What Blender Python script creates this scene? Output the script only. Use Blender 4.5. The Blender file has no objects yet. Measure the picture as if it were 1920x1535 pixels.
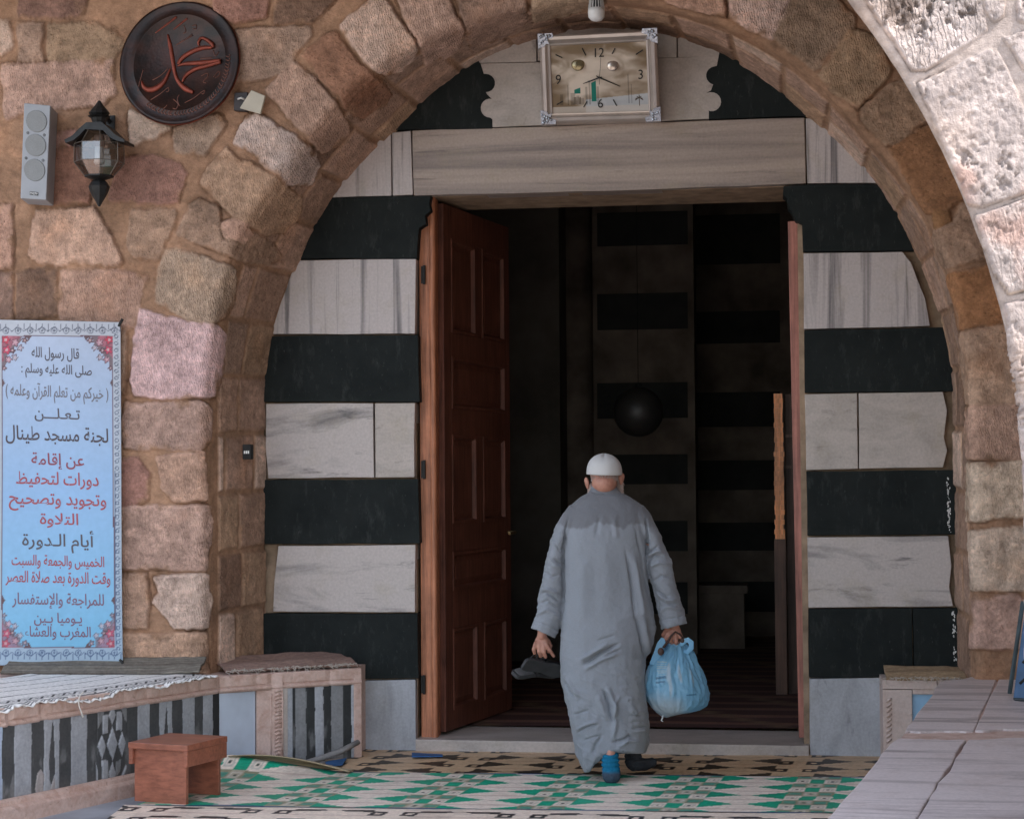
import bpy, math, random
import numpy as np
from mathutils import Vector, Matrix

# ------------------------------------------------------------------ camera
W, H, F = 1920.0, 1535.0, 3500.0
PXC, PYC, HZ, EYE = 960.0, 767.5, 900.0, 1.55
TH = math.atan(480 / F)
PITCH = math.atan((HZ - PYC) / F)
ROLL = math.radians(0.4)
fh = Vector((-math.sin(TH), math.cos(TH), 0))
rt = Vector((math.cos(TH), math.sin(TH), 0))
fw = Vector((fh.x * math.cos(PITCH), fh.y * math.cos(PITCH), math.sin(PITCH)))
up0 = rt.cross(fw)
RI = rt * math.cos(ROLL) - up0 * math.sin(ROLL)
UP = up0 * math.cos(ROLL) + rt * math.sin(ROLL)


def ray(px, py):
    return fw + RI * ((px - PXC) / F) - UP * ((py - PYC) / F)


_d = ray(1145, 1412)
CAM = -_d * (EYE / -_d.z)
CAM = Vector((CAM.x, CAM.y, EYE))


def P(px, py, y):
    """point of the upright plane y = const seen at that place of the photograph"""
    d = ray(px, py)
    return CAM + d * ((y - CAM.y) / d.y)


def Pz(px, py, z):
    d = ray(px, py)
    return CAM + d * ((z - CAM.z) / d.z)


def Pd(px, py, dep):
    d = ray(px, py)
    return CAM + d * (dep / d.dot(fh))


_f, _r, _u, _c = (np.array(v) for v in (fw, RI, UP, CAM))


def topx(p):
    q = np.asarray(p, float) - _c
    dz = q @ _f
    return np.stack([PXC + F * (q @ _r) / dz, PYC - F * (q @ _u) / dz], -1)


scene = bpy.context.scene
COL = scene.collection
cd = bpy.data.cameras.new('camera')
cam = bpy.data.objects.new('camera', cd)
COL.objects.link(cam)
cam.matrix_world = Matrix(((RI.x, UP.x, -fw.x, CAM.x), (RI.y, UP.y, -fw.y, CAM.y), (RI.z, UP.z, -fw.z, CAM.z), (0, 0, 0, 1)))
cd.sensor_width = 36.0
cd.lens = F / W * 36.0
cd.clip_end = 500
scene.camera = cam

# ------------------------------------------------------------------ light
SUN_EL, SUN_AZ = math.radians(55), math.radians(70)
sdir = Vector((math.cos(SUN_EL) * math.sin(SUN_AZ), -math.cos(SUN_EL) * math.cos(SUN_AZ), math.sin(SUN_EL)))
world = bpy.data.worlds.new('World')
scene.world = world
world.use_nodes = True
wn = world.node_tree
sky = wn.nodes.new('ShaderNodeTexSky')
sky.sky_type = 'NISHITA'
sky.sun_disc = False
sky.sun_elevation = SUN_EL
sky.sun_rotation = math.atan2(sdir.x, sdir.y)
hs = wn.nodes.new('ShaderNodeHueSaturation')
hs.inputs['Saturation'].default_value = 0.55
wn.links.new(sky.outputs['Color'], hs.inputs['Color'])
wn.links.new(hs.outputs['Color'], wn.nodes['Background'].inputs['Color'])
wn.nodes['Background'].inputs['Strength'].default_value = 0.15
sl = bpy.data.lights.new('sun', 'SUN')
sl.energy = 2.2
sl.angle = math.radians(0.5)
sl.color = (1.0, 0.94, 0.86)
so = bpy.data.objects.new('sun', sl)
COL.objects.link(so)
so.rotation_mode = 'QUATERNION'
so.rotation_quaternion = sdir.to_track_quat('Z', 'Y')
so.location = (6, -12, 14)
scene.view_settings.view_transform = 'Standard'
scene.view_settings.look = 'None'
scene.view_settings.gamma = 1.0
scene.view_settings.use_curve_mapping = False
scene.view_settings.exposure = 1.92
scene.render.engine = 'CYCLES'
scene.cycles.max_bounces = 8
scene.cycles.diffuse_bounces = 6
scene.cycles.use_denoising = True

rng = np.random.default_rng(7)
random.seed(5)

# ------------------------------------------------------------------ numeric helpers


def _hash(ix, iy, iz, s):
    h = (ix * 374761393 + iy * 668265263 + iz * 2147483647 + s * 974634777) & 0xFFFFFFFF
    h = ((h ^ (h >> 13)) * 1274126177) & 0xFFFFFFFF
    h = ((h ^ (h >> 16)) * 2246822519) & 0xFFFFFFFF
    return ((h ^ (h >> 15)) & 0xFFFFFF) / float(0xFFFFFF) * 2 - 1


def vnoise(p, seed=0):
    p = np.asarray(p, float)
    i = np.floor(p).astype(np.int64)
    f = p - i
    f = f * f * (3 - 2 * f)
    out = 0
    for a in (0, 1):
        for b in (0, 1):
            for c in (0, 1):
                w = (f[..., 0] if a else 1 - f[..., 0]) * (f[..., 1] if b else 1 - f[..., 1]) * (f[..., 2] if c else 1 - f[..., 2])
                out = out + w * _hash(i[..., 0] + a, i[..., 1] + b, i[..., 2] + c, seed)
    return out


def fbm(p, seed=0, octs=4):
    p = np.asarray(p, float)
    s, a, t = 0, 1.0, 0
    for k in range(octs):
        s = s + a * vnoise(p * (2.03 ** k), seed + k * 17)
        t += a
        a *= 0.5
    return s / t


def p3(x, y, z=0.0):
    x = np.asarray(x, float)
    return np.stack([x, np.broadcast_to(y, x.shape), np.broadcast_to(z, x.shape)], -1)


def sstep(a, b, x):
    t = np.clip((x - a) / (b - a), 0, 1)
    return t * t * (3 - 2 * t)


def sdf(poly, pts):
    """signed distance to a polygon, positive inside"""
    poly = np.asarray(poly, float)
    d2 = np.full(len(pts), 1e18)
    ins = np.zeros(len(pts), bool)
    n = len(poly)
    for k in range(n):
        a, b = poly[k], poly[(k + 1) % n]
        e = b - a
        w = pts - a
        t = np.clip((w @ e) / max(e @ e, 1e-12), 0, 1)
        q = w - t[:, None] * e
        d2 = np.minimum(d2, (q * q).sum(1))
        c = (a[1] > pts[:, 1]) != (b[1] > pts[:, 1])
        with np.errstate(divide='ignore', invalid='ignore'):
            xx = (b[0] - a[0]) * (pts[:, 1] - a[1]) / (b[1] - a[1] + 1e-30) + a[0]
        ins ^= c & (pts[:, 0] < xx)
    d = np.sqrt(d2)
    return np.where(ins, d, -d)


def segdist(line, pts):
    line = np.asarray(line, float)
    best = np.full(len(pts), 1e9)
    for a, b in zip(line[:-1], line[1:]):
        e = b - a
        w = pts - a
        t = np.clip((w @ e) / max(e @ e, 1e-12), 0, 1)
        best = np.minimum(best, np.linalg.norm(w - t[:, None] * e, axis=1))
    return best


# ------------------------------------------------------------------ object helpers
def link(name, me, mat=None, parent=None, smooth=True):
    if mat is not None:
        me.materials.append(mat)
    if smooth and len(me.polygons):
        me.polygons.foreach_set('use_smooth', np.ones(len(me.polygons), bool))
    o = bpy.data.objects.new(name, me)
    COL.objects.link(o)
    if parent is not None:
        o.parent = parent
        m = Matrix.Identity(4)
        q = parent
        while q is not None:
            m = q.matrix_parent_inverse @ q.matrix_basis @ m if q.parent is not None else q.matrix_basis @ m
            q = q.parent
        o.matrix_parent_inverse = m.inverted()
    return o


def setcol(me, cols, name='Col'):
    a = me.color_attributes.new(name, 'FLOAT_COLOR', 'POINT')
    c = np.ones((len(me.vertices), 4), np.float32)
    c[:, :3] = np.asarray(cols, np.float32)[:, :3]
    a.data.foreach_set('color', c.ravel())


def setval(me, vals, name):
    a = me.attributes.new(name, 'FLOAT', 'POINT')
    a.data.foreach_set('value', np.asarray(vals, np.float32).ravel())


def mk(name, verts, faces, mat=None, parent=None, cols=None, smooth=False):
    me = bpy.data.meshes.new(name)
    me.from_pydata([tuple(v) for v in verts], [], [tuple(f) for f in faces])
    me.update()
    if cols is not None:
        setcol(me, cols)
    return link(name, me, mat, parent, smooth)


def grid_mesh(name, pos, flip=False, wrap=False):
    """pos: (n, m, 3) array"""
    n, m = pos.shape[:2]
    idx = np.arange(n * m).reshape(n, m)
    if wrap:
        idx = np.concatenate([idx, idx[:, :1]], 1)
    a, b, c, d = idx[:-1, :-1], idx[1:, :-1], idx[1:, 1:], idx[:-1, 1:]
    q = np.stack([a, d, c, b] if flip else [a, b, c, d], -1).reshape(-1, 4)
    me = bpy.data.meshes.new(name)
    me.vertices.add(n * m)
    me.vertices.foreach_set('co', pos.reshape(-1).astype(np.float32))
    me.loops.add(q.size)
    me.loops.foreach_set('vertex_index', q.ravel().astype(np.int32))
    me.polygons.add(len(q))
    me.polygons.foreach_set('loop_start', (np.arange(len(q)) * 4).astype(np.int32))
    me.update(calc_edges=True)
    me.validate()
    return me


class MB:
    """collects shapes into one mesh"""

    def __init__(s):
        s.v, s.f, s.c = [], [], []
        s.col = (1, 1, 1)

    def add(s, vs, fs):
        o = len(s.v)
        s.v += [tuple(v) for v in vs]
        s.c += [s.col] * len(vs)
        s.f += [tuple(i + o for i in f) for f in fs]

    def box(s, c, size, ax=None, rot=0.0):
        """axis box: centre, full size, rotated about z"""
        cx, sx = math.cos(rot), math.sin(rot)
        vs = []
        for k in range(8):
            x, y, z = [(size[i] / 2) * (1 if (k >> i) & 1 else -1) for i in range(3)]
            vs.append((c[0] + x * cx - y * sx, c[1] + x * sx + y * cx, c[2] + z))
        s.add(vs, [(0, 2, 3, 1), (4, 5, 7, 6), (0, 1, 5, 4), (2, 6, 7, 3), (0, 4, 6, 2), (1, 3, 7, 5)])

    def obox(s, o, u, v, w):
        """box from a corner and three edge vectors"""
        o, u, v, w = (Vector(t) for t in (o, u, v, w))
        vs = [o, o + u, o + u + v, o + v, o + w, o + u + w, o + u + v + w, o + v + w]
        s.add(vs, [(0, 3, 2, 1), (4, 5, 6, 7), (0, 1, 5, 4), (1, 2, 6, 5), (2, 3, 7, 6), (3, 0, 4, 7)])

    def loft(s, rings, cap=True):
        k = len(rings[0])
        vs = [p for r in rings for p in r]
        fs = []
        for i in range(len(rings) - 1):
            for j in range(k):
                a, b = i * k + j, i * k + (j + 1) % k
                fs.append((a, b, b + k, a + k))
        if cap:
            fs.append(tuple(range(k - 1, -1, -1)))
            fs.append(tuple((len(rings) - 1) * k + j for j in range(k)))
        s.add(vs, fs)

    def tube(s, pts, rad, k=8, flat=1.0, cap=True):
        pts = [Vector(p) for p in pts]
        rad = rad if hasattr(rad, '__len__') else [rad] * len(pts)
        rings = []
        a = None
        for i, p in enumerate(pts):
            t = (pts[min(i + 1, len(pts) - 1)] - pts[max(i - 1, 0)])
            t = t.normalized() if t.length > 1e-9 else Vector((0, 0, 1))
            if a is None:
                a = t.cross(Vector((0, 0, 1)) if abs(t.z) < 0.9 else Vector((0, 1, 0)))
            a = (a - t * a.dot(t)).normalized()
            b = a.cross(t).normalized()
            rings.append([p + a * (rad[i] * math.cos(2 * math.pi * j / k)) + b * (rad[i] * flat * math.sin(2 * math.pi * j / k)) for j in range(k)])
        s.loft(rings, cap)

    def ball(s, c, r, n=10, m=16, rot=None):
        r = r if hasattr(r, '__len__') else (r, r, r)
        c = Vector(c)
        rings = []
        for i in range(1, n):
            a = math.pi * i / n
            ring = []
            for j in range(m):
                b = 2 * math.pi * j / m
                v = Vector((r[0] * math.sin(a) * math.cos(b), r[1] * math.sin(a) * math.sin(b), r[2] * math.cos(a)))
                ring.append(c + (rot @ v if rot else v))
            rings.append(ring)
        vs = [p for q in rings for p in q]
        t = Vector((0, 0, r[2]))
        t = rot @ t if rot else t
        vs += [c + t, c - t]
        fs = []
        for i in range(len(rings) - 1):
            for j in range(m):
                a, b = i * m + j, i * m + (j + 1) % m
                fs.append((a, a + m, b + m, b))
        L = len(rings) * m
        for j in range(m):
            fs.append((L, j, (j + 1) % m))
            o = (len(rings) - 1) * m
            fs.append((L + 1, o + (j + 1) % m, o + j))
        s.add(vs, fs)

    def prism(s, front, off):
        """polygon (list of points) extruded by the vector off"""
        n = len(front)
        off = Vector(off)
        vs = [Vector(p) for p in front] + [Vector(p) + off for p in front]
        fs = [tuple(range(n)), tuple(range(2 * n - 1, n - 1, -1))]
        fs += [(i, i + n, (i + 1) % n + n, (i + 1) % n) for i in range(n)]
        s.add(vs, fs)

    def build(s, name, mat=None, parent=None, smooth=False, bevel=0.0, cols=False, seg=2):
        me = bpy.data.meshes.new(name)
        me.from_pydata(s.v, [], s.f)
        import bmesh
        bm = bmesh.new()
        bm.from_mesh(me)
        if cols:
            pass
        bmesh.ops.recalc_face_normals(bm, faces=bm.faces)
        if bevel and not cols:
            ed = [e for e in bm.edges if len(e.link_faces) == 2 and e.calc_face_angle(0) > 0.6]
            bmesh.ops.bevel(bm, geom=ed, offset=bevel, segments=seg, affect='EDGES', profile=0.6, clamp_overlap=True)
        bm.to_mesh(me)
        bm.free()
        if cols:
            setcol(me, s.c)
        o = link(name, me, mat, parent, smooth)
        if not smooth and bevel:
            me.polygons.foreach_set('use_smooth', np.zeros(len(me.polygons), bool))
        return o


def thing(name, label, cat, loc=(0, 0, 0), group=None):
    o = bpy.data.objects.new(name, None)
    COL.objects.link(o)
    o.location = loc
    o.empty_display_size = 0.1
    o['label'] = label
    o['category'] = cat
    if group:
        o['group'] = group
    return o


def tag(o, label, cat, group=None):
    o['label'] = label
    o['category'] = cat
    if group:
        o['group'] = group
    return o


def struct(o):
    o['kind'] = 'structure'
    return o


def remesh(mb, voxel, smooth_iter=2):
    """union of the collected closed shapes as one continuous surface -> mesh data"""
    me = bpy.data.meshes.new('tmp')
    me.from_pydata(mb.v, [], mb.f)
    import bmesh
    bm = bmesh.new()
    bm.from_mesh(me)
    bmesh.ops.recalc_face_normals(bm, faces=bm.faces)
    bm.to_mesh(me)
    bm.free()
    o = bpy.data.objects.new('tmp', me)
    COL.objects.link(o)
    m = o.modifiers.new('r', 'REMESH')
    m.mode = 'VOXEL'
    m.voxel_size = voxel
    if smooth_iter:
        k = o.modifiers.new('s', 'SMOOTH')
        k.factor = 0.5
        k.iterations = smooth_iter
    dg = bpy.context.evaluated_depsgraph_get()
    out = bpy.data.meshes.new_from_object(o.evaluated_get(dg))
    bpy.data.objects.remove(o)
    bpy.data.meshes.remove(me)
    return out


def coords(me):
    a = np.empty(len(me.vertices) * 3, np.float32)
    me.vertices.foreach_get('co', a)
    return a.reshape(-1, 3).astype(float)


def normals(me):
    a = np.empty(len(me.vertices) * 3, np.float32)
    me.vertex_normals.foreach_get('vector', a)
    return a.reshape(-1, 3).astype(float)


def setco(me, p):
    me.vertices.foreach_set('co', np.asarray(p, np.float32).ravel())
    me.update()


# ------------------------------------------------------------------ materials
def newmat(name):
    m = bpy.data.materials.new(name)
    m.use_nodes = True
    nt = m.node_tree
    return m, nt, nt.nodes['Principled BSDF']


def nd(nt, kind, **kw):
    n = nt.nodes.new(kind)
    for k, v in kw.items():
        if k in n.inputs:
            n.inputs[k].default_value = v
        else:
            setattr(n, k, v)
    return n


def mixc(nt, a, b, fac, mode='MIX'):
    n = nt.nodes.new('ShaderNodeMix')
    n.data_type = 'RGBA'
    n.blend_type = mode
    for sock, v in ((n.inputs[0], fac), (n.inputs[6], a), (n.inputs[7], b)):
        if hasattr(v, 'is_output') or isinstance(v, bpy.types.NodeSocket):
            nt.links.new(v, sock)
        elif sock.type == 'RGBA':
            sock.default_value = (*v[:3], 1)
        else:
            sock.default_value = v
    return n.outputs[2]


def ramp(nt, src, lo, hi, a=0.0, b=1.0):
    n = nt.nodes.new('ShaderNodeMapRange')
    n.inputs[1].default_value, n.inputs[2].default_value = lo, hi
    n.inputs[3].default_value, n.inputs[4].default_value = a, b
    nt.links.new(src, n.inputs[0])
    return n.outputs[0]


def noise(nt, scale, detail=4, vec=None, rough=0.55, dist=0.0):
    n = nt.nodes.new('ShaderNodeTexNoise')
    n.inputs['Scale'].default_value = scale
    n.inputs['Detail'].default_value = detail
    n.inputs['Roughness'].default_value = rough
    n.inputs['Distortion'].default_value = dist
    if vec is not None:
        nt.links.new(vec, n.inputs['Vector'])
    return n.outputs[0]


def objvec(nt, scale=(1, 1, 1), rot=(0, 0, 0), loc=(0, 0, 0)):
    t = nt.nodes.new('ShaderNodeTexCoord')
    m = nt.nodes.new('ShaderNodeMapping')
    m.inputs['Scale'].default_value = scale
    m.inputs['Rotation'].default_value = rot
    m.inputs['Location'].default_value = loc
    nt.links.new(t.outputs['Object'], m.inputs['Vector'])
    return m.outputs[0]


def bump(nt, bs, h, strength=0.5, dist=0.01, prev=None):
    b = nt.nodes.new('ShaderNodeBump')
    b.inputs['Strength'].default_value = strength
    b.inputs['Distance'].default_value = dist
    nt.links.new(h, b.inputs['Height'])
    if prev is not None:
        nt.links.new(prev, b.inputs['Normal'])
    nt.links.new(b.outputs[0], bs.inputs['Normal'])
    return b.outputs[0]


def attr(nt, name):
    a = nt.nodes.new('ShaderNodeAttribute')
    a.attribute_name = name
    return a


def simple(name, col, rough=0.6, var=0.25, nscale=12, bumps=0.15, bdist=0.004, metal=0.0, spec=0.4, bscale=60, stretch=(1, 1, 1)):
    m, nt, bs = newmat(name)
    v = objvec(nt, stretch)
    n = noise(nt, nscale, 5, v)
    dark = tuple(c * (1 - var) for c in col)
    lite = tuple(min(1, c * (1 + var)) for c in col)
    c = mixc(nt, dark, lite, ramp(nt, n, 0.3, 0.7))
    nt.links.new(c, bs.inputs['Base Color'])
    bs.inputs['Roughness'].default_value = rough
    bs.inputs['Metallic'].default_value = metal
    bs.inputs['Specular IOR Level'].default_value = spec
    if bumps:
        bump(nt, bs, noise(nt, bscale, 4, v), bumps, bdist)
    return m


def vcol(name, rough=0.7, var=0.2, nscale=40, bumps=0.2, bdist=0.003, bscale=150, spec=0.3):
    m, nt, bs = newmat(name)
    v = objvec(nt)
    a = attr(nt, 'Col')
    n = noise(nt, nscale, 5, v)
    k = ramp(nt, n, 0.25, 0.75, 1 - var, 1 + var)
    c = mixc(nt, a.outputs['Color'], k, 1.0, 'MULTIPLY')
    nt.links.new(c, bs.inputs['Base Color'])
    bs.inputs['Roughness'].default_value = rough
    bs.inputs['Specular IOR Level'].default_value = spec
    if bumps:
        bump(nt, bs, noise(nt, bscale, 3, v), bumps, bdist)
    return m


def stone_mat(name, pits=0.5, fine=1.0):
    m, nt, bs = newmat(name)
    v = objvec(nt)
    a = attr(nt, 'Col')
    st = attr(nt, 'stone')
    tl = attr(nt, 'tool')
    n1 = noise(nt, 5.5, 9, v, 0.68)
    n2 = noise(nt, 55, 5, v, 0.7)
    n3 = noise(nt, 180, 3, v, 0.7)
    k = ramp(nt, n1, 0.28, 0.72, 0.60, 1.34)
    c = mixc(nt, a.outputs['Color'], k, 1.0, 'MULTIPLY')
    rough_patch = ramp(nt, noise(nt, 9, 5, v, 0.6), 0.38, 0.62, 0.25, 1.0)
    k2 = ramp(nt, n2, 0.30, 0.70, 0.64, 1.34)
    mk_ = nt.nodes.new('ShaderNodeMath')
    mk_.operation = 'MULTIPLY'
    nt.links.new(rough_patch, mk_.inputs[0])
    nt.links.new(st.outputs['Fac'], mk_.inputs[1])
    c = mixc(nt, c, k2, mk_.outputs[0], 'MULTIPLY')
    mid_n = noise(nt, 19, 9, objvec(nt, (1, 1, 1.4)), 0.72)
    c = mixc(nt, c, ramp(nt, mid_n, 0.35, 0.65, 0.78, 1.2), 1.0, 'MULTIPLY')
    speck = noise(nt, 95, 4, v, 0.65)
    mk2 = nt.nodes.new('ShaderNodeMath')
    mk2.operation = 'MULTIPLY'
    nt.links.new(ramp(nt, speck, 0.30, 0.40, 0.62, 0.0), mk2.inputs[0])
    nt.links.new(mk_.outputs[0], mk2.inputs[1])
    c = mixc(nt, c, (0.13, 0.085, 0.06), mk2.outputs[0])
    # warm and cool patches
    n4 = noise(nt, 3.1, 4, v)
    c = mixc(nt, c, (1.08, 0.92, 0.78), ramp(nt, n4, 0.55, 0.75, 0, 0.6), 'MULTIPLY')
    nt.links.new(c, bs.inputs['Base Color'])
    bs.inputs['Roughness'].default_value = 0.88
    bs.inputs['Specular IOR Level'].default_value = 0.22
    b1 = bump(nt, bs, n2, 0.75 * fine, 0.014)
    b2 = bump(nt, bs, n3, 0.45 * fine, 0.005, b1)
    vo = nt.nodes.new('ShaderNodeTexVoronoi')
    vo.inputs['Scale'].default_value = 30
    nt.links.new(objvec(nt, (1, 1, 1.3)), vo.inputs['Vector'])
    mm = nt.nodes.new('ShaderNodeMath')
    mm.operation = 'MULTIPLY'
    nt.links.new(ramp(nt, vo.outputs['Distance'], 0.05, 0.35), mm.inputs[0])
    nt.links.new(st.outputs['Fac'], mm.inputs[1])
    b3 = bump(nt, bs, mm.outputs[0], pits, 0.006, b2)
    # chisel rows
    wv = nt.nodes.new('ShaderNodeTexWave')
    wv.inputs['Scale'].default_value = 26
    wv.inputs['Distortion'].default_value = 9
    wv.inputs['Detail'].default_value = 3
    wv.inputs['Detail Scale'].default_value = 2.2
    nt.links.new(objvec(nt, (1, 1, 0.55), (0, 0.35, 0)), wv.inputs['Vector'])
    m2 = nt.nodes.new('ShaderNodeMath')
    m2.operation = 'MULTIPLY'
    nt.links.new(wv.outputs['Fac'], m2.inputs[0])
    nt.links.new(tl.outputs['Fac'], m2.inputs[1])
    bump(nt, bs, m2.outputs[0], 0.75, 0.006, b3)
    return m


def marble(name, base, vein, scale=(6, 6, 1), rot=(0, 0, 0), contrast=1.0, rough=0.42, stain=(0.36, 0.30, 0.2), thr=(0.42, 0.68)):
    m, nt, bs = newmat(name)
    v = objvec(nt, scale, rot)
    n = noise(nt, 2.2, 7, v, 0.62, 0.8)
    c = mixc(nt, base, vein, ramp(nt, n, thr[0], thr[1], 0, contrast))
    n2 = noise(nt, 5.5, 5, v, 0.7, 0.3)
    c = mixc(nt, c, tuple(x * 0.55 for x in vein), ramp(nt, n2, 0.6, 0.72, 0, 0.8 * contrast))
    v2 = objvec(nt)
    n3 = noise(nt, 4, 6, v2, 0.7)
    c = mixc(nt, c, stain, ramp(nt, n3, 0.52, 0.78, 0, 0.45))
    n4 = noise(nt, 70, 3, v2, 0.6)
    c = mixc(nt, c, ramp(nt, n4, 0.3, 0.7, 0.9, 1.08), 1.0, 'MULTIPLY')
    nt.links.new(c, bs.inputs['Base Color'])
    bs.inputs['Roughness'].default_value = rough
    bs.inputs['Specular IOR Level'].default_value = 0.35
    bump(nt, bs, noise(nt, 18, 5, v2, 0.6), 0.12, 0.01)
    return m


def wood(name, col, rough=0.42, axis='z', gl=0.4, var=0.45, scale=1.0):
    m, nt, bs = newmat(name)
    sc = {'z': (22, 22, 1.2), 'x': (1.2, 22, 22), 'y': (22, 1.2, 22)}[axis]
    v = objvec(nt, tuple(s * scale for s in sc))
    n = noise(nt, 2.5, 6, v, 0.6, 0.4)
    c = mixc(nt, tuple(x * (1 - var) for x in col), tuple(x * (1 + var) for x in col), ramp(nt, n, 0.3, 0.7))
    n2 = noise(nt, 5, 5, objvec(nt), 0.65)
    c = mixc(nt, c, ramp(nt, n2, 0.3, 0.7, 0.75, 1.2), 1.0, 'MULTIPLY')
    nt.links.new(c, bs.inputs['Base Color'])
    bs.inputs['Roughness'].default_value = rough
    bs.inputs['Specular IOR Level'].default_value = gl
    bump(nt, bs, n, 0.12, 0.003)
    return m


M = {}
M['stone'] = stone_mat('rough_limestone', 0.55)
M['sunstone'] = stone_mat('pitted_limestone', 0.5, 0.7)
def basalt_mat():
    m, nt, bs = newmat('black_basalt')
    v = objvec(nt)
    c = mixc(nt, (0.0065, 0.0095, 0.0095), (0.016, 0.020, 0.0195), ramp(nt, noise(nt, 4, 6, v, 0.65), 0.3, 0.7))
    dust = noise(nt, 9, 8, objvec(nt, (2.2, 2.2, 0.7)), 0.72)
    c = mixc(nt, c, (0.055, 0.06, 0.057), ramp(nt, dust, 0.54, 0.80, 0, 0.75))
    sp = noise(nt, 55, 3, objvec(nt, (1.6, 1.6, 0.5)), 0.6)
    c = mixc(nt, c, (0.10, 0.10, 0.095), ramp(nt, sp, 0.67, 0.78, 0, 0.6))
    nt.links.new(c, bs.inputs['Base Color'])
    bs.inputs['Roughness'].default_value = 0.7
    bs.inputs['Specular IOR Level'].default_value = 0.17
    bump(nt, bs, noise(nt, 34, 6, v, 0.7), 0.35, 0.006)
    return m


M['basalt'] = basalt_mat()
M['marble_up'] = marble('streaked_marble_upright', (0.51, 0.455, 0.44), (0.115, 0.105, 0.11), (4.2, 4.2, 0.16), contrast=0.95, thr=(0.50, 0.66))
M['marble_flat'] = marble('streaked_marble_lengthwise', (0.41, 0.33, 0.28), (0.165, 0.138, 0.132), (0.22, 4, 4.2), contrast=0.8)
M['marble_slant'] = marble('clouded_marble', (0.50, 0.445, 0.42), (0.15, 0.14, 0.142), (0.45, 2.4, 2.4), (0, math.radians(18), 0), contrast=0.9, thr=(0.50, 0.68))
M['marble_pale'] = marble('pale_marble', (0.49, 0.43, 0.39), (0.30, 0.265, 0.235), (1.5, 3, 3), contrast=0.6)
M['marble_grey'] = marble('grey_marble', (0.42, 0.435, 0.465), (0.27, 0.28, 0.30), (4, 4, 1.2), contrast=0.7, stain=(0.3, 0.28, 0.24))
M['plaster'] = simple('brown_mortar', (0.31, 0.22, 0.15), 0.9, 0.35, 9, 0.5, 0.01, spec=0.15)
# ================================================================== the building
TW = 0.65                                   # depth of the arch in front of the door wall
MORTAR = np.array((0.365, 0.212, 0.132))
TINT = {'t': (0.37, 0.252, 0.20), 'w': (0.62, 0.49, 0.43), 'p': (0.47, 0.328, 0.27), 'd': (0.22, 0.143, 0.11),
        'r': (0.295, 0.175, 0.135), 'o': (0.32, 0.185, 0.10), 'y': (0.43, 0.30, 0.215), 'g': (0.365, 0.26, 0.213)}
B_MUL = ((0, 24, 36, 53, 70, 80, 90), (1, .978, .987, .988, 1.040, 1.055, 1.066))
TINT = {k: (v[0] * 1.08, v[1] * 0.98, v[2] * 0.89) for k, v in TINT.items()}
F_MUL = ((0, 10, 25, 40, 47, 55, 63, 90), (1, .99, 1.0, .985, .995, 1.012, 1.02, 1.03))

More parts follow.
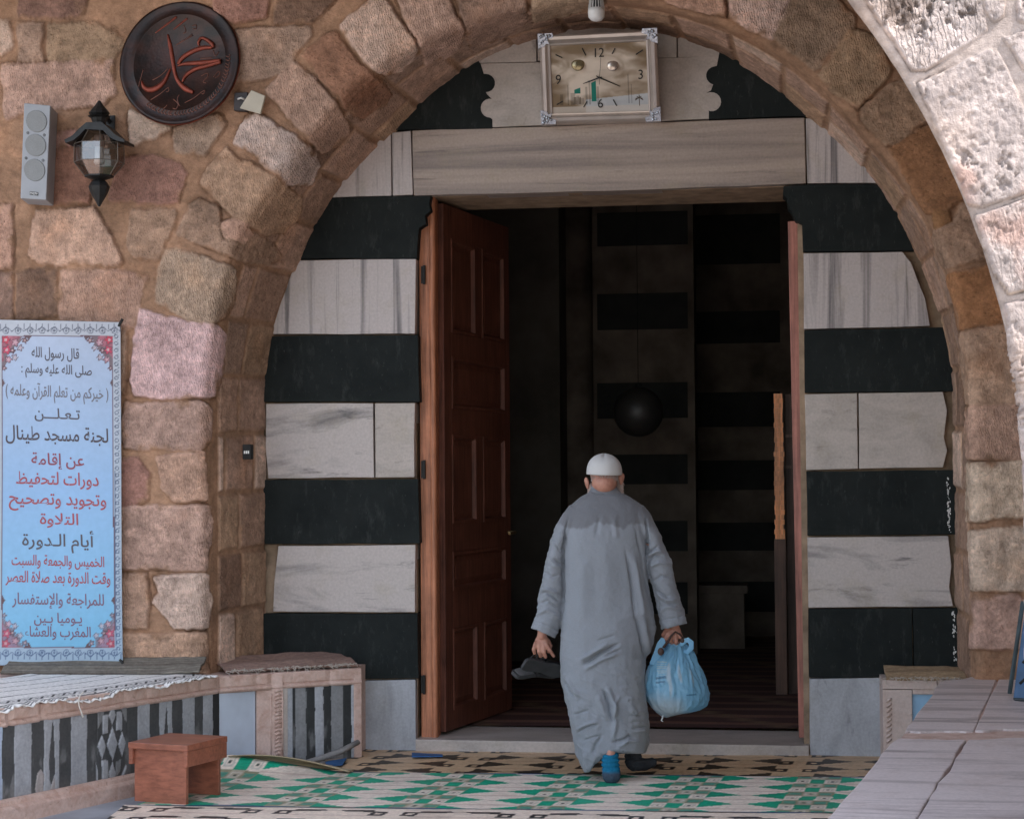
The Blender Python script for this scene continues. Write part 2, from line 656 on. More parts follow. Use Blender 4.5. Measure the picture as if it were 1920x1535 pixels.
FACE = [  # outline in the photograph, tint, tool marks
    ([(0, 37), (18, 42), (22, 85), (6, 100), (-20, 98), (-20, 37)], 'w', .3),
    ([(37, -20), (165, -20), (155, 25), (135, 32), (37, 30)], 'd', .2),
    ([(36, 47), (78, 47), (78, 112), (36, 113)], 't', .2),
    ([(92, 47), (180, 47), (215, 63), (228, 85), (213, 113), (92, 113)], 't', .2),
    ([(8, 123), (212, 117), (214, 175), (190, 195), (60, 205), (12, 225), (5, 150)], 'p', .5),
    ([(97, 285), (150, 275), (172, 320), (165, 380), (92, 380), (95, 320)], 'r', .3),
    ([(100, 252), (140, 247), (140, 270), (103, 276)], 't', .2),
    ([(233, 297), (290, 293), (337, 307), (350, 327), (333, 377), (300, 383), (207, 373), (213, 337)], 'r', .4),
    ([(245, 207), (317, 240), (290, 257), (248, 270)], 'w', .3),
    ([(327, 240), (410, 215), (423, 230), (383, 290), (333, 283)], 'g', .4),
    ([(447, 57), (577, 52), (580, 67), (533, 133), (493, 147), (440, 153)], 'g', .3),
    ([(400, -20), (503, -20), (500, 30), (473, 37), (440, 40), (405, 23)], 'r', .2),
    ([(517, -20), (645, -20), (585, 40), (520, 42)], 'd', .3),
    ([(485, 214), (517, 239), (550, 253), (587, 286), (592, 306), (578, 343), (532, 343), (517, 321), (489, 304), (480, 286), (439, 268), (448, 247), (468, 220)], 'w', 1),
    ([(500, 168), (553, 119), (590, 150), (630, 198), (652, 232), (650, 248), (625, 272), (600, 282), (573, 247), (535, 208)], 'p', .4),
    ([(628, 60), (649, 90), (666, 117), (701, 144), (720, 158), (730, 175), (722, 190), (678, 219), (649, 200), (637, 179), (603, 150), (591, 123), (568, 106), (603, 71)], 'r', .0),
    ([(703, -10), (722, 0), (751, 44), (774, 73), (780, 88), (772, 106), (749, 131), (720, 137), (697, 125), (670, 92), (653, 67), (641, 48), (678, 19)], 'w', 1),
    ([(741, -20), (832, -20), (857, 37), (866, 54), (859, 85), (832, 103), (797, 114), (791, 92), (785, 69), (760, 35)], 'p', .7),
    ([(855, -20), (985, -20), (985, 32), (950, 62), (884, 92), (874, 45)], 'g', .3),
    ([(1000, -20), (1130, -20), (1130, 10), (1060, 25), (1000, 35)], 'p', .3),
    ([(1250, -20), (1352, -20), (1360, 30), (1310, 20), (1250, 0)], 'p', .4),
    ([(425, 280), (452, 304), (474, 311), (507, 329), (527, 343), (562, 372), (560, 402), (529, 433), (497, 437), (464, 415), (454, 413), (441, 405), (419, 388), (405, 370), (380, 345), (384, 329), (400, 305)], 'y', .5),
    ([(375, 373), (408, 394), (412, 425), (432, 448), (475, 440), (505, 455), (522, 478), (500, 496), (440, 482), (400, 465), (333, 440), (358, 385)], 'g', .2),
    ([(418, 420), (440, 410), (462, 420), (468, 438), (450, 452), (425, 446)], 'y', .2),
    ([(312, 470), (330, 468), (380, 485), (434, 505), (434, 560), (417, 594), (395, 605), (350, 597), (293, 565), (297, 520)], 'p', .9),
    ([(262, 583), (285, 588), (345, 605), (405, 612), (417, 630), (413, 700), (402, 740), (375, 745), (300, 743), (255, 738), (247, 715), (252, 660)], 'w', 1),
    ([(235, 757), (310, 755), (378, 757), (394, 770), (392, 825), (375, 840), (320, 842), (262, 840), (235, 838), (230, 800)], 'g', .6),
    ([(225, 862), (258, 858), (278, 885), (276, 935), (245, 948), (225, 945)], 'r', .1),
    ([(298, 860), (340, 852), (380, 850), (384, 937), (325, 937), (305, 915)], 'p', .7),
    ([(205, 952), (300, 950), (392, 950), (394, 1002), (384, 1066), (300, 1065), (205, 1062)], 'p', .8),
    ([(205, 1078), (272, 1078), (278, 1120), (275, 1172), (205, 1176)], 'p', .9),
    ([(290, 1085), (330, 1078), (386, 1078), (392, 1130), (386, 1176), (330, 1175), (312, 1150), (288, 1130), (300, 1112)], 'w', 1),
    ([(205, 1200), (245, 1190), (386, 1187), (390, 1270), (300, 1270), (205, 1262)], 'p', .7),
    ([(70, 397), (177, 393), (200, 430), (230, 490), (223, 495), (77, 493), (55, 477)], 'p', .4),
    ([(247, 397), (328, 395), (326, 415), (297, 483), (253, 483), (243, 460)], 't', .4),
    ([(-20, 385), (22, 388), (22, 500), (-20, 505)], 'p', .3),
    ([(35, 515), (60, 508), (105, 508), (112, 590), (35, 600)], 'd', .2),
    ([(117, 510), (230, 508), (275, 520), (260, 560), (250, 612), (115, 602)], 'g', .7),
    ([(-20, 515), (22, 515), (22, 600), (-20, 600)], 'd', .2),
    ([(22, 620), (110, 618), (110, 700), (22, 700)], 't', .3), ([(122, 620), (236, 622), (232, 735), (122, 735)], 'g', .3),
    # right hand side of the ring
    ([(1369, -20), (1486, -20), (1484, 17), (1446, 74), (1409, 57), (1371, 31)], 'w', .9),
    ([(1498, -20), (1552, -20), (1600, 35), (1600, 52), (1540, 125), (1527, 131), (1465, 86), (1452, 70)], 't', .5),
    ([(1594, 62), (1611, 60), (1652, 79), (1669, 129), (1665, 144), (1611, 200), (1555, 164), (1540, 140)], 'y', .5),
    ([(1617, 208), (1673, 158), (1705, 150), (1740, 225), (1727, 233), (1682, 269), (1663, 271), (1617, 227)], 't', .2),
    ([(1670, 282), (1740, 238), (1765, 250), (1830, 340), (1838, 355), (1765, 397), (1740, 399), (1700, 330)], 'o', 0),
    ([(1753, 397), (1775, 392), (1780, 412), (1757, 427)], 'o', 0),
    ([(1806, 386), (1830, 380), (1870, 446), (1880, 470), (1816, 490), (1770, 500), (1752, 446), (1757, 433), (1788, 420)], 'g', .1),
    ([(1780, 516), (1900, 486), (1920, 566), (1920, 596), (1799, 617)], 'o', .0),
    ([(1801, 626), (1930, 606), (1940, 755), (1815, 757)], 'p', .2),
    ([(1816, 765), (1940, 762), (1940, 858), (1817, 860)], 'p', .6),
    ([(1818, 871), (1940, 866), (1940, 970), (1890, 968), (1820, 976)], 'w', .3),
    ([(1822, 997), (1940, 990), (1940, 1105), (1824, 1105)], 'w', .2),
    ([(1826, 1122), (1905, 1115), (1940, 1150), (1940, 1215), (1828, 1213)], 'p', .1),
]


def stone_field(px, pts, stones, seed, depth, wpx=5.0, grow=5.0):
    """height (m), colour, stone mask and tool mask for every vertex"""
    n = len(px)
    h = fbm(pts * 5, seed + 1, 4) * 0.006 + fbm(pts * 22, seed + 2, 3) * 0.0025
    col = MORTAR * (1 + 0.16 * fbm(pts * 2.3, seed + 3, 4))[:, None]
    mask = np.zeros(n)
    tool = np.zeros(n)
    wob = np.stack([fbm(pts * 9, seed + 4, 3), fbm(pts * 9, seed + 5, 3)], -1) * 4.0 + np.stack([fbm(pts * 34, seed + 6, 2), fbm(pts * 34, seed + 8, 2)], -1) * 2.2
    q = px + wob
    rgh = fbm(pts * 26, seed + 9, 4)
    big = fbm(pts * 7, seed + 10, 3)
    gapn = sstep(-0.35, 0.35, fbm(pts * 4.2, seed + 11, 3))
    for k, (poly, t, tl) in enumerate(stones):
        a = np.asarray(poly, float)
        lo, hi = a.min(0) - 12, a.max(0) + 12
        s = np.where((q[:, 0] > lo[0]) & (q[:, 0] < hi[0]) & (q[:, 1] > lo[1]) & (q[:, 1] < hi[1]))[0]
        if not len(s):
            continue
        d = sdf(a, q[s]) + grow
        m = sstep(-0.8, wpx * 0.6, d)
        r = np.random.default_rng(seed * 100 + k)
        amp = depth * r.uniform(0.75, 1.3)
        tilt = (px[s] - a.mean(0)) @ (r.normal(0, 1, 2) * 4e-5)
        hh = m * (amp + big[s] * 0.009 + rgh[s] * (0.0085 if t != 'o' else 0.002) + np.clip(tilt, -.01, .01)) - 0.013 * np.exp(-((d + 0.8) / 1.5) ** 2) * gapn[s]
        h[s] = h[s] * (1 - m) + hh
        c = np.array(TINT[t]) * r.uniform(0.9, 1.1) * (1 + 0.10 * r.normal(0, 1, 3) * np.array((.3, .3, .5)))
        c = c[None] * (1 + 0.16 * big[s] + 0.15 * rgh[s])[:, None]
        # the mortar is smeared over the rims
        sm = m * sstep(-0.35, 0.25, d / 26 + fbm(pts[s] * 13, seed + 30, 3))
        col[s] = col[s] * (1 - sm)[:, None] + c * sm[:, None]
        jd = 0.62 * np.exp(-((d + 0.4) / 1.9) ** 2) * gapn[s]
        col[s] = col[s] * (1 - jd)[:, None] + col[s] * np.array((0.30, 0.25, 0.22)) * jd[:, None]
        mask[s] = np.maximum(mask[s], m)
        tool[s] = np.maximum(tool[s], m * tl * sstep(2, 10, d))
    return h, col, mask, tool


def rect_field(u, v, cell, h, col, mask, tool, sel, pts, seed, depth):
    """regular courses for the parts the photograph does not show in detail"""
    cu, hv, gap = cell
    row = np.floor(v / hv).astype(int)
    off = (_hash(row, row * 0, row * 0, seed) + 1) * 0.5 * cu
    cw = cu * (1 + 0.25 * _hash(row, row * 0 + 3, row * 0, seed))
    uu = (u + off) / cw
    c_ = np.floor(uu).astype(int)
    fu, fv = (uu - c_) * cw, v - row * hv
    d = np.minimum(np.minimum(fu, cw - fu), np.minimum(fv, hv - fv)) - gap + fbm(pts * 9, seed + 4, 3) * 0.008
    m = sstep(-0.003, 0.016, d)
    rr = _hash(c_, row, row * 0 + 1, seed)
    r2 = _hash(c_, row, row * 0 + 2, seed)
    keys = [TINT[k] for k in ('t', 'p', 'g', 't', 'y', 'p', 'd', 'w')]
    ci = np.clip(((rr + 1) * 4).astype(int), 0, 7)
    c = np.array(keys)[ci] * (1 + 0.15 * r2)[:, None]
    rg = fbm(pts * 24, seed + 9, 4)
    c = c * (1 + 0.2 * rg)[:, None]
    hh = m * (depth * (1 + 0.4 * r2) + rg * 0.006)
    s = sel
    h[s] = (h * (1 - m) + hh)[s]
    sm = m * sstep(-0.5, 0.2, d / 0.06 + fbm(pts * 11, seed + 31, 3))
    col[s] = (col * (1 - sm)[:, None] + c * sm[:, None])[s]
    mask[s] = m[s]
    tool[s] = (m * np.clip(r2, 0, 1) * 0.6)[s]


def arch_surface(name, Bc, Br, Fc, Fr, yb, yf, ztop_jamb, zb, us, ts, ws, arris, mat, stones, seed, parent, soffit_cell, depth=0.014, wpx=5.0, lower=-0.05, sides='LAR'):
    """barrel arch: soffit from the back curve to the front curve, a worn arris and the upright face outside"""
    A, N, O = [], [], []
    jl = ztop_jamb - lower
    total = jl * 2 + math.pi * Fr
    u = us
    Bx, Bz = np.empty(len(u)), np.empty(len(u))
    Fx, Fz, Ox, Oz = (np.empty(len(u)) for _ in range(4))
    for i, s in enumerate(u):
        if s < jl:
            z = lower + s
            k = s / jl
            Bx[i], Bz[i] = Bc[0] - Br, lower + (Bc[1] - lower) * k
            Fx[i], Fz[i] = Fc[0] - Fr, lower + (Fc[1] - lower) * k
            Ox[i], Oz[i] = -1, 0
        elif s > jl + math.pi * Fr:
            k = (total - s) / jl
            Bx[i], Bz[i] = Bc[0] + Br, lower + (Bc[1] - lower) * k
            Fx[i], Fz[i] = Fc[0] + Fr, lower + (Fc[1] - lower) * k
            Ox[i], Oz[i] = 1, 0
        else:
            a = math.pi - (s - jl) / Fr
            Ox[i], Oz[i] = math.cos(a), math.sin(a)
            dg = 90 - abs(90 - math.degrees(a))
            rb_, rf_ = Br * float(np.interp(dg, *B_MUL)), Fr * float(np.interp(dg, *F_MUL))
            Bx[i], Bz[i] = Bc[0] + rb_ * Ox[i], Bc[1] + rb_ * Oz[i]
            Fx[i], Fz[i] = Fc[0] + rf_ * Ox[i], Fc[1] + rf_ * Oz[i]
    nb = len(ts)
    na = 7
    cols_ = nb + na + len(ws)
    pos = np.zeros((len(u), cols_, 3))
    nrm = np.zeros_like(pos)
    par = np.zeros((len(u), cols_, 2))
    zone = np.zeros((len(u), cols_))
    for j, t in enumerate(ts):                      # t: 0 back .. 1 front (before the arris)
        k = t * (1 - arris / abs(yf - yb))
        pos[:, j] = np.stack([Bx + (Fx - Bx) * k, np.full(len(u), yb + (yf - yb) * k), Bz + (Fz - Bz) * k], -1)
        nrm[:, j] = np.stack([-Ox, 0 * Ox, -Oz], -1)
        par[:, j] = np.stack([u, np.full(len(u), t * abs(yf - yb))], -1)
    for j in range(na):
        a = math.pi / 2 * (j + 1) / (na + 1)
        cx, cz = Fx + Ox * arris, Fz + Oz * arris
        pos[:, nb + j] = np.stack([cx - Ox * arris * math.cos(a), np.full(len(u), yf + arris - arris * math.sin(a)), cz - Oz * arris * math.cos(a)], -1)
        nrm[:, nb + j] = np.stack([-Ox * math.cos(a), np.full(len(u), -math.sin(a)), -Oz * math.cos(a)], -1)
        par[:, nb + j] = np.stack([u, np.full(len(u), abs(yf - yb))], -1)
        zone[:, nb + j] = 0.5
    for j, w in enumerate(ws):
        e = arris + w
        pos[:, nb + na + j] = np.stack([Fx + Ox * e, np.full(len(u), yf), Fz + Oz * e], -1)
        nrm[:, nb + na + j] = (0, -1, 0)
        par[:, nb + na + j] = np.stack([u, np.full(len(u), w)], -1)
        zone[:, nb + na + j] = 1
    sh = pos.shape[:2]
    p = pos.reshape(-1, 3)
    n = nrm.reshape(-1, 3)
    z = zone.ravel()
    pr = par.reshape(-1, 2)
    px = topx(p)
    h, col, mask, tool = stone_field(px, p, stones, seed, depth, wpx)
    out = (z == 1) & ((px[:, 0] < -18) | (px[:, 0] > 1938) | (px[:, 1] < -18) | (px[:, 1] > 1560))
    if soffit_cell is not None:
        rect_field(p[:, 0], p[:, 2] + 0.07, (0.46, 0.31, 0.016), h, col, mask, tool, out, p, seed + 40, depth)
        sf = z == 0
        sel = sf & (mask < 0.05) & (pr[:, 1] < abs(yf - yb) - 0.10)
        rect_field(pr[:, 1], pr[:, 0] + soffit_cell[2], (soffit_cell[0], soffit_cell[1], 0.010), h, col, mask, tool, sel, p, seed + 50, depth * 0.75)
        col[sel] = col[sel] * 0.80 + 0.20 * np.array((0.33, 0.225, 0.16))[None] * (1 + 0.2 * fbm(p[sel] * np.array((4, 9, 4)), 88, 4))[:, None]
    else:
        rect_field(p[:, 0], p[:, 2], (0.62, 0.42, 0.016), h, col, mask, tool, out, p, seed + 40, depth)
    p2 = p + n * h[:, None]
    me = grid_mesh(name, p2.reshape(*sh, 3))
    setcol(me, col)
    setval(me, mask, 'stone')
    setval(me, tool, 'tool')
    o = link(name, me, mat, parent)
    return o, px


c0 = (P(495, 735, 0) + P(1789, 735, 0)) / 2
r0 = (P(1789, 735, 0) - P(495, 735, 0)).x / 2
c1 = (P(384, 735, -TW) + P(1822, 735, -TW)) / 2
r1 = (P(1822, 735, -TW) - P(384, 735, -TW)).x / 2

LOW = -0.05
jl = c1.z - LOW
us = np.concatenate([np.arange(0, jl * 2 + math.pi * r1, 0.0085)])
ts = np.linspace(0, 1, 110)
ws = np.concatenate([np.arange(0.0, 1.95, 0.0085), np.arange(2.0, 4.2, 0.08)])
aw = thing('stone_arch_wall', 'rough tan limestone wall with a round arch framing the striped doorway', 'wall', (c1.x, -TW, 0))
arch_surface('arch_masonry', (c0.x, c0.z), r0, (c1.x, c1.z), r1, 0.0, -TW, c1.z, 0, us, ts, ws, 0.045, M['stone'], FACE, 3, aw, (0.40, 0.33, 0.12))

# sunlit outer arch in front of the porch
YS = CAM.y + 5.25
SUNST = [
    ([(1600, -40), (1820, -40), (1850, 30), (1855, 55), (1830, 75), (1735, 135), (1708, 132), (1640, 30)], 'w', .9),
    ([(1838, -30), (1890, -30), (1885, 30), (1865, 42), (1847, 20)], 'w', .2),
    ([(1905, -30), (1945, -30), (1945, 52), (1908, 38)], 'w', .2),
    ([(1718, 158), (1740, 148), (1850, 90), (1870, 92), (1905, 170), (1925, 220), (1928, 360), (1840, 390), (1815, 385), (1770, 280)], 'w', .1),
    ([(1880, 70), (1925, 55), (1945, 130), (1918, 135)], 'w', .1),
    ([(1826, 405), (1925, 370), (1945, 540), (1890, 552), (1860, 510)], 'w', .3),
    ([(1880, 567), (1945, 558), (1945, 720), (1900, 720)], 'w', .2),
    ([(1905, 735), (1960, 735), (1960, 900), (1905, 900)], 'w', .2)]
oc = P(355, 950, YS)
orr = (P(355 + 1570, 950, YS) - oc).length
axx = P(690, 950, YS).x
a_end = math.acos((axx - oc.x) / orr)                # the pointed crown


def outer_half(sign):
    jl2 = oc.z + 0.05
    vis0, vis1 = jl2 + 0.2, jl2 + orr * 0.72
    dense = 0.0042 if sign > 0 else 0.03
    mids = 0.014 if sign > 0 else 0.03
    us = np.concatenate([np.arange(0, vis0, mids), np.arange(vis0, vis1, dense), np.arange(vis1, jl2 + orr * a_end + 0.04, mids)])
    ws = np.concatenate([np.arange(0, 0.72, dense), np.arange(0.73, 2.3 if sign > 0 else 1.0, mids), np.arange(2.35, 5.0, 0.15) if sign > 0 else np.zeros(0)])
    n = len(us)
    Fx, Fz, Ox, Oz = (np.empty(n) for _ in range(4))
    for i, s in enumerate(us):
        if s < jl2:
            Fx[i], Fz[i], Ox[i], Oz[i] = oc.x + orr, -0.05 + s, 1, 0
        else:
            a = min((s - jl2) / orr, a_end)
            Ox[i], Oz[i] = math.cos(a), math.sin(a)
            Fx[i], Fz[i] = oc.x + orr * Ox[i], oc.z + orr * Oz[i]
    if sign < 0:
        Fx, Ox = 2 * axx - Fx, -Ox
    pos, nrm = [], []
    ar = 0.02
    for k in (0.5, 0.35, 0.2, 0.12, 0.07, 0.03):         # splayed reveal
        pos.append(np.stack([Fx + Ox * k * 0.75, np.full(n, YS + ar + k), Fz + Oz * k * 0.75], -1))
        nrm.append(np.stack([-Ox * .8, np.full(n, -.6), -Oz * .8], -1))
    for k in range(5):
        a = math.pi / 2 * (k + .5) / 5
        pos.append(np.stack([Fx + Ox * ar * (1 - math.cos(a)), np.full(n, YS + ar * (1 - math.sin(a))), Fz + Oz * ar * (1 - math.cos(a))], -1))
        nrm.append(np.stack([-Ox * math.cos(a), np.full(n, -math.sin(a)), -Oz * math.cos(a)], -1))
    for w in ws:
        pos.append(np.stack([Fx + Ox * (ar + w), np.full(n, YS), Fz + Oz * (ar + w)], -1))
        nrm.append(np.tile((0., -1., 0.), (n, 1)))
    pos, nrm = np.array(pos).transpose(1, 0, 2), np.array(nrm).transpose(1, 0, 2)
    sh = pos.shape[:2]
    p, nn = pos.reshape(-1, 3), nrm.reshape(-1, 3)
    px = topx(p)
    global MORTAR
    keep = MORTAR
    MORTAR = np.array((0.37, 0.305, 0.275))
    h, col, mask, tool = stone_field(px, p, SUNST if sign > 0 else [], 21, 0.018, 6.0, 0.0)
    MORTAR = keep
    out = (px[:, 0] > 1950) | (px[:, 1] < -45) | (px[:, 1] > 905) | (sign < 0)
    rect_field(p[:, 0], p[:, 2], (0.62, 0.42, 0.016), h, col, mask, tool, out, p, 61, 0.018)
    if sign > 0:
        # eaten, pitted surface
        h = h * 0.5
        c1_ = fbm(p * 58, 71, 3)
        patch = sstep(-0.15, 0.3, fbm(p * 4.5, 72, 3))
        hole = sstep(0.10, 0.36, c1_) * (0.3 + 0.7 * patch) * mask
        h = h - hole * 0.011 + fbm(p * 85, 73, 2) * 0.002 * mask
        dirt = sstep(0.18, 0.42, fbm(p * 30, 74, 4)) * patch * mask
        col = np.array((0.40, 0.335, 0.312)) * (1 + 0.10 * c1_)[:, None] * mask[:, None] + col * (1 - mask)[:, None]
        kd = 0.78 * np.maximum(dirt, hole * .85)[:, None]
        col = col * (1 - kd) + np.array((0.085, 0.06, 0.05)) * kd
        rd = sstep(0.2, 0.5, fbm(p * 5.5, 75, 4)) * mask
        col = col * (1 - rd[:, None] * np.array((0.05, .22, .28)))
    p2 = p + nn * h[:, None]
    me = grid_mesh('half', p2.reshape(*sh, 3), flip=sign < 0)
    setcol(me, col)
    setval(me, mask, 'stone')
    setval(me, tool, 'tool')
    return me


ow = thing('outer_arch_wall', 'pale pitted limestone wall of the outer arch, lit by the sun', 'wall', (oc.x + orr, YS, 0))
link('sunlit_masonry', outer_half(1), M['sunstone'], ow)
link('sunlit_masonry', outer_half(-1), M['sunstone'], ow)
b = MB()
zc = oc.z + orr * math.sin(a_end)
b.box((axx, YS + 0.30, zc + 1.6), (3.2, 0.5, 3.1))
b.box((axx + 5.6, YS + 0.45, 3.0), (4.6, 0.5, 6.2))
b.build('rear_masonry', M['stone'], ow)

# unseen porch roof, cut short for skylight; tall wall added to block sun
b = MB()
b.box((0.0, (-2.3 - TW) / 2, 5.25), (14, 2.3 - TW + 0.3, 0.5))
roof = struct(b.build('porch_roof', M['plaster']))
b = MB()
b.box((3.4, (YS + 0.5) / 2, 6.4), (0.4, abs(YS + 0.5), 13.0))
side = tag(b.build('sun_blocking_wall', M['plaster']), 'tall unseen wall added beside the porch to block the sun', 'wall')
b = MB()
b.box((0, 0.2, 5.0), (12, 1.3, 1.2))
b.box((-4.5, 0.2, 2.5), (4.2, 1.3, 5.0))
b.box((4.5, 0.2, 2.5), (4.2, 1.3, 5.0))
b.build('core_masonry', M['plaster'], aw)

# ground
b = MB()
b.add([(-45, -60, -0.06), (45, -60, -0.06), (45, YS + .05, -0.06), (-45, YS + .05, -0.06)], [(0, 1, 2, 3)])
struct(b.build('courtyard', simple('courtyard_paving', (0.36, 0.315, 0.27), 0.8, 0.2, 2, 0.2, 0.01, bscale=12)))
b = MB()
b.add([(-8, YS + .05, -0.056), (8, YS + .05, -0.056), (8, 0.1, -0.02), (-8, 0.1, -0.02)], [(0, 1, 2, 3)])
struct(b.build('porch_floor', simple('worn_grey_floor_stone', (0.36, 0.38, 0.42), 0.6, 0.25, 4, 0.2, 0.006, bscale=30)))

# ------------------------------------------------------------------ striped door wall
dw = thing('striped_door_wall', 'door wall banded in black basalt and streaked white marble', 'wall', (0, 0, 0))
b = MB()
# backing with the doorway left open
dxl, dxr = P(781, 1390, 0).x, P(1508, 1390, 0).x
dzt = P(1145, 358, 0).z
b.box(((dxl - 3.0) / 2, 0.32, 2.6), (dxl + 3.0, 0.55, 5.4))
b.box(((dxr + 3.0) / 2, 0.32, 2.6), (3.0 - dxr, 0.55, 5.4))
b.box(((dxl + dxr) / 2, 0.32, (dzt + 5.3) / 2), (dxr - dxl, 0.55, 5.3 - dzt))
b.build('mortar_core', M['plaster'], dw)


def block(name, px, mat, proud=0.0, thick=0.16, bev=0.004, jitter=0.0012):
    y = -0.012 - proud - random.uniform(0, jitter)
    c = np.mean(np.array(px), 0)
    pts = []
    n = len(px)
    for k in range(n):
        a, d = np.array(px[k], float), np.array(px[(k + 1) % n], float)
        L = np.linalg.norm(d - a)
        st = max(1, int(L / 60))
        for s in range(st):
            q = a + (d - a) * s / st
            if s:
                nn = np.array((-(d - a)[1], (d - a)[0])) / max(L, 1e-6)
                q = q + nn * random.uniform(-0.9, 0.9)
            pts.append(P(q[0], q[1], y))
    m = MB()
    m.prism(pts, (0, thick, 0))
    return m.build(name, mat, dw, bevel=bev, seg=2)


def arc(cx, cy, r, a0, a1, n=9):
    return [(cx + r * math.cos(math.radians(a0 + (a1 - a0) * k / n)), cy + r * math.sin(math.radians(a0 + (a1 - a0) * k / n))) for k in range(n + 1)]


# above the lintel: pale course, joggled black corners
block('marble_block', [(900, 119), (1118, 114), (1352, 104), (1365, 120), (1365, 222), (1140, 231), (895, 240)], M['marble_pale'])
block('marble_block', [(820, 30), (1005, 25), (1006, 116), (820, 120)], M['marble_pale'])
block('marble_block', [(1008, 25), (1268, 22), (1269, 108), (1008, 114)], M['marble_pale'])
block('marble_block', [(1271, 22), (1420, 30), (1420, 104), (1271, 107)], M['marble_pale'])
block('basalt_block', [(700, 245), (740, 200), (890, 95), (896, 113), (901, 120), (907, 139)] + arc(911, 156, 17, -90, 90, 9) + [(913, 177), (921, 185)] +
      arc(919, 203, 18, 280, 90, 10) + [(923, 224), (923, 241.5)], M['basalt'], 0.004, bev=0.002)
block('basalt_block', [(1350, 92), (1450, 140), (1570, 216), (1518, 217.5), (1329, 223.5), (1329, 207)] + arc(1334, 191, 18, 100, -95, 10) + [(1325, 174), (1333, 170), (1337, 159)] +
      arc(1341, 142, 17, 100, 262, 9) + [(1344, 124)], M['basalt'], 0.004, bev=0.002)
block('lintel', [(773, 245), (1140, 233), (1508, 221), (1511, 344), (1140, 358), (776, 367)], M['marble_flat'], 0.003)
block('marble_block', [(735, 249), (770, 245.5), (774, 365), (736, 367)], M['marble_up'])
block('marble_block', [(640, 290), (733, 249), (734, 367), (600, 371)], M['marble_up'])
block('marble_block', [(1511, 222), (1600, 225), (1700, 340), (1640, 343), (1514, 344)], M['marble_up'])
# left jamb, top to bottom
block('basalt_block', [(520, 374), (640, 370.5), (808, 367), (805, 382), (808, 395), (797, 404), (799, 420), (786, 428), (784, 445), (782, 484), (500, 485)], M['basalt'], 0.002)
block('marble_block', [(480, 488), (780, 485.5), (778, 625.5), (450, 627)], M['marble_up'])
block('basalt_block', [(450, 630), (784, 628), (787, 753.5), (450, 753)], M['basalt'], 0.002)
block('marble_block', [(499, 757), (699.5, 756), (701, 895), (503, 896.5), (498, 840)], M['marble_slant'])
block('marble_block', [(703, 756), (778, 755.5), (777, 894.5), (704, 895)], M['marble_pale'])
block('basalt_block', [(450, 900), (784, 897.5), (787, 1018.5), (470, 1020)], M['basalt'], 0.002)
block('marble_block', [(522, 1023), (779, 1021), (778, 1147), (512, 1146), (514, 1090)], M['marble_slant'])
block('basalt_block', [(470, 1150), (783, 1149.5), (785, 1271), (470, 1275)], M['basalt'], 0.002)
block('marble_block', [(470, 1277), (779, 1273.5), (780, 1419), (470, 1425)], M['marble_grey'], 0.0)
# right jamb
block('basalt_block', [(1469, 349), (1514, 346), (1720, 345), (1745, 470), (1506, 472), (1504, 420), (1492, 414), (1484, 395), (1478, 388), (1476, 372), (1468, 366)], M['basalt'], 0.002)
block('marble_block', [(1507, 475), (1692, 472), (1708, 492), (1722, 528), (1735, 560), (1744, 611), (1507.5, 617)], M['marble_up'])
block('basalt_block', [(1508, 619), (1830, 612), (1835, 733), (1509, 736)], M['basalt'], 0.002)
block('marble_block', [(1509, 739), (1607, 737), (1609, 878.5), (1512, 881)], M['marble_pale'])
block('marble_block', [(1610, 737), (1768, 734.5), (1776, 770), (1770, 820), (1776, 845), (1768, 876), (1611, 878.5)], M['marble_pale'])
block('basalt_block', [(1512, 883.5), (1850, 879), (1850, 1001), (1514, 1004)], M['basalt'], 0.002)
block('marble_block', [(1514, 1007), (1778, 1004), (1784, 1060), (1780, 1100), (1787, 1136), (1516, 1139)], M['marble_slant'])
block('basalt_block', [(1516, 1141), (1710, 1140), (1712, 1268), (1517, 1269.5)], M['basalt'], 0.002)
block('basalt_block', [(1712, 1140), (1850, 1139), (1850, 1275), (1714, 1268)], M['basalt'], 0.002)
block('marble_block', [(1518, 1272), (1850, 1268), (1850, 1430), (1519, 1425)], M['marble_grey'])
# whitewash drips on the right hand black bands
drip = MB()
for (x, y0, y1, n) in ((1777, 890, 1000, 46), (1788, 1145, 1240, 30)):
    for k in range(n):
        yy = random.uniform(y0, y1)
        xx = x + (yy - y0) * 0.03 + random.gauss(0, 1.6)
        r = random.uniform(0.6, 2.0)
        pts = [P(xx + r * 0.8 * math.cos(a * 1.05), yy + r * random.uniform(.8, 2.4) * math.sin(a * 1.05), -0.0172) for a in range(6)]
        drip.prism(pts, (0, 0.003, 0))
drip.build('whitewash_drips', simple('whitewash', (0.62, 0.62, 0.6), 0.8), dw)

# threshold
b = MB()
zt = P(1145, 1390, -0.04).z
s0, s1 = P(779, 1391, -0.03), P(1517, 1397, -0.03)
b.box((0, 0, 0), (0.1, 0.1, 0.1)) if False else None
b.prism([(s0.x, -0.035, -0.03), (s1.x, -0.035, -0.03), (s1.x, -0.035, zt - 0.01), (s0.x, -0.035, zt)], (0, 0.62, 0))
sill = b.build('threshold', M['marble_pale'], bevel=0.008)
tag(sill, 'low worn white marble threshold across the open doorway', 'threshold')
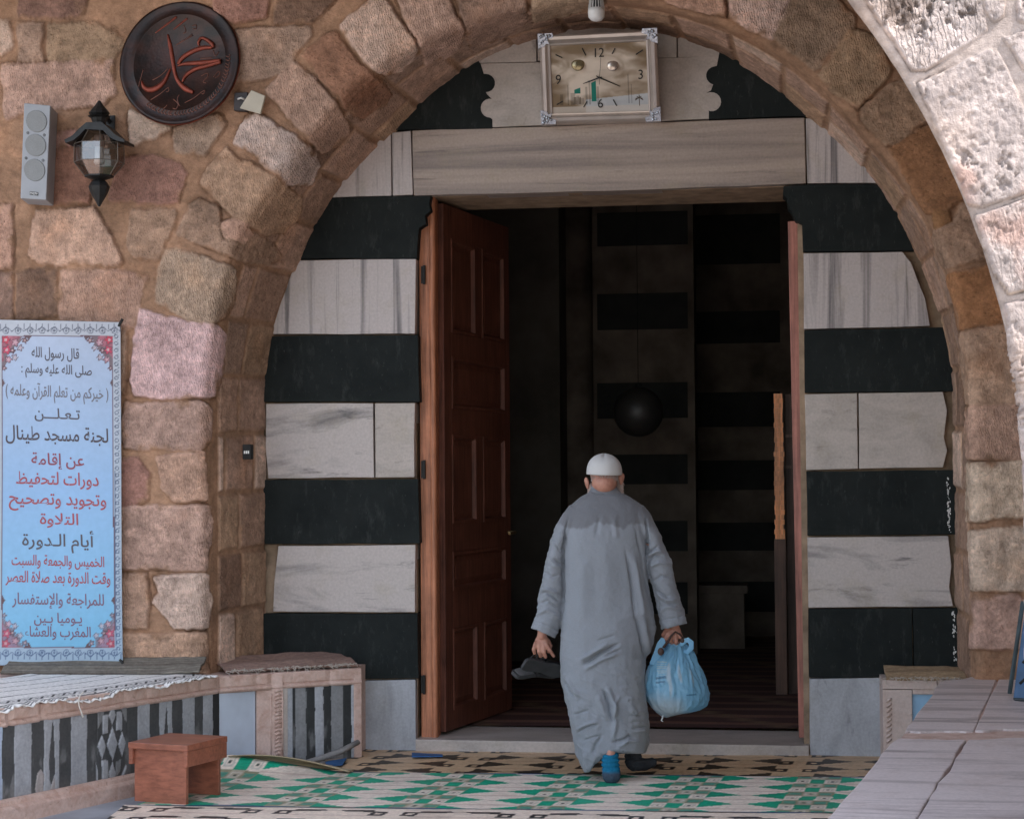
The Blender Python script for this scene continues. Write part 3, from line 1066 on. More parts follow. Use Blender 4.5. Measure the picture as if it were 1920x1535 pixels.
# ================================================================== doorway and the dark hall behind it
ZI = 0.07
b = MB()
b.box((0.6, 5.2, ZI - 0.05), (13, 10.4, 0.06))
struct(b.build('hall_floor', M['plaster']))
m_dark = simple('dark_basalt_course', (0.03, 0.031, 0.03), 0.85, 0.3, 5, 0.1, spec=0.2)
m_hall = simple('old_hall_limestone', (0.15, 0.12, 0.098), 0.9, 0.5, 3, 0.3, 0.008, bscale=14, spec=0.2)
hall = thing('hall_wall', 'far hall wall with dark and pale stone bands seen through the doorway', 'wall', (0, 5.3, 0))
YA, YB = 5.2, 7.0


def pl(px, py, y):
    return P(px, py, y)


def wallpiece(name, x0, x1, y0, y1, yw, thick, mat, parent, proud=0.0, bev=0.0):
    a, c = P(x0, y1, yw - proud), P(x1, y0, yw - proud)
    m = MB()
    m.box(((a.x + c.x) / 2, yw - proud + thick / 2, (a.z + c.z) / 2), (abs(c.x - a.x), thick, abs(c.z - a.z)))
    return m.build(name, mat, parent, bevel=bev)


# near plane: left pier, half round column, banded panel; far plane to the right
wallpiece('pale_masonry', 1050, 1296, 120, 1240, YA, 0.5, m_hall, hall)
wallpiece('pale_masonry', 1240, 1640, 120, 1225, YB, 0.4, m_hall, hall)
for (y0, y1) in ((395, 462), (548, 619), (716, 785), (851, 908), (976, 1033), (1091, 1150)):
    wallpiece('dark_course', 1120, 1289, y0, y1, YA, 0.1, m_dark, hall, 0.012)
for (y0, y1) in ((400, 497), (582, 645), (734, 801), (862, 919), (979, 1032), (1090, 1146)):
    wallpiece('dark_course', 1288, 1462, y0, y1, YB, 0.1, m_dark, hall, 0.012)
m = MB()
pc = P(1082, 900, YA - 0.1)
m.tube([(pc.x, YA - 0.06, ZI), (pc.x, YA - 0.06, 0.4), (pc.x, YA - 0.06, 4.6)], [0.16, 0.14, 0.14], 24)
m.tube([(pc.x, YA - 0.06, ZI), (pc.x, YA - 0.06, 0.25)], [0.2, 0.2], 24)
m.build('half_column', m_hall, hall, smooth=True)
wallpiece('pale_masonry', 830, 1045, 120, 1250, YA - 0.7, 0.6, simple('dark_pier_limestone', (0.11, 0.095, 0.08), 0.9, 0.3, 3, 0.2), hall)  # left pier in a darker tone than the other hall stone
# plinth standing before the far plane
a, c = P(1292, 1240, YA + 0.5), P(1402, 1098, YA + 0.5)
m = MB()
m.box(((a.x + c.x) / 2, YA + 0.7, (ZI - .03 + c.z) / 2), (c.x - a.x - 0.06, 0.4, c.z - ZI - 0.02))
m.box(((a.x + c.x) / 2, YA + 0.7, c.z - 0.03), (c.x - a.x, 0.46, 0.07))
tag(m.build('stone_plinth', m_hall, bevel=0.006), 'pale stone plinth standing in the dark hall beyond the person', 'plinth')
# enclosing surfaces
m = MB()
m.box((-3.4, 4.6, 2.6), (0.3, 8.6, 5.2))
m.box((5.6, 4.6, 2.6), (0.3, 8.6, 5.2))
m.box((1.1, 8.6, 2.6), (9.3, 0.3, 5.2))
m.box((1.1, 4.4, 5.1), (9.3, 8.6, 0.3))
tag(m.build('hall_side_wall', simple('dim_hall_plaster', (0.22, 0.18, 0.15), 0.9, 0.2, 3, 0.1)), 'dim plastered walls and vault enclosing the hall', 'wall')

# hanging dark globe
gc = P(1197, 772, 3.2)
g = thing('globe_lamp', 'dark glossy glass globe hanging in the hall above the person', 'lamp', gc)
m = MB()
R_ = 47 / F * (gc - CAM).dot(fh)
m.ball(gc, R_, 20, 32)
mt, nt, bs = newmat('dark_glass')
bs.inputs['Base Color'].default_value = (0.03, 0.028, 0.026, 1)
bs.inputs['Roughness'].default_value = 0.45
m.build('globe', mt, g, smooth=True)
m = MB()
m.tube([gc + Vector((0, 0, R_ * .95)), gc + Vector((0, 0, R_ * 1.15))], [0.03, 0.022], 12)
m.tube([gc + Vector((0, 0, R_ * 1.1)), (gc.x, gc.y, 4.95)], 0.0025, 8)
m.build('stem', M['basalt'], g, smooth=True)

# striped carpet
n, k = 60, 620
xs, ys = np.linspace(-2.2, 4.2, n), np.linspace(0.55, 7.0, k)
Y, X = np.meshgrid(ys, xs, indexing='ij')
Z = ZI + 0.004 + 0.006 * fbm(p3(X.ravel() * 1.3, Y.ravel() * 4), 5, 3).reshape(X.shape) + 0.006
st = (np.sin(Y * 2 * math.pi / 0.34) > 0.55).ravel()
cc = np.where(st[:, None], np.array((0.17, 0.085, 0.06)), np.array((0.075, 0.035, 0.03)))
dmd = (np.abs(((X.ravel() - 1.0) / 0.9 + Y.ravel() / 1.2) % 1 - .5) < 0.06)
cc[dmd] = (0.16, 0.10, 0.06)
me = grid_mesh('hall_carpet', np.stack([X, Y, Z], -1), flip=True)
setcol(me, cc)
M['weave'] = vcol('woven_fabric', 0.85, 0.25, 60, 0.3, 0.003, 220)
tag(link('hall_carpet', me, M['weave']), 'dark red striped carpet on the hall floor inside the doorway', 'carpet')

# ------------------------------------------------------------------ the door
M['door'] = wood('reddish_door_wood', (0.115, 0.041, 0.026), 0.55, gl=0.25)
M['frame'] = wood('orange_frame_wood', (0.42, 0.165, 0.085), 0.5)
M['iron'] = simple('dark_iron', (0.03, 0.03, 0.03), 0.5, 0.3, 20, 0.1, metal=0.6)
fr = thing('door_frame', 'orange brown wooden frame post at the left side of the doorway', 'door frame', P(806, 1388, 0.07))
y_f = 0.06
xa, xb, xc = P(788, 1000, y_f).x, P(809, 1000, y_f).x, P(822, 1000, y_f).x
zt_ = P(806, 372, y_f).z
m = MB()
m.box(((xa + xb) / 2, y_f + 0.05, (ZI + zt_) / 2), (xb - xa, 0.10, zt_ - ZI + 0.1))
m.build('post', M['frame'], fr, bevel=0.006)
m = MB()
m.tube([(xb + 0.012, y_f + 0.01, ZI - .03), (xb + 0.012, y_f + 0.01, zt_ + .03)], 0.019, 16)
m.box((xb + 0.012, y_f + 0.06, (ZI + zt_) / 2), (0.034, 0.09, zt_ - ZI + 0.08))
m.build('moulding', M['frame'], fr, smooth=False)
for py in (515, 880, 1283):
    c = P(793, py, 0.04)
    m = MB()
    m.box((c.x, y_f - 0.006, c.z), (0.026, 0.014, 0.10))
    m.tube([(c.x + .006, y_f - 0.014, c.z - 0.055), (c.x + .006, y_f - 0.014, c.z + 0.055)], 0.009, 10)
    m.build('hinge', M['iron'], fr, bevel=0.002)

# left leaf, opened inward
hp = P(823, 1388, y_f + 0.10)
farp = Pd(948, 1388, (hp - CAM).dot(fh) + 1.08)
ux = Vector((farp.x - hp.x, farp.y - hp.y, 0))
LW = ux.length
ux.normalize()
nx = Vector((ux.y, -ux.x, 0))            # faces the doorway side seen from outside
if nx.dot(CAM - hp) < 0:
    nx = -nx
zb_, zt2 = ZI + 0.02, P(823, 382, hp.y).z
LH = zt2 - zb_
leaf = thing('panelled_door', 'reddish brown panelled wooden door leaf standing open on the left', 'door', (hp.x, hp.y, zb_))


def L(u, z, d=0.0):
    return Vector((hp.x, hp.y, 0)) + ux * u + nx * d + Vector((0, 0, z))


def leaf_uv(px, py):
    """where that place of the photograph falls on the leaf's face"""
    d = ray(px, py)
    o = Vector((hp.x, hp.y, 0)) + nx * 0.045 - CAM
    t = o.dot(nx) / d.dot(nx)
    q = CAM + d * t - Vector((hp.x, hp.y, 0))
    return q.dot(ux), q.z


rows = [(447, 622, 2), (668, 765, 1), (815, 982, 2), (1035, 1108, 1), (1180, 1333, 2)]
body = MB()
body.obox(L(0, zb_, 0.0), ux * LW, nx * 0.028, (0, 0, LH))
pan = []
u0, u1 = 0.12, LW - 0.10
um = (u0 + u1) / 2
edges = []
for (ya, yb_, nn) in rows:
    z1 = leaf_uv(842, ya)[1]
    z0 = leaf_uv(842, yb_)[1]
    edges.append((z0, z1, nn))
edges.sort()
# rails and stiles
for (a, c) in ((0, u0), (u1, LW)):
    body.obox(L(a, zb_, 0.028), ux * (c - a), nx * 0.017, (0, 0, LH))
zz = [zb_] + [v for e in edges for v in (e[0], e[1])] + [zt2]
for i in range(0, len(zz), 2):
    body.obox(L(u0, zz[i], 0.028), ux * (u1 - u0), nx * 0.017, (0, 0, zz[i + 1] - zz[i]))
for (z0, z1, nn) in edges:
    if nn == 2:
        body.obox(L(um - 0.06, z0, 0.028), ux * 0.12, nx * 0.017, (0, 0, z1 - z0))
body.build('leaf_frame', M['door'], leaf, bevel=0.003)
for (z0, z1, nn) in edges:
    spans = [(u0, u1)] if nn == 1 else [(u0, um - 0.06), (um + 0.06, u1)]
    for (a, c) in spans:
        m = MB()
        g1, g2, g3 = 0.0, 0.022, 0.055
        def ring(g, d):
            return [L(a + g, z0 + g, d), L(c - g, z0 + g, d), L(c - g, z1 - g, d), L(a + g, z1 - g, d)]
        m.loft([ring(0.0, 0.02), ring(0.0, 0.052), ring(0.018, 0.052), ring(0.03, 0.026), ring(0.065, 0.04)])
        m.build('panel', M['door'], leaf, bevel=0.0)
hq = leaf_uv(925, 1000)
m = MB()
m.tube([L(LW - 0.05, hq[1], 0.045), L(LW - 0.05, hq[1], 0.09), L(LW - 0.17, hq[1] - 0.005, 0.095)], [0.012, 0.012, 0.009], 10)
m.build('handle', simple('worn_brass', (0.3, 0.2, 0.1), 0.4, 0.2, 30, 0, metal=1.0), leaf, bevel=0.003)

# right leaf, opened right back so that only its edge shows
e0, e1 = P(1493, 415, 0.1), P(1513, 1392, 0.1)
rl = thing('door_leaf', 'narrow reddish edge of the open door leaf at the right jamb', 'door', (e1.x, 0.1, ZI))
m = MB()
wv = Vector((0.16, 1.05, 0))
tk = Vector((0.036, -0.004, 0))
zl = e0.z
lean = Vector((P(1490, 415, 0.1).x - P(1511, 1392, 0.1).x, 0, 0))
bl = P(1510, 1392, 0.1)
bl = Vector((bl.x - 0.036, 0.1, ZI + 0.02))
vs = []
for z, l in ((0, 0), (zl - bl.z, 1)):
    o = bl + Vector((0, 0, z)) + lean * l
    vs += [o, o + tk, o + tk + wv, o + wv]
m.add(vs, [(0, 3, 2, 1), (4, 5, 6, 7), (0, 1, 5, 4), (1, 2, 6, 5), (2, 3, 7, 6), (3, 0, 4, 7)])
m.build('leaf_edge', wood('dull_red_wood', (0.26, 0.11, 0.085), 0.5), rl, bevel=0.004)
m = MB()
vs = [v + Vector((0.0, -0.012, 0)) + (tk * 0.55 if i % 4 in (1, 2) else Vector((0, 0, 0))) for i, v in enumerate(vs)]
vs = [Vector(v) for v in vs]
for i in (2, 3, 6, 7):
    vs[i] = vs[i] - wv + Vector((0, 0.03, 0))
m.add(vs, [(0, 3, 2, 1), (4, 5, 6, 7), (0, 1, 5, 4), (1, 2, 6, 5), (2, 3, 7, 6), (3, 0, 4, 7)])
m.build('cover_strip', wood('red_strip_wood', (0.34, 0.13, 0.095), 0.5), rl, bevel=0.004)

# tall carved cupboard inside on the right with an orange edge coloured brighter where lit
yc = 2.3
ca, cb, ce = P(1453, 1245, yc), P(1471, 738, yc), P(1560, 738, yc)
cz = cb.z
cup = thing('wooden_cupboard', 'dark wooden cupboard with a carved orange front edge tinted as lit inside the hall', 'cupboard', (ca.x, yc, ZI))
m = MB()
m.box(((cb.x + ce.x) / 2, yc + 0.2, (ZI + cz) / 2), (ce.x - cb.x, 0.34, cz - ZI))
m.build('body', wood('dark_cupboard_wood', (0.07, 0.04, 0.028), 0.6), cup, bevel=0.005)
m = MB()
for z in (P(1480, 817, yc).z, P(1480, 875, yc).z):
    m = MB()
    m.box(((cb.x + ce.x) / 2, yc + 0.02, z), (ce.x - cb.x, 0.04, 0.02))
    m.build('shelf_rail', wood('rail_wood', (0.12, 0.07, 0.05), 0.5), cup)
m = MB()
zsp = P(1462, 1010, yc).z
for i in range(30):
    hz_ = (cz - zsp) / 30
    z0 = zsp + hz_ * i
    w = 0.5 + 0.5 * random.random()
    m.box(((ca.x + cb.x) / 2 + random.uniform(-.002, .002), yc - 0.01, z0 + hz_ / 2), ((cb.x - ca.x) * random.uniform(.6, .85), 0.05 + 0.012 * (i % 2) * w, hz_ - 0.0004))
m.build('carved_edge', wood('orange_wood_lit_tint', (0.75, 0.27, 0.09), 0.3), cup)  # upper edge tinted bright to stand for light falling on it

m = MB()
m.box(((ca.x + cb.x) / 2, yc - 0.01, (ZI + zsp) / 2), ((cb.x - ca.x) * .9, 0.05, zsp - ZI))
m.build('lower_edge', wood('edge_wood_shade_tint', (0.10, 0.05, 0.032), 0.5), cup, bevel=0.003)  # same edge tinted dark as its shaded lower part
# ================================================================== mats, benches, slab, stool
SH = math.tan(math.radians(7.0))            # the weave runs a little askew to the wall


def motif(u, v, kind, seed):
    """plastic mat: rows of triangles between chequered columns; u across, v away from the camera (metres)"""
    n = len(u)
    z0 = np.zeros(n)
    ju = fbm(np.stack([u * 6, v * 9, z0], -1), seed, 3) * 0.006
    sv = np.round(v / 0.012) * 0.012
    u = u + ju
    per, hv = 0.60, 0.255
    cream = {'green': (0.86, 0.745, 0.63), 'tan': (0.60, 0.42, 0.255), 'near': (0.90, 0.75, 0.62)}[kind]
    col = np.tile(np.array(cream), (n, 1))
    strand = _hash(np.floor(u / 0.02).astype(int), np.floor(v / 0.008).astype(int), z0.astype(int), seed)
    k = np.floor(u / per)
    fu = u - k * per
    r = np.floor(v / hv)
    fv = (v - r * hv) / hv
    sf = (sv - np.floor(sv / hv) * hv) / hv
    main = {'green': (0.010, 0.40, 0.235), 'tan': (0.03, 0.024, 0.018), 'near': (0.035, 0.033, 0.034)}[kind]
    second = {'green': (0.33, 0.31, 0.20), 'tan': (0.035, 0.028, 0.02), 'near': (0.05, 0.045, 0.045)}[kind]
    main, second = np.array(main), np.array(second)
    c0_, c1_ = 0.0, 0.225
    inn = fu < c1_
    # chequered column: three strips, two beats per row
    s = np.floor(fu / (c1_ / 3)).astype(int)
    beat = np.floor(fv * 2).astype(int)
    half = fv * 2 - beat
    fs = fu / (c1_ / 3) - s
    if kind == 'green':
        ch = inn & (s == 1) & (beat == 0)
        col[ch] = main
        c2 = inn & (s != 1) & (beat == 1)
        col[c2] = second
        c3 = inn & (s == 1) & (beat == 1)
        col[c3] = (0.50, 0.45, 0.33)
        box = inn & (((s != 1) & (beat == 0)) | ((s == 1) & (beat == 1)))
        rim = box & (np.abs(half - .5) < .33) & (np.abs(fs - .5) < .36) & ~((np.abs(half - .5) < .2) & (np.abs(fs - .5) < .22))
        col[rim] = (0.62, 0.58, 0.5)
        dot = box & (np.abs(half - .5) < .1) & (np.abs(fs - .5) < .1)
        col[dot] = (0.05, 0.07, 0.06)
        gl = inn & (s != 1) & (beat == 1) & (np.abs(half - .5) < .25) & (np.abs(fs - .5) < .38)
        col[gl] = (0.10, 0.33, 0.24)
    else:
        ch = inn & (s != 1) & (beat == 0) & (np.abs(half - .5) < .42)
        col[ch] = main
        win = ch & (np.abs(half - .5) < .14) & (np.abs(fs - .5) < .2)
        col[win] = np.array(cream) * 1.05
        if kind == 'nearer':
            ch2 = inn & (s == 1) & (beat == 1) & (np.abs(half - .5) < .4)
            col[ch2] = main
    # triangles on both sides, apex away from the column
    gapw = per - c1_
    x = (fu - c1_) / gapw
    Lt = 0.44
    tri_l = (x >= 0) & (x < Lt) & (np.abs(sf - 0.5) < 0.40 * (1 - x / Lt))
    tri_r = (x > 1 - Lt) & (x <= 1) & (np.abs(sf - 0.5) < 0.40 * (1 - (1 - x) / Lt))
    tri = tri_l | tri_r
    tc = main if kind != 'tan' else np.array((0.05, 0.038, 0.025))
    if kind == 'near':
        tri = tri & (np.abs(sf - .5) < .10)
    col[tri] = tc
    # thin wavy lines between
    ln = (x >= 0) & (np.abs(((fv + 0.5) % 1) - 0.5) < 0.045) & ~tri
    col[ln] = np.array(cream) * np.array((0.84, 0.78, 0.78))
    ln2 = (x >= 0) & (np.abs(fv - 0.5) < 0.03) & ~tri
    col[ln2] = np.array(cream) * np.array((0.74, 0.71, 0.71))
    if kind == 'green':
        fade = sstep(-0.1, 0.35, fbm(np.stack([u * 1.1, v * 2.2, z0], -1), seed + 3, 3))
        g = tri | (inn & (s == 1) & (beat == 0))
        col[g] = col[g] * (1 - 0.25 * fade[g][:, None]) + np.array((0.03, 0.10, 0.07)) * 0.25 * fade[g][:, None]
    col = col * (1 + 0.12 * strand)[:, None]
    worn = sstep(0.1, 0.5, fbm(np.stack([u * 3, v * 3, z0], -1), seed + 9, 4))
    col = col * (1 - 0.18 * worn)[:, None]
    return col


def mat_sheet(name, poly, kind, z, seed, lift=None, off=(0, 0), step=0.008, rip=0.003):
    """poly: four corners front-left, front-right, back-right, back-left in world x, y"""
    A, B_, C_, D_ = [np.array(p, float) for p in poly]
    nu = int(max(np.linalg.norm(B_ - A), np.linalg.norm(C_ - D_)) / step)
    nv = int(max(np.linalg.norm(D_ - A), np.linalg.norm(C_ - B_)) / step)
    u, v = np.linspace(0, 1, nu), np.linspace(0, 1, nv)
    Vv, U = np.meshgrid(v, u, indexing='ij')
    wob = fbm(p3(U.ravel() * 14, Vv.ravel() * 3), seed + 60, 2).reshape(U.shape) * 0.004
    xy = ((1 - U) * (1 - Vv))[..., None] * A + (U * (1 - Vv))[..., None] * B_ + (U * Vv)[..., None] * C_ + ((1 - U) * Vv)[..., None] * D_
    x, y = xy[..., 0], xy[..., 1] + wob
    h = fbm(p3(x.ravel() * 1.8, y.ravel() * 4.0), seed, 3).reshape(x.shape)
    zz = z + np.maximum(h, 0) * rip * 2 + 0.001 * np.sin(y * 260)
    if lift is not None:
        zz = zz + lift(x, y)
    col = motif((x - y * SH).ravel() + off[0], y.ravel() + off[1], kind, seed)
    # bound edges
    ex = np.minimum(Vv, 1 - Vv).ravel() * np.linalg.norm(D_ - A)
    if kind == 'green':
        col[ex < 0.010] = (0.05, 0.12, 0.25)
    me = grid_mesh(name, np.stack([x, y, zz], -1), flip=True)
    setcol(me, col)
    return link(name, me, M['mat'])


M['mat'] = vcol('plastic_weave', 0.45, 0.10, 90, 0.25, 0.002, 260, spec=0.45)
bb = lambda px, py, z=0.0: (Pz(px, py, z).x, Pz(px, py, z).y)


def lift_tan(x, y):
    xl = bb(690, 1414)[0]
    return 0.05 * np.clip((xl - x) / 0.2, 0, 1) ** 1.6 * np.clip((y + 0.30) / 0.3, 0, 1)


def lift_green(x, y):
    q0 = np.array(bb(640, 1452))
    q1 = np.array(bb(430, 1452))
    t = np.clip((q0[0] - x) / (q0[0] - q1[0]), 0, 1)
    yb_ = bb(540, 1452)[1]
    return 0.085 * t ** 1.1 * np.clip((y - yb_ + 0.24) / 0.24, 0, 1) ** 2


tag(mat_sheet('floor_mat', [bb(505, 1466), bb(1780, 1466), bb(1780, 1412), bb(655, 1405)], 'tan', 0.004, 11, lift_tan, off=(0.22, 0.1)),
    'tan plastic floor mat with black motifs along the threshold', 'mat', 'woven plastic mats on the porch floor')
tag(mat_sheet('floor_mat', [bb(255, 1513), bb(1760, 1531), bb(1760, 1462), bb(428, 1448)], 'green', 0.012, 12, lift_green, off=(0.06, 0.0)),
    'cream plastic floor mat with bright green triangles under the person', 'mat', 'woven plastic mats on the porch floor')
tag(mat_sheet('floor_mat', [bb(60, 1655), bb(1750, 1655), bb(1750, 1528), bb(232, 1512)], 'near', 0.008, 13, None, off=(0.1, 0.07)),
    'cream plastic floor mat with small black checks nearest the camera', 'mat', 'woven plastic mats on the porch floor')
# turned-up corner showing the straw underside, blue edge of an under-mat
q = [Pz(428, 1452, 0.0), Pz(470, 1452, 0), Pz(560, 1452, 0), Pz(655, 1455, 0)]
n, k = 50, 14
pos = np.zeros((n, k, 3))
for i in range(n):
    s = i / (n - 1)
    base = q[0].lerp(q[3], s)
    hgt = 0.088 * math.sin(math.pi * min(1, (1 - s) * 0.62 + 0.02)) ** 1.0
    for j in range(k):
        t = j / (k - 1)
        pos[i, j] = (base.x, base.y + 0.11 * t + 0.02 * math.sin(3 * t), 0.02 + hgt * math.cos(t * math.pi / 2) ** 0.9 * 1.0)
u = np.repeat(np.linspace(0, 1, n), k)
v = np.tile(np.linspace(0, 1, k), n)
me = grid_mesh('mat_corner', pos)
cc = np.array((0.40, 0.32, 0.20)) * (1 + 0.25 * np.sin(u * 300)[:, None] * np.sin(v * 60)[:, None])
setcol(me, cc)
o = link('mat_corner', me, M['mat'])
sm_ = o.modifiers.new('thick', 'SOLIDIFY')
sm_.thickness = 0.004
tag(o, 'turned up straw coloured mat corner beside the wooden stool', 'mat corner')
for nm, pts, lb in (('blue_underlay', [(772, 1410), (830, 1413), (830, 1416), (772, 1417)], 'thin blue underlay peeping out below the white threshold at its left end'),
                    ('blue_underlay', [(610, 1427), (650, 1420), (642, 1432), (612, 1434)], 'small blue underlay scrap at the foot of the striped bench end')):
    m = MB()
    pp = [Pz(x, y, 0.02) for x, y in pts]
    m.prism(pp[::-1], (0, 0, -0.006))
    tag(m.build(nm, simple(nm, (0.02, 0.10, 0.26), 0.6, 0.2)), lb, 'underlay', 'blue underlay edges')

# ------------------------------------------------------------------ left bench
ZB = 0.50
M['pinkstone'] = marble('pink_marble', (0.62, 0.455, 0.39), (0.48, 0.30, 0.235), (5, 5, 5), contrast=0.9, rough=0.55, stain=(0.30, 0.17, 0.11))
M['bluepanel'] = simple('bluish_marble_panel', (0.55, 0.62, 0.72), 0.45, 0.12, 5, 0.05)
b0, b1 = Pz(0, 1328, ZB), Pz(411, 1268, ZB)
b0 = b0 + (b0 - b1) * 0.55
b2, b3, b4 = Pz(480, 1262, ZB), Pz(530, 1260, ZB), Pz(677, 1252, ZB)
bench = thing('stone_bench', 'low stone bench faced in black and grey striped marble under the banner', 'bench', (b0.x, b0.y, 0))


def upright(name, pa, pb, z0, z1, mat, parent, proud=0.0, thick=0.1, bevel=0.003):
    d = Vector((pb.x - pa.x, pb.y - pa.y, 0))
    nrm_ = Vector((d.y, -d.x, 0)).normalized()
    m = MB()
    o = Vector((pa.x, pa.y, z0)) + nrm_ * proud
    m.obox(o, d, -nrm_ * thick, (0, 0, z1 - z0))
    return m.build(name, mat, parent, bevel=bevel), nrm_


def coping(pa, pb, parent):
    """flat lip above a round moulding"""
    d = Vector((pb.x - pa.x, pb.y - pa.y, 0))
    nrm_ = Vector((d.y, -d.x, 0)).normalized()
    L_ = d.length
    prof = [(-0.06, 0), (0.0, 0.0), (0.004, -0.004), (0.004, -0.055), (-0.004, -0.058), (-0.004, -0.062), (0.006, -0.066), (0.012, -0.073), (0.012, -0.08), (0.006, -0.087), (-0.004, -0.092), (-0.06, -0.092)]
    n_ = max(2, int(L_ / 0.03))
    rings = []
    for i in range(n_ + 1):
        p = Vector((pa.x, pa.y, 0)) + d * (i / n_)
        ch = max(0, vnoise(np.array([[i * 0.9, pa.x * 3, 0]]), 3)[0] - 0.35) * 0.016
        rings.append([p + nrm_ * (x - (ch if x > 0.003 else 0)) + Vector((0, 0, ZB + z + (ch if z > -0.01 and x >= 0 else 0) * -0.5)) for x, z in prof])
    m = MB()
    m.loft(rings)
    return m.build('coping', M['pinkstone'], parent, smooth=False)


def stripes(name, pa, pb, z0, z1, edges, parent, diamonds=(), step=0.004):
    """inlaid upright strips; edges = list of (pixel x of right boundary, kind)"""
    d = Vector((pb.x - pa.x, pb.y - pa.y, 0))
    nrm_ = Vector((d.y, -d.x, 0)).normalized()
    nu, nv = int(d.length / step), int((z1 - z0) / (step * 1.5))
    uu, vv = np.meshgrid(np.linspace(0, 1, nu), np.linspace(0, 1, nv), indexing='ij')
    p = np.array(pa)[None, None] * 0 + np.stack([pa.x + d.x * uu, pa.y + d.y * uu, z0 + (z1 - z0) * vv], -1)
    flat = p.reshape(-1, 3)
    px = topx(flat)
    # strips are upright: use the column's pixel at mid height
    mid = topx(np.stack([pa.x + d.x * uu.ravel(), pa.y + d.y * uu.ravel(), np.full(uu.size, (z0 + z1) / 2)], -1))[:, 0]
    mid = mid + fbm(flat * 12, 5, 3) * 1.1
    base = {'d': np.array((0.075, 0.078, 0.08)), 'k': np.array((0.03, 0.033, 0.034)), 'l': np.array((0.37, 0.385, 0.41)), 'm': np.array((0.23, 0.235, 0.24)), 'b': np.array((0.40, 0.48, 0.60)), 'p': np.array((0.36, 0.33, 0.32))}
    col = np.tile(base['d'], (len(flat), 1))
    h = np.zeros(len(flat))
    last = -1e9
    for xb_, kd in edges:
        s = (mid > last) & (mid <= xb_)
        col[s] = base[kd]
        h[s] += 0.002 if kd in 'lbp' else 0.0
        jd = np.minimum(np.abs(mid - last), np.abs(mid - xb_))
        s2 = s & (jd < 0.5)
        h[s2] -= 0.002
        last = xb_
    for poly, kd, hh in diamonds:
        dd = sdf(poly, px)
        s = dd > 0
        col[s] = base[kd]
        h[s] = hh * sstep(0, 1.0, dd[s])
        s = (dd <= 0) & (dd > -0.8)
        h[s] -= 0.003
    cl = fbm(flat * 9, 8, 5)
    sc = sstep(0.12, 0.45, fbm(flat * np.array((24, 24, 9)), 9, 4))
    dk = col.mean(1) < 0.12
    col = col * (1 + 0.24 * cl)[:, None]
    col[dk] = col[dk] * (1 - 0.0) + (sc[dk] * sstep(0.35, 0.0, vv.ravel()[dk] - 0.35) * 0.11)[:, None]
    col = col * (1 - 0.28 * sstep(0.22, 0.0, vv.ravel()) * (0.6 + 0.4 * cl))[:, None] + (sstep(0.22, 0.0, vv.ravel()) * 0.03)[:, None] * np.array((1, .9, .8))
    h = h + fbm(flat * 30, 10, 3) * 0.0012 + fbm(flat * 6, 12, 3) * 0.002
    q = flat + np.array(nrm_)[None] * h[:, None]
    me = grid_mesh(name, q.reshape(nu, nv, 3))
    setcol(me, col)
    return link(name, me, M['inlay'], parent)


M['inlay'] = vcol('inlaid_stone', 0.5, 0.18, 60, 0.2, 0.003, 90, spec=0.35)
Q = lambda pts: [(x / 4.571, 1230 + y / 4.571) for x, y in pts]
dia = [
    (Q([(835, 430), (1090, 390), (1090, 1080), (830, 1170)]), 'd', 0.0),
    (Q([(838, 440), (905, 425), (880, 540), (840, 625)]), 'm', 0.002), (Q([(1030, 415), (1085, 400), (1088, 570), (1068, 540)]), 'm', 0.002),
    (Q([(962, 415), (992, 500), (962, 585), (930, 505)]), 'l', 0.004), (Q([(880, 502), (928, 497), (924, 660), (876, 664)]), 'l', 0.004), (Q([(996, 478), (1046, 472), (1046, 632), (994, 634)]), 'l', 0.004),
    (Q([(962, 598), (1006, 745), (966, 890), (914, 760)]), 'l', 0.005), (Q([(874, 668), (908, 775), (874, 885), (834, 770)]), 'l', 0.005), (Q([(1044, 640), (1078, 735), (1046, 860), (1012, 755)]), 'l', 0.005),
    (Q([(870, 892), (924, 886), (926, 1050), (872, 1056)]), 'l', 0.006), (Q([(964, 900), (994, 1000), (964, 1128), (930, 1010)]), 'l', 0.004), (Q([(990, 900), (1040, 880), (1030, 985), (996, 1030)]), 'm', 0.003),
    (Q([(1080, 920), (1090, 960), (1025, 1110), (1005, 1105)]), 'l', 0.004), (Q([(822, 905), (840, 990), (838, 1165), (826, 1165)]), 'l', 0.004),
    (Q([(355, 960), (378, 1010), (370, 1190), (330, 1215), (300, 1140), (320, 1000)]), 'p', 0.002),
    (Q([(450, 560), (458, 560), (470, 900), (470, 1000), (440, 1100), (425, 1060), (420, 900)]), 'd', 0.0), (Q([(470, 1030), (468, 1160), (440, 1210), (430, 1130)]), 'p', 0.003),
    (Q([(1428, 440), (1432, 440), (1442, 720), (1402, 720)]), 'd', 0.0),
]
# mid-height pixel positions of the strips
E1 = [(4, 'b'), (27, 'd'), (59, 'l'), (82, 'd'), (111, 'l'), (133, 'd'), (163, 'l'), (183, 'd'), (238, 'm'), (258, 'd'), (281, 'l'), (299, 'd'), (323, 'l'), (342, 'd'), (365, 'l'), (381, 'd'), (399, 'l'), (900, 'k')]
E1 = [(-150, 'l'), (-120, 'd'), (-85, 'l'), (-55, 'd'), (-25, 'b')] + E1
zc0, zc1 = 0.075, ZB - 0.085
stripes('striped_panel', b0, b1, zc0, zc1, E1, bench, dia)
coping(b0, b1, bench)
coping(b1, b3, bench)
coping(b3, b4, bench)
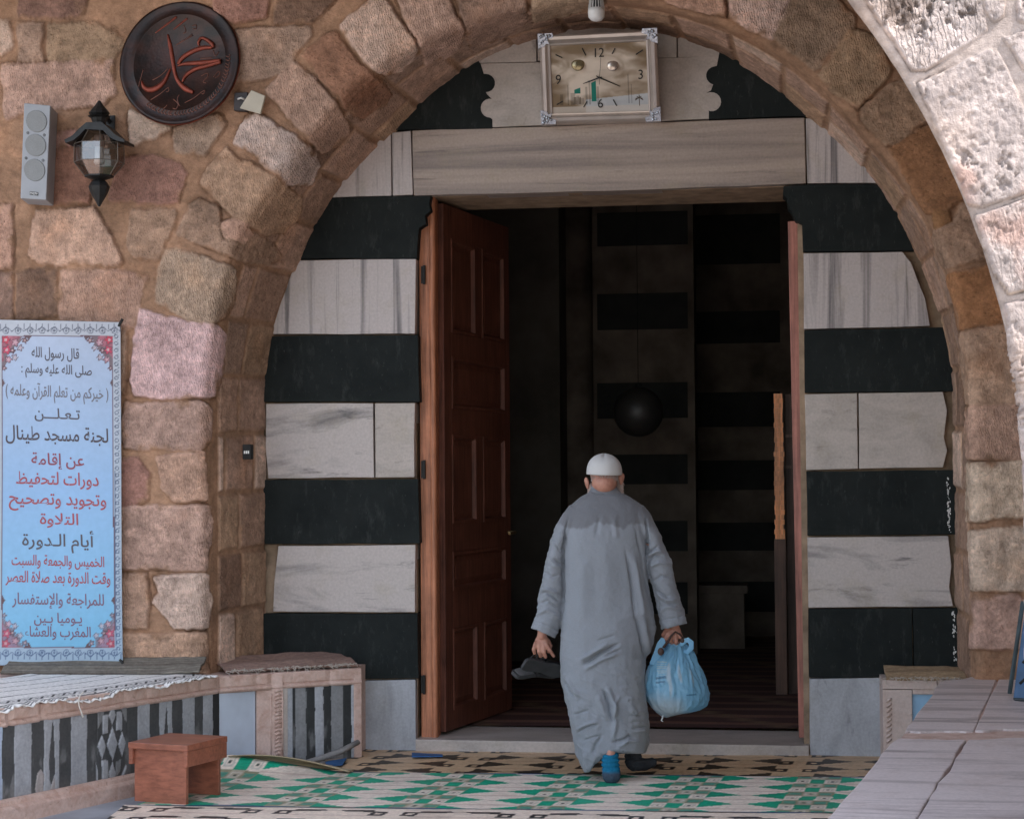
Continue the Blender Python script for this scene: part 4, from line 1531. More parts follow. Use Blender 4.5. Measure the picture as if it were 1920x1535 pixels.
# base mould along the front
d = Vector((b1.x - b0.x, b1.y - b0.y, 0))
nb = Vector((d.y, -d.x, 0)).normalized()
m = MB()
prof = [(-0.05, -0.05), (0.055, -0.05), (0.055, 0.035), (0.045, 0.045), (0.03, 0.05), (0.028, 0.066), (0.015, 0.076), (-0.05, 0.078)]
m.loft([[Vector((p.x, p.y, 0)) + nb * x + Vector((0, 0, z)) for x, z in prof] for p in (b0, b1 + d * 0.02)])
m.build('base_moulding', M['pinkstone'], bench, bevel=0.003)
# blue panel, pilaster and the second striped face
upright('blue_panel', b1, b2, 0.0, ZB - 0.085, M['bluepanel'], bench, -0.006)
upright('pilaster', b2, b3, 0.0, ZB - 0.002, M['pinkstone'], bench, 0.012, 0.12, 0.004)
d3 = (b3 - b2)
n3 = Vector((d3.y, -d3.x, 0)).normalized()
m = MB()
for i in range(17):
    z = 0.05 + i * 0.0215
    c = b2.lerp(b3, 0.80)
    e = d3.normalized()
    a = Vector((c.x, c.y, z)) + n3 * 0.013 - e * 0.018
    z2 = Vector((c.x, c.y, z + 0.012)) + n3 * 0.016
    z3 = Vector((c.x, c.y, z + 0.004)) + n3 * 0.013 + e * 0.02
    m.tube([a, z2, z3], [0.006, 0.0085, 0.005], 8)
for f_ in (0.55, 0.98):
    c = b2.lerp(b3, f_)
    m.tube([Vector((c.x, c.y, 0.03)) + n3 * 0.012, Vector((c.x, c.y, ZB - 0.11)) + n3 * 0.012], 0.0045, 8)
m.build('rope_carving', M['pinkstone'], bench, smooth=True)
b4i = b3.lerp(b4, 0.90)
E2 = [(548, 'l'), (554, 'k'), (574, 'm'), (591, 'k'), (607, 'l'), (621, 'k'), (643, 'm'), (659, 'k'), (700, 'l')]
stripes('striped_panel', b3.lerp(b4, 0.03), b4i, 0.0, ZB - 0.085, E2, bench)
upright('end_post', b4i, b4, 0.0, ZB - 0.03, M['pinkstone'], bench, 0.008, 0.1, 0.004)
upright('inner_post', b3, b3.lerp(b4, 0.06), 0.0, ZB - 0.085, M['marble_pale'], bench, 0.005, 0.1, 0.004)
# core and top
m = MB()
back = [b4 + Vector((0, 0.6, 0)), Vector((-4.4, 0.6, 0)), Vector((-4.4, b0.y, 0))]
top = [b0, b1, b2, b3, b4] + back
ins = [Vector((p.x, p.y, 0)) for p in top]
ins = [p + Vector((-0.05, 0.10, 0)) if k < 5 else p for k, p in enumerate(ins)]
m.prism([Vector((p.x, p.y, ZB - 0.004)) for p in ins], (0, 0, -ZB))
m.build('bench_core', M['pinkstone'], bench)


# rug on the bench
def rug(x, y, seed):
    c = np.tile(np.array((0.62, 0.60, 0.57)), (len(x), 1))
    return c


d1 = Vector((b1.x - b0.x, b1.y - b0.y, 0))
L1 = d1.length
e1 = d1.normalized()
inn_ = Vector((-e1.y, e1.x, 0))
nu, nv = int(L1 / 0.006), int(0.95 / 0.006)
U, V = np.meshgrid(np.linspace(0.0, L1 * 0.985, nu), np.linspace(-0.012, 0.94, nv), indexing='ij')
wav = fbm(p3(U.ravel() * 7, V.ravel() * 0 + 1), 31, 3).reshape(U.shape)
hem = 0.03 * np.clip(wav + 0.25, 0, 1)
drop = np.where(V < 0.02, -1.0, 0) * 0
zr = ZB + 0.006 + 0.007 * np.maximum(0, fbm(p3(U.ravel() * 3, V.ravel() * 5), 32, 3)).reshape(U.shape)
edge = sstep(0.05, -0.012, V)
zr = zr - edge * (0.004 + 0.035 * np.clip(wav + 0.15, 0, 1) + 0.004 * np.sin(U * 150))
off = -edge * (0.012 + 0.010 * np.sin(U * 90 + wav * 5))
X = b0.x + e1.x * U + inn_.x * (V + off)
Y = b0.y + e1.y * U + inn_.y * (V + off)
# the rug stops at the wall and turns up there
yw = -TW - 0.035
over = np.maximum(0, Y - yw)
wallx = X < c1.x - r1
Y2 = np.where(wallx, np.minimum(Y, yw), Y)
zr = np.where(wallx, zr + np.minimum(over, 0.05), zr)
u, v = U.ravel(), V.ravel()
cc = np.tile(np.array((0.74, 0.72, 0.69)), (u.size, 1))
blk = np.array((0.035, 0.035, 0.036))
ju = fbm(p3(u * 8, v * 8), 33, 3) * 0.006
vb = v + ju
for a, c in ((0.004, 0.009), (0.016, 0.021), (0.03, 0.036), (0.046, 0.05), (0.135, 0.142)):
    cc[(vb > a) & (vb < c)] = blk
zig = (vb > 0.06) & (vb < 0.125)
tt = np.abs(((u / 0.075) % 1) - 0.5) * 2
band = np.abs((vb - 0.0925) / 0.0325)
s = zig & (np.abs(band - tt) < 0.26)
cc[s] = blk
s = zig & (band < 0.16) & (tt > .75)
cc[s] = blk
fld = vb > 0.16
w1 = np.abs((vb - 0.16 + 0.035 * np.sin(u * 4.2) + 0.03 * fbm(p3(u * 2.5, v * 5), 34, 3)) % 0.17 - 0.08)
s = fld & (w1 < 0.0055)
cc[s] = blk
cc = cc * (1 + 0.10 * _hash(np.floor(u / 0.004).astype(int), np.floor(v / 0.012).astype(int), (u * 0).astype(int), 4))[:, None]
me = grid_mesh('bench_rug', np.stack([X, Y2, zr], -1))
setcol(me, cc)
o = link('bench_rug', me, M['weave'])
sd = o.modifiers.new('thick', 'SOLIDIFY')
sd.thickness = 0.005
sd.offset = 1
tag(o, 'white rug with black zigzag lines spread over the striped stone bench', 'rug')
# loose thread hanging from its hem
m = MB()
h0 = Pz(150, 1310, ZB)
pts = [Pd(x, y, (h0 - CAM).dot(fh) - 0.035) for x, y in ((150, 1303), (147, 1313), (149, 1325), (153, 1336), (156, 1344))]
m.tube(pts, [0.003, 0.0035, 0.003, 0.004, 0.006], 6)
m.tube([pts[0], pts[0] + Vector((0.01, 0.02, 0.015))], 0.003, 6)
tag(m.build('rug_thread', simple('pale_thread', (0.6, 0.56, 0.5), 0.9, 0.1), smooth=True), 'pale thread dangling from the hem of the bench rug', 'thread')
# dark folded kilim lying against the wall, and the frayed one over the second part
def kilim(name, p0, p1, wid, z0, seed, colA, colB, label, rise=0.0, fringe=True):
    d = Vector((p1[0] - p0[0], p1[1] - p0[1], 0))
    e = d.normalized()
    nn = Vector((-e.y, e.x, 0))
    nu, nv = int(d.length / 0.006), int(wid / 0.008)
    U, V = np.meshgrid(np.linspace(0, d.length, nu), np.linspace(0, wid, nv), indexing='ij')
    fl = fbm(p3(U.ravel() * 6, V.ravel() * 3), seed, 3).reshape(U.shape)
    Z = z0 + 0.012 * np.maximum(fl, -0.2) + rise * (V / wid) ** 1.5 + 0.018 * np.exp(-((V - wid * .35) / (wid * .2)) ** 2)
    X = p0[0] + e.x * U + nn.x * V + 0 * U
    Y = p0[1] + e.y * U + nn.y * V + 0.012 * fbm(p3(U.ravel() * 9, V.ravel() * 0), seed + 1, 3).reshape(U.shape) * sstep(0.05, 0, V)
    st = np.sin(V.ravel() * 420 + fl.ravel() * 3) * 0.5 + 0.5
    cc = np.array(colA)[None] * (1 - st[:, None]) + np.array(colB)[None] * st[:, None]
    cc = cc * (1 + 0.25 * fbm(p3(U.ravel() * 30, V.ravel() * 80), seed + 2, 2))[:, None]
    root = thing(name, label, 'rug', (p0[0], p0[1], z0))
    me = grid_mesh(name, np.stack([X, Y, Z], -1))
    setcol(me, cc)
    o = link('weave', me, M['weave'], root)
    sd = o.modifiers.new('thick', 'SOLIDIFY')
    sd.thickness = 0.012
    sd.offset = 1
    if fringe:
        m = MB()
        for i in range(int(d.length / 0.008)):
            s = i * 0.008 + random.uniform(-.004, .004)
            o_ = Vector((p0[0], p0[1], z0 + 0.012)) + e * s
            l = random.uniform(0.015, 0.05)
            q1 = o_ - nn * l * 0.6 + e * random.uniform(-.02, .02) + Vector((0, 0, random.uniform(-.006, .012)))
            q2 = q1 + e * random.uniform(-.03, .03) - nn * l * 0.4 + Vector((0, 0, random.uniform(-.03, .008)))
            m.tube([o_, q1, q2], [0.0022, 0.002, 0.0016], 4)
        m.build('fringe', simple(name + '_fringe', (0.50, 0.44, 0.38), 0.9, 0.2), root)
    return root


w0, w1 = Pz(-60, 1283, ZB), Pz(382, 1262, ZB)
kilim('folded_kilim', (w0.x, -TW - 0.20), (w1.x + 0.03, -TW - 0.16), 0.16, ZB + 0.012, 44, (0.10, 0.085, 0.07), (0.20, 0.18, 0.15), 'dark striped kilim folded along the wall below the banner', 0.07, False)
k0, k1 = b1.lerp(b2, 0.05) + Vector((0, 0.10, 0)), b4 + Vector((-0.02, 0.03, 0))
kilim('frayed_kilim', (k0.x, k0.y), (k1.x, k1.y), 0.35, ZB + 0.008, 45, (0.33, 0.22, 0.18), (0.22, 0.14, 0.11), 'worn brown kilim with pale frayed edge on the bench beside the doorway', 0.05)

# grey plank leaning at the foot of the second face
m = MB()
pa, pb = Pz(553, 1433, 0.02), Pz(672, 1412, 0.10)
pb = Pd(672, 1390, (b4 - CAM).dot(fh) - 0.06)
pa = Pd(556, 1434, (b3 - CAM).dot(fh) - 0.10)
m.tube([pa, pa.lerp(pb, .35) + Vector((0, 0, -0.012)), pa.lerp(pb, .7) + Vector((0, 0, -0.015)), pb], [0.022, 0.024, 0.024, 0.02], 8, 0.7)
m.tube([pa + Vector((.1, -.05, -.01)), pa.lerp(pb, .4) + Vector((0.03, -.05, -0.03))], [0.018, 0.02], 8, 0.7)
tag(m.build('grey_batten', simple('weathered_batten', (0.24, 0.23, 0.22), 0.8, 0.3, 20, 0.3), smooth=True), 'weathered grey batten leaning low against the striped bench end', 'batten')

# ------------------------------------------------------------------ stool
M['stool'] = wood('stool_wood', (0.30, 0.105, 0.062), 0.34, 'x', 0.5, 0.3)
sA, sB = Pz(240, 1505, 0.012), Pz(349, 1508, 0.012)
dep = Vector((0.372, 0.93, 0)).normalized()
ex = Vector((sB.x - sA.x, sB.y - sA.y, 0))
wS = ex.length
# edge direction towards the far leg seen at (413,1488)
far_ = Pz(414, 1489, 0.012)
dep = Vector((far_.x - sB.x, far_.y - sB.y, 0))
lS = dep.length
dep.normalize()
ex = Vector((dep.y, -dep.x, 0))
hS = 0.285
st = thing('wooden_stool', 'small varnished brown wooden stool standing before the striped bench', 'stool', sA)
so_ = Vector((sB.x, sB.y, 0.012)) - ex * wS
m = MB()
m.obox(so_ + Vector((0, 0, hS - 0.03)) - ex * 0.022 - dep * 0.022, ex * (wS + 0.044), dep * (lS + 0.05), (0, 0, 0.03))
m.build('seat', M['stool'], st, bevel=0.004)
for t, nm in ((0.0, 'side_board'), (lS - 0.022, 'side_board')):
    m = MB()
    m.obox(so_ + dep * t, ex * wS, dep * 0.022, (0, 0, hS - 0.03))
    m.build(nm, M['stool'], st, bevel=0.003)
for s in (-0.02, wS - 0.002):
    m = MB()
    m.obox(so_ + ex * s - dep * 0.02 + Vector((0, 0, hS - 0.105)), ex * 0.022, dep * (lS + 0.046), (0, 0, 0.075))
    m.build('apron', M['stool'], st, bevel=0.003)

# ------------------------------------------------------------------ right slab and small bench
ZS = 0.50
M['slab'] = marble('worn_slab_marble', (0.66, 0.575, 0.555), (0.24, 0.20, 0.195), (0.5, 3.2, 5), (0, 0, 0.12), contrast=0.85, thr=(0.49, 0.69), rough=0.5, stain=(0.36, 0.25, 0.2))
slab = thing('marble_platform', 'worn grey and pinkish marble slabs of the raised platform beside the mats', 'platform', Pz(1690, 1385, ZS))


def slab_piece(pts, z, th=0.1):
    m = MB()
    pp = []
    n = len(pts)
    for k in range(n):
        a, d = np.array(pts[k], float), np.array(pts[(k + 1) % n], float)
        Ls = np.linalg.norm(d - a)
        stp = max(1, int(Ls / 13))
        for s in range(stp):
            q = a + (d - a) * s / stp
            if s and Ls < 900:
                q = q + np.array((random.gauss(0, 1.9), random.uniform(-1.1, 1.1)))
            pp.append(Pz(q[0], q[1], z))
    m.prism(pp, (0, 0, -th))
    return m.build('slab', M['slab'], slab, bevel=0.006)


slab_piece([(1763, 1277), (1830, 1268), (1868, 1274), (1846, 1322), (1825, 1369), (1697, 1371), (1728, 1326)], ZS)
slab_piece([(1872, 1273), (2050, 1264), (2080, 1360), (1828, 1368), (1849, 1322)], ZS + 0.002)
slab_piece([(1684, 1383), (1812, 1386), (1766, 1455), (1715, 1535), (1650, 1640), (1470, 1640), (1547, 1537), (1620, 1455), (1634, 1438), (1652, 1412)], ZS + 0.012)
slab_piece([(1815, 1386), (2090, 1375), (2140, 1640), (1655, 1640), (1719, 1535), (1769, 1456)], ZS + 0.009)
m = MB()
pp = [Pz(x, y, ZS) for x, y in ((1767, 1276), (2050, 1264), (2150, 1640), (1478, 1640))]
m.prism([Vector((p.x + .01, p.y, ZS - 0.008)) for p in pp], (0, 0, -ZS - 0.03))
m.build('core', M['pinkstone'], slab)

# low bench end behind it
yb5 = P(1657, 1424, -0.02)
rb0, rb1 = Pz(1656, 1424, 0.0), Pz(1840, 1421, 0.0)
yR = -0.30
rb = thing('pink_marble_seat', 'low pink marble seat end with blue panel beside the right jamb', 'seat', P(1656, 1420, yR))
za = P(1700, 1276, yR).z


def fr_piece(name, x0, y0, x1, y1, mat, proud=0.0, th=0.1, bev=0.003):
    a, c = P(x0, y1, yR - proud), P(x1, y0, yR - proud)
    m = MB()
    m.box(((a.x + c.x) / 2, yR - proud + th / 2, (a.z + c.z) / 2), (c.x - a.x, th, c.z - a.z))
    return m.build(name, mat, rb, bevel=bev)


M['palepink'] = marble('pale_pink_marble', (0.56, 0.46, 0.42), (0.47, 0.34, 0.29), (4, 4, 4), contrast=0.7, rough=0.5, stain=(0.4, 0.25, 0.18))
fr_piece('coping', 1655, 1275, 1757, 1291, M['palepink'], 0.012, 0.4)
fr_piece('coping', 1758.5, 1275, 1870, 1291, M['palepink'], 0.012, 0.4)
fr_piece('pilaster', 1657, 1292.5, 1710, 1440, M['palepink'], 0.006, 0.3)
fr_piece('top_rail', 1711, 1292.5, 1870, 1301, M['palepink'], 0.004, 0.2)
fr_piece('blue_panel', 1711, 1302, 1870, 1440, simple('blue_marble_panel', (0.26, 0.44, 0.62), 0.4, 0.2, 6, 0.05), -0.012, 0.2)
m = MB()
for i in range(12):
    c = P(1667, 1312 + i * 9.5, yR - 0.008)
    m.tube([c + Vector((-0.013, 0, -0.012)), c + Vector((0, -.004, 0.004)), c + Vector((0.014, 0, 0.010))], [0.004, 0.0075, 0.004], 8)
m.build('rope_carving', M['palepink'], rb, smooth=True)
q0, q1 = P(1662, 1272, yR), P(1812, 1270, yR)
kilim('small_kilim', (q0.x, yR - 0.01), (q1.x, yR - 0.01), 0.26, za + 0.004, 46, (0.30, 0.20, 0.11), (0.42, 0.31, 0.20), 'small frayed brown kilim on the pink marble seat end', 0.04)
# ================================================================== things fixed to the walls
# ---- Arabic letter shapes (presentation forms), laid out right to left
_AR = {'ا': (0xFE8D, 2), 'أ': (0xFE83, 2), 'إ': (0xFE87, 2), 'ب': (0xFE8F, 4), 'ة': (0xFE93, 2), 'ت': (0xFE95, 4), 'ث': (0xFE99, 4), 'ج': (0xFE9D, 4),
       'ح': (0xFEA1, 4), 'خ': (0xFEA5, 4), 'د': (0xFEA9, 2), 'ذ': (0xFEAB, 2), 'ر': (0xFEAD, 2), 'ز': (0xFEAF, 2), 'س': (0xFEB1, 4), 'ش': (0xFEB5, 4),
       'ص': (0xFEB9, 4), 'ض': (0xFEBD, 4), 'ط': (0xFEC1, 4), 'ظ': (0xFEC5, 4), 'ع': (0xFEC9, 4), 'غ': (0xFECD, 4), 'ف': (0xFED1, 4), 'ق': (0xFED5, 4),
       'ك': (0xFED9, 4), 'ل': (0xFEDD, 4), 'م': (0xFEE1, 4), 'ن': (0xFEE5, 4), 'ه': (0xFEE9, 4), 'و': (0xFEED, 2), 'ى': (0xFEEF, 2), 'ي': (0xFEF1, 4),
       'ء': (0x0621, 1), 'آ': (0xFE81, 2)}
_LA = {'ا': 0xFEFB, 'أ': 0xFEF7, 'إ': 0xFEF9, 'آ': 0xFEF5}
_MARKS = '\u064b\u064c\u064d\u064e\u064f\u0650\u0651\u0652'


def shape(txt):
    out = []
    chars = []
    for ch in txt:
        if ch in _MARKS and chars:
            chars[-1] = (chars[-1][0], chars[-1][1] + ch)
        else:
            chars.append((ch, ''))
    i, prev = 0, False
    while i < len(chars):
        c, mk_ = chars[i]
        if c == 'ـ':
            out.append('ـ')
            prev = True
            i += 1
            continue
        if c not in _AR:
            out.append({'(': ')', ')': '('}.get(c, c))
            prev = False
            i += 1
            continue
        if c == 'ل' and i + 1 < len(chars) and chars[i + 1][0] in _LA:
            out.append(chr(_LA[chars[i + 1][0]] + (1 if prev else 0)))
            prev = False
            i += 2
            continue
        base, n = _AR[c]
        nxt = i + 1 < len(chars) and (chars[i + 1][0] in _AR and chars[i + 1][0] != 'ء' or chars[i + 1][0] == 'ـ')
        if n == 1:
            g, prev = base, False
        elif n == 2:
            g, prev = base + (1 if prev else 0), False
        else:
            k = (3 if prev else 2) if nxt else (1 if prev else 0)
            g, prev = base + k, nxt
        out.append(chr(g))
        i += 1
    return ''.join(reversed(out))


def text_verts(txt, bold=0.0, res=3):
    cu = bpy.data.curves.new('t', 'FONT')
    cu.body = txt
    cu.offset = bold
    cu.resolution_u = res
    o = bpy.data.objects.new('t', cu)
    COL.objects.link(o)
    bpy.context.view_layer.update()
    me = bpy.data.meshes.new_from_object(o.evaluated_get(bpy.context.evaluated_depsgraph_get()))
    v = coords(me)
    f = [tuple(p.vertices) for p in me.polygons]
    bpy.data.objects.remove(o)
    bpy.data.curves.remove(cu)
    bpy.data.meshes.remove(me)
    return v, f


# ---- banner
YBN = -TW - 0.055
ban = thing('banner', 'tall pale blue printed banner with dark and red Arabic lines above the bench', 'banner', P(100, 1244, YBN))
nu, nv = 150, 380
Ub, Vb = np.meshgrid(np.linspace(0, 1, nu), np.linspace(0, 1, nv), indexing='ij')
cor = [np.array(P(-24, 1247, YBN)), np.array(P(230, 1243, YBN)), np.array(P(225.5, 604, YBN)), np.array(P(-24, 599, YBN))]


def banner_pt(u, v):
    u, v = np.asarray(u, float), np.asarray(v, float)
    p = ((1 - u) * (1 - v))[..., None] * cor[0] + (u * (1 - v))[..., None] * cor[1] + (u * v)[..., None] * cor[2] + ((1 - u) * v)[..., None] * cor[3]
    w = 0.010 * np.sin(v * 7 + 1) * np.sin(math.pi * u) + 0.006 * np.sin(u * 8 + v * 3) + 0.012 * (1 - v) ** 6 * np.sin(u * 5)
    p = p.copy()
    p[..., 1] -= w
    return p


pos = banner_pt(Ub, Vb)
px = topx(banner_pt(Ub, Vb).reshape(-1, 3))
u, v = Ub.ravel(), Vb.ravel()
top, bot = np.array((0.47, 0.53, 0.66)), np.array((0.19, 0.50, 0.72))
mid_ = np.array((0.30, 0.49, 0.74))
t = v[:, None]
cc = np.where(t > 0.5, mid_ + (top - mid_) * (t - .5) * 2, bot + (mid_ - bot) * t * 2)
X0, X1 = 4.0, 212.0 + 0 * u
yt, ybm = 630.0, 1213.0
xx = px[:, 0]
yy = px[:, 1]
xr = 211 + (yy - 630) / 583 * 4
inner = (xx > 4) & (xx < xr) & (yy > yt) & (yy < ybm)
bord = ~inner
pale = np.array((0.50, 0.52, 0.57)) * (0.55 + 0.45 * t) + np.array((0.20, 0.42, 0.60)) * 0.45 * (1 - t)
cc[bord] = pale[bord]
ink = np.array((0.10, 0.11, 0.15)) * (0.4 + 0.6 * t) + np.array((0.06, 0.14, 0.30)) * 0.6 * (1 - t)
# ornaments: repeating lace along the edges
for horiz, cond, a, yc_, sgn in ((1, yy < yt - 3, xx, 616.0, 1), (1, yy > ybm + 3, xx, 1227.0, -1), (0, (xx > xr + 2) & (yy > yt - 6) & (yy < ybm + 6), yy, xr + 7, 1), (0, (xx < 2) & (yy > yt - 6) & (yy < ybm + 6), yy, -9.0, 1)):
    per = 22.6 if horiz else 13.0
    ph = (a / per) % 1
    off = (yy - yc_) * sgn if horiz else (xx - yc_)
    if horiz:
        curve = np.abs(np.abs(ph - .5) * 2 * 9 - (off + 4)) < 1.0
        dia_ = (np.abs(ph - .5) * per + np.abs(off - 4) * .8) < 2.8
        spk = (np.abs(ph - 0.02) * per < 1.0) & (off < 2) & (off > -9)
        spk2 = (np.abs(ph - 0.5) * per < 0.8) & (off < -3) & (off > -9)
        lp = np.abs(np.hypot((ph - .5) * per, off - 4) - 5.2) < 0.8
        s = cond & (curve | dia_ | spk | spk2 | lp) & (np.abs(off) < 11)
    else:
        s = cond & ((np.abs(np.hypot((ph - .5) * per, off) - 3.2) < 0.9) | ((np.abs(ph - 0.0) * per < 1.4) & (np.abs(off - 3.5) < 1.4)) | (np.abs(off + 4.6) < .5))
    cc[s] = ink[s] * 0.9 + cc[s] * 0.1
fr_l = (np.abs(xx - 4) < 0.9) | (np.abs(xx - xr) < 0.9)
fr_t = (np.abs(yy - yt) < 0.9) | (np.abs(yy - ybm) < 0.9)
s = (fr_l & (yy > yt) & (yy < ybm)) | (fr_t & (xx > 3) & (xx < xr))
cc[s] = (0.14, 0.07, 0.09)
# corner flowers
for cx_, cy_, sx, sy, al in ((4, 630, 1, 1, 1.0), (212, 630, -1, 1, 1.0), (4, 1213, 1, -1, 0.75), (215, 1213, -1, -1, 0.75)):
    dx, dy = (xx - cx_) * sx, (yy - cy_) * sy
    reg = inner & (dx >= 0) & (dy >= 0) & (dx < 62) & (dy < 86)
    nzz = fbm(p3(xx / 9, yy / 9), 91, 3)
    body = reg & ((dx / 40 + dy / 58 + 0.25 * nzz) < 0.92)
    edge = reg & (np.abs(dx / 40 + dy / 58 + 0.25 * nzz - 0.92) < 0.14)
    pale_ = np.array((0.40, 0.40, 0.46))
    cc[body] = (1 - al) * cc[body] + al * (np.array((0.38, 0.13, 0.17)) * (1 + .5 * nzz[body])[:, None])
    cc[edge] = (1 - al) * cc[edge] + al * np.array((0.20, 0.15, 0.17))
    for fx, fy, fr_, c_ in ((7, 7, 9, (0.55, 0.05, 0.09)), (25, 12, 7, (0.55, 0.30, 0.36)), (9, 26, 9, (0.58, 0.06, 0.12)), (12, 44, 6.5, (0.55, 0.32, 0.38)), (20, 27, 6, (0.10, 0.06, 0.07)), (4, 60, 5, (0.16, 0.12, 0.13)), (34, 22, 6, (0.42, 0.43, 0.5)), (24, 40, 6, (0.42, 0.43, 0.5)), (43, 8, 6, (0.16, 0.1, 0.1))):
        rr = np.hypot(dx - fx, dy - fy)
        an = np.arctan2(dy - fy, dx - fx)
        pet = fr_ * (0.78 + 0.22 * np.cos(an * 5))
        s = reg & (rr < pet)
        cc[s] = (1 - al) * cc[s] + al * np.array(c_)
        s = reg & (np.abs(rr - pet) < 0.9)
        cc[s] = (1 - al) * cc[s] + al * np.array((0.14, 0.07, 0.09))
        s = reg & (rr < fr_ * .3)
        cc[s] = (1 - al) * cc[s] + al * np.array((0.6, 0.4, 0.42))
    # leaf points along the frame
    for px_, l in ((50, 9), (46, 5)):
        s = inner & (np.abs(dx - px_) < (l - dy) * 0.6) & (dy >= 0) & (dy < l)
        cc[s] = (0.13, 0.08, 0.09)
    s = inner & (np.abs(dy - 88) < (6 - dx) * 1.6) & (dx >= 0) & (dx < 6)
    cc[s] = (0.13, 0.08, 0.09)
cc = cc * 0.86
me = grid_mesh('banner', pos, flip=False)
setcol(me, cc)
M['print'] = vcol('printed_vinyl', 0.5, 0.05, 30, 0.05, 0.002, 40, spec=0.35)
o = link('printed_sheet', me, M['print'], ban)
sd = o.modifiers.new('thick', 'SOLIDIFY')
sd.thickness = 0.002
sd.offset = -1 if False else 1
GREY, RED, MAU = (0.085, 0.075, 0.09), (0.33, 0.07, 0.085), (0.19, 0.10, 0.15)
LINES = [('قال رسولُ الله', 61, 152, 664, 22, GREY), ('صلّى الله عليه وسلّم :', 41, 175, 694, 20, GREY), ('( خيركم من تعلّم القرآن وعلّمه )', 11, 205, 738, 24, (0.16, 0.15, 0.17)),
         ('تـعـلـــن', 65, 152, 779, 22, GREY), ('لجنة مسجد طينال', 11, 204, 821, 30, (0.07, 0.055, 0.065)), ('عن إقامة', 58, 159, 867, 25, (0.24, 0.055, 0.08)),
         ('دورات لتحفيظ', 30, 186, 904, 27, RED), ('وتجويد وتصحيح', 17, 200, 942, 27, RED), ('التلاوة', 74, 147, 979, 24, RED), ('أيام الـدورة', 42, 176, 1020, 26, GREY),
         ('الخميس والجمعة والسبت', 23, 196, 1057, 22, RED), ('وقت الدورة بعد صلاة العصر', 12, 207, 1089, 24, RED), ('للمراجعة والإستفسار', 25, 195, 1130, 24, MAU),
         ('يـومياً بـين', 66, 154, 1164, 21, MAU), ('المغرب والعشاء', 49, 170, 1190, 22, MAU)]
m = MB()


def bn_uv(px_, py_):
    """banner coordinates of a place of the photograph (flat)"""
    q = np.array(P(px_, py_, YBN))
    ex_, ez_ = cor[1] - cor[0], cor[3] - cor[0]
    A_ = np.stack([ex_[[0, 2]], ez_[[0, 2]]], 1)
    return np.linalg.solve(A_, (q - cor[0])[[0, 2]])


for txt, xa_, xb_, yb_, ht, c_ in LINES:
    s_ = shape(txt)
    tv, tf = text_verts(s_, 0.011, 2)
    x0_, x1_ = tv[:, 0].min(), tv[:, 0].max()
    asc = 0.70
    pxs = xa_ + (tv[:, 0] - x0_) / (x1_ - x0_) * (xb_ - xa_)
    pys = yb_ - tv[:, 1] / asc * ht * 0.86
    A_, B_, D_ = bn_uv(0, 900), bn_uv(100, 900), bn_uv(0, 1000)
    ub = A_[0] + pxs / 100 * (B_ - A_)[0] + (pys - 900) / 100 * (D_ - A_)[0]
    vb_ = A_[1] + pxs / 100 * (B_ - A_)[1] + (pys - 900) / 100 * (D_ - A_)[1]
    q = banner_pt(ub, vb_)
    q[:, 1] -= 0.0035
    m = MB()
    m.col = c_
    m.add(q, tf)
    m.build('text_line', M['print'], ban, cols=True)
M['rope'] = simple('black_cord', (0.02, 0.02, 0.02), 0.8)
for pts in ([(222, 612), (226, 605), (230, 598)], [(224, 1236), (229, 1240), (231, 1248), (230, 1260), (235, 1268)]):
    k = MB()
    q = [P(x, y, YBN - 0.012) for x, y in pts]
    k.tube(q, [0.006, 0.009, 0.008, 0.007, 0.009][:len(q)], 8)
    k.build('tie', M['rope'], ban, smooth=True)

# ---- medallion
mc = P(337, 118, -TW - 0.05)
med = thing('medallion', 'large dark copper medallion with raised red calligraphy on the upper left stones', 'medallion', mc)
sc = (P(437, 118, -TW - 0.05) - P(337, 118, -TW - 0.05)).length / 100     # metres per pixel here
tilt = Matrix.Rotation(math.radians(-9), 3, 'X')


def mp(dx, dy, d=0.0):
    """dx, dy in photo pixels from the centre, d towards the viewer"""
    return mc + tilt @ Vector((dx * sc, -d, -dy * sc))


def ell(rx, ry, d, n=72):
    return [mp(rx * math.cos(2 * math.pi * i / n), ry * math.sin(2 * math.pi * i / n), d) for i in range(n)]


m = MB()
m.loft([ell(108, 114, -0.03), ell(112, 118, -0.01), ell(112, 118, 0.006), ell(110, 116, 0.010), ell(107, 113, 0.010), ell(104, 110, 0.005), ell(88, 94, 0.005), ell(87, 93, 0.007), ell(86, 92, 0.007), ell(85, 91, 0.004), ell(1, 1, 0.004)])
cop, nt, bs = newmat('dark_copper')
v_ = objvec(nt)
c_ = mixc(nt, (0.016, 0.010, 0.009), (0.06, 0.022, 0.015), ramp(nt, noise(nt, 9, 5, v_), 0.4, 0.75))
nt.links.new(c_, bs.inputs['Base Color'])
bs.inputs['Roughness'].default_value = 0.42
bs.inputs['Metallic'].default_value = 0.35
vo = nt.nodes.new('ShaderNodeTexVoronoi')
vo.inputs['Scale'].default_value = 60
nt.links.new(v_, vo.inputs['Vector'])
bump(nt, bs, vo.outputs['Distance'], 0.25, 0.003)
m.build('disc', cop, med, smooth=True)
M['copper'] = simple('bright_copper', (0.20, 0.045, 0.027), 0.42, 0.3, 20, 0.1, metal=0.55)
m = MB()
m.loft([ell(112.5, 118.5, -0.008), ell(113.5, 119.5, 0.0), ell(112.5, 118.5, 0.008)], cap=False)
m.build('rim', M['copper'], med, smooth=True)


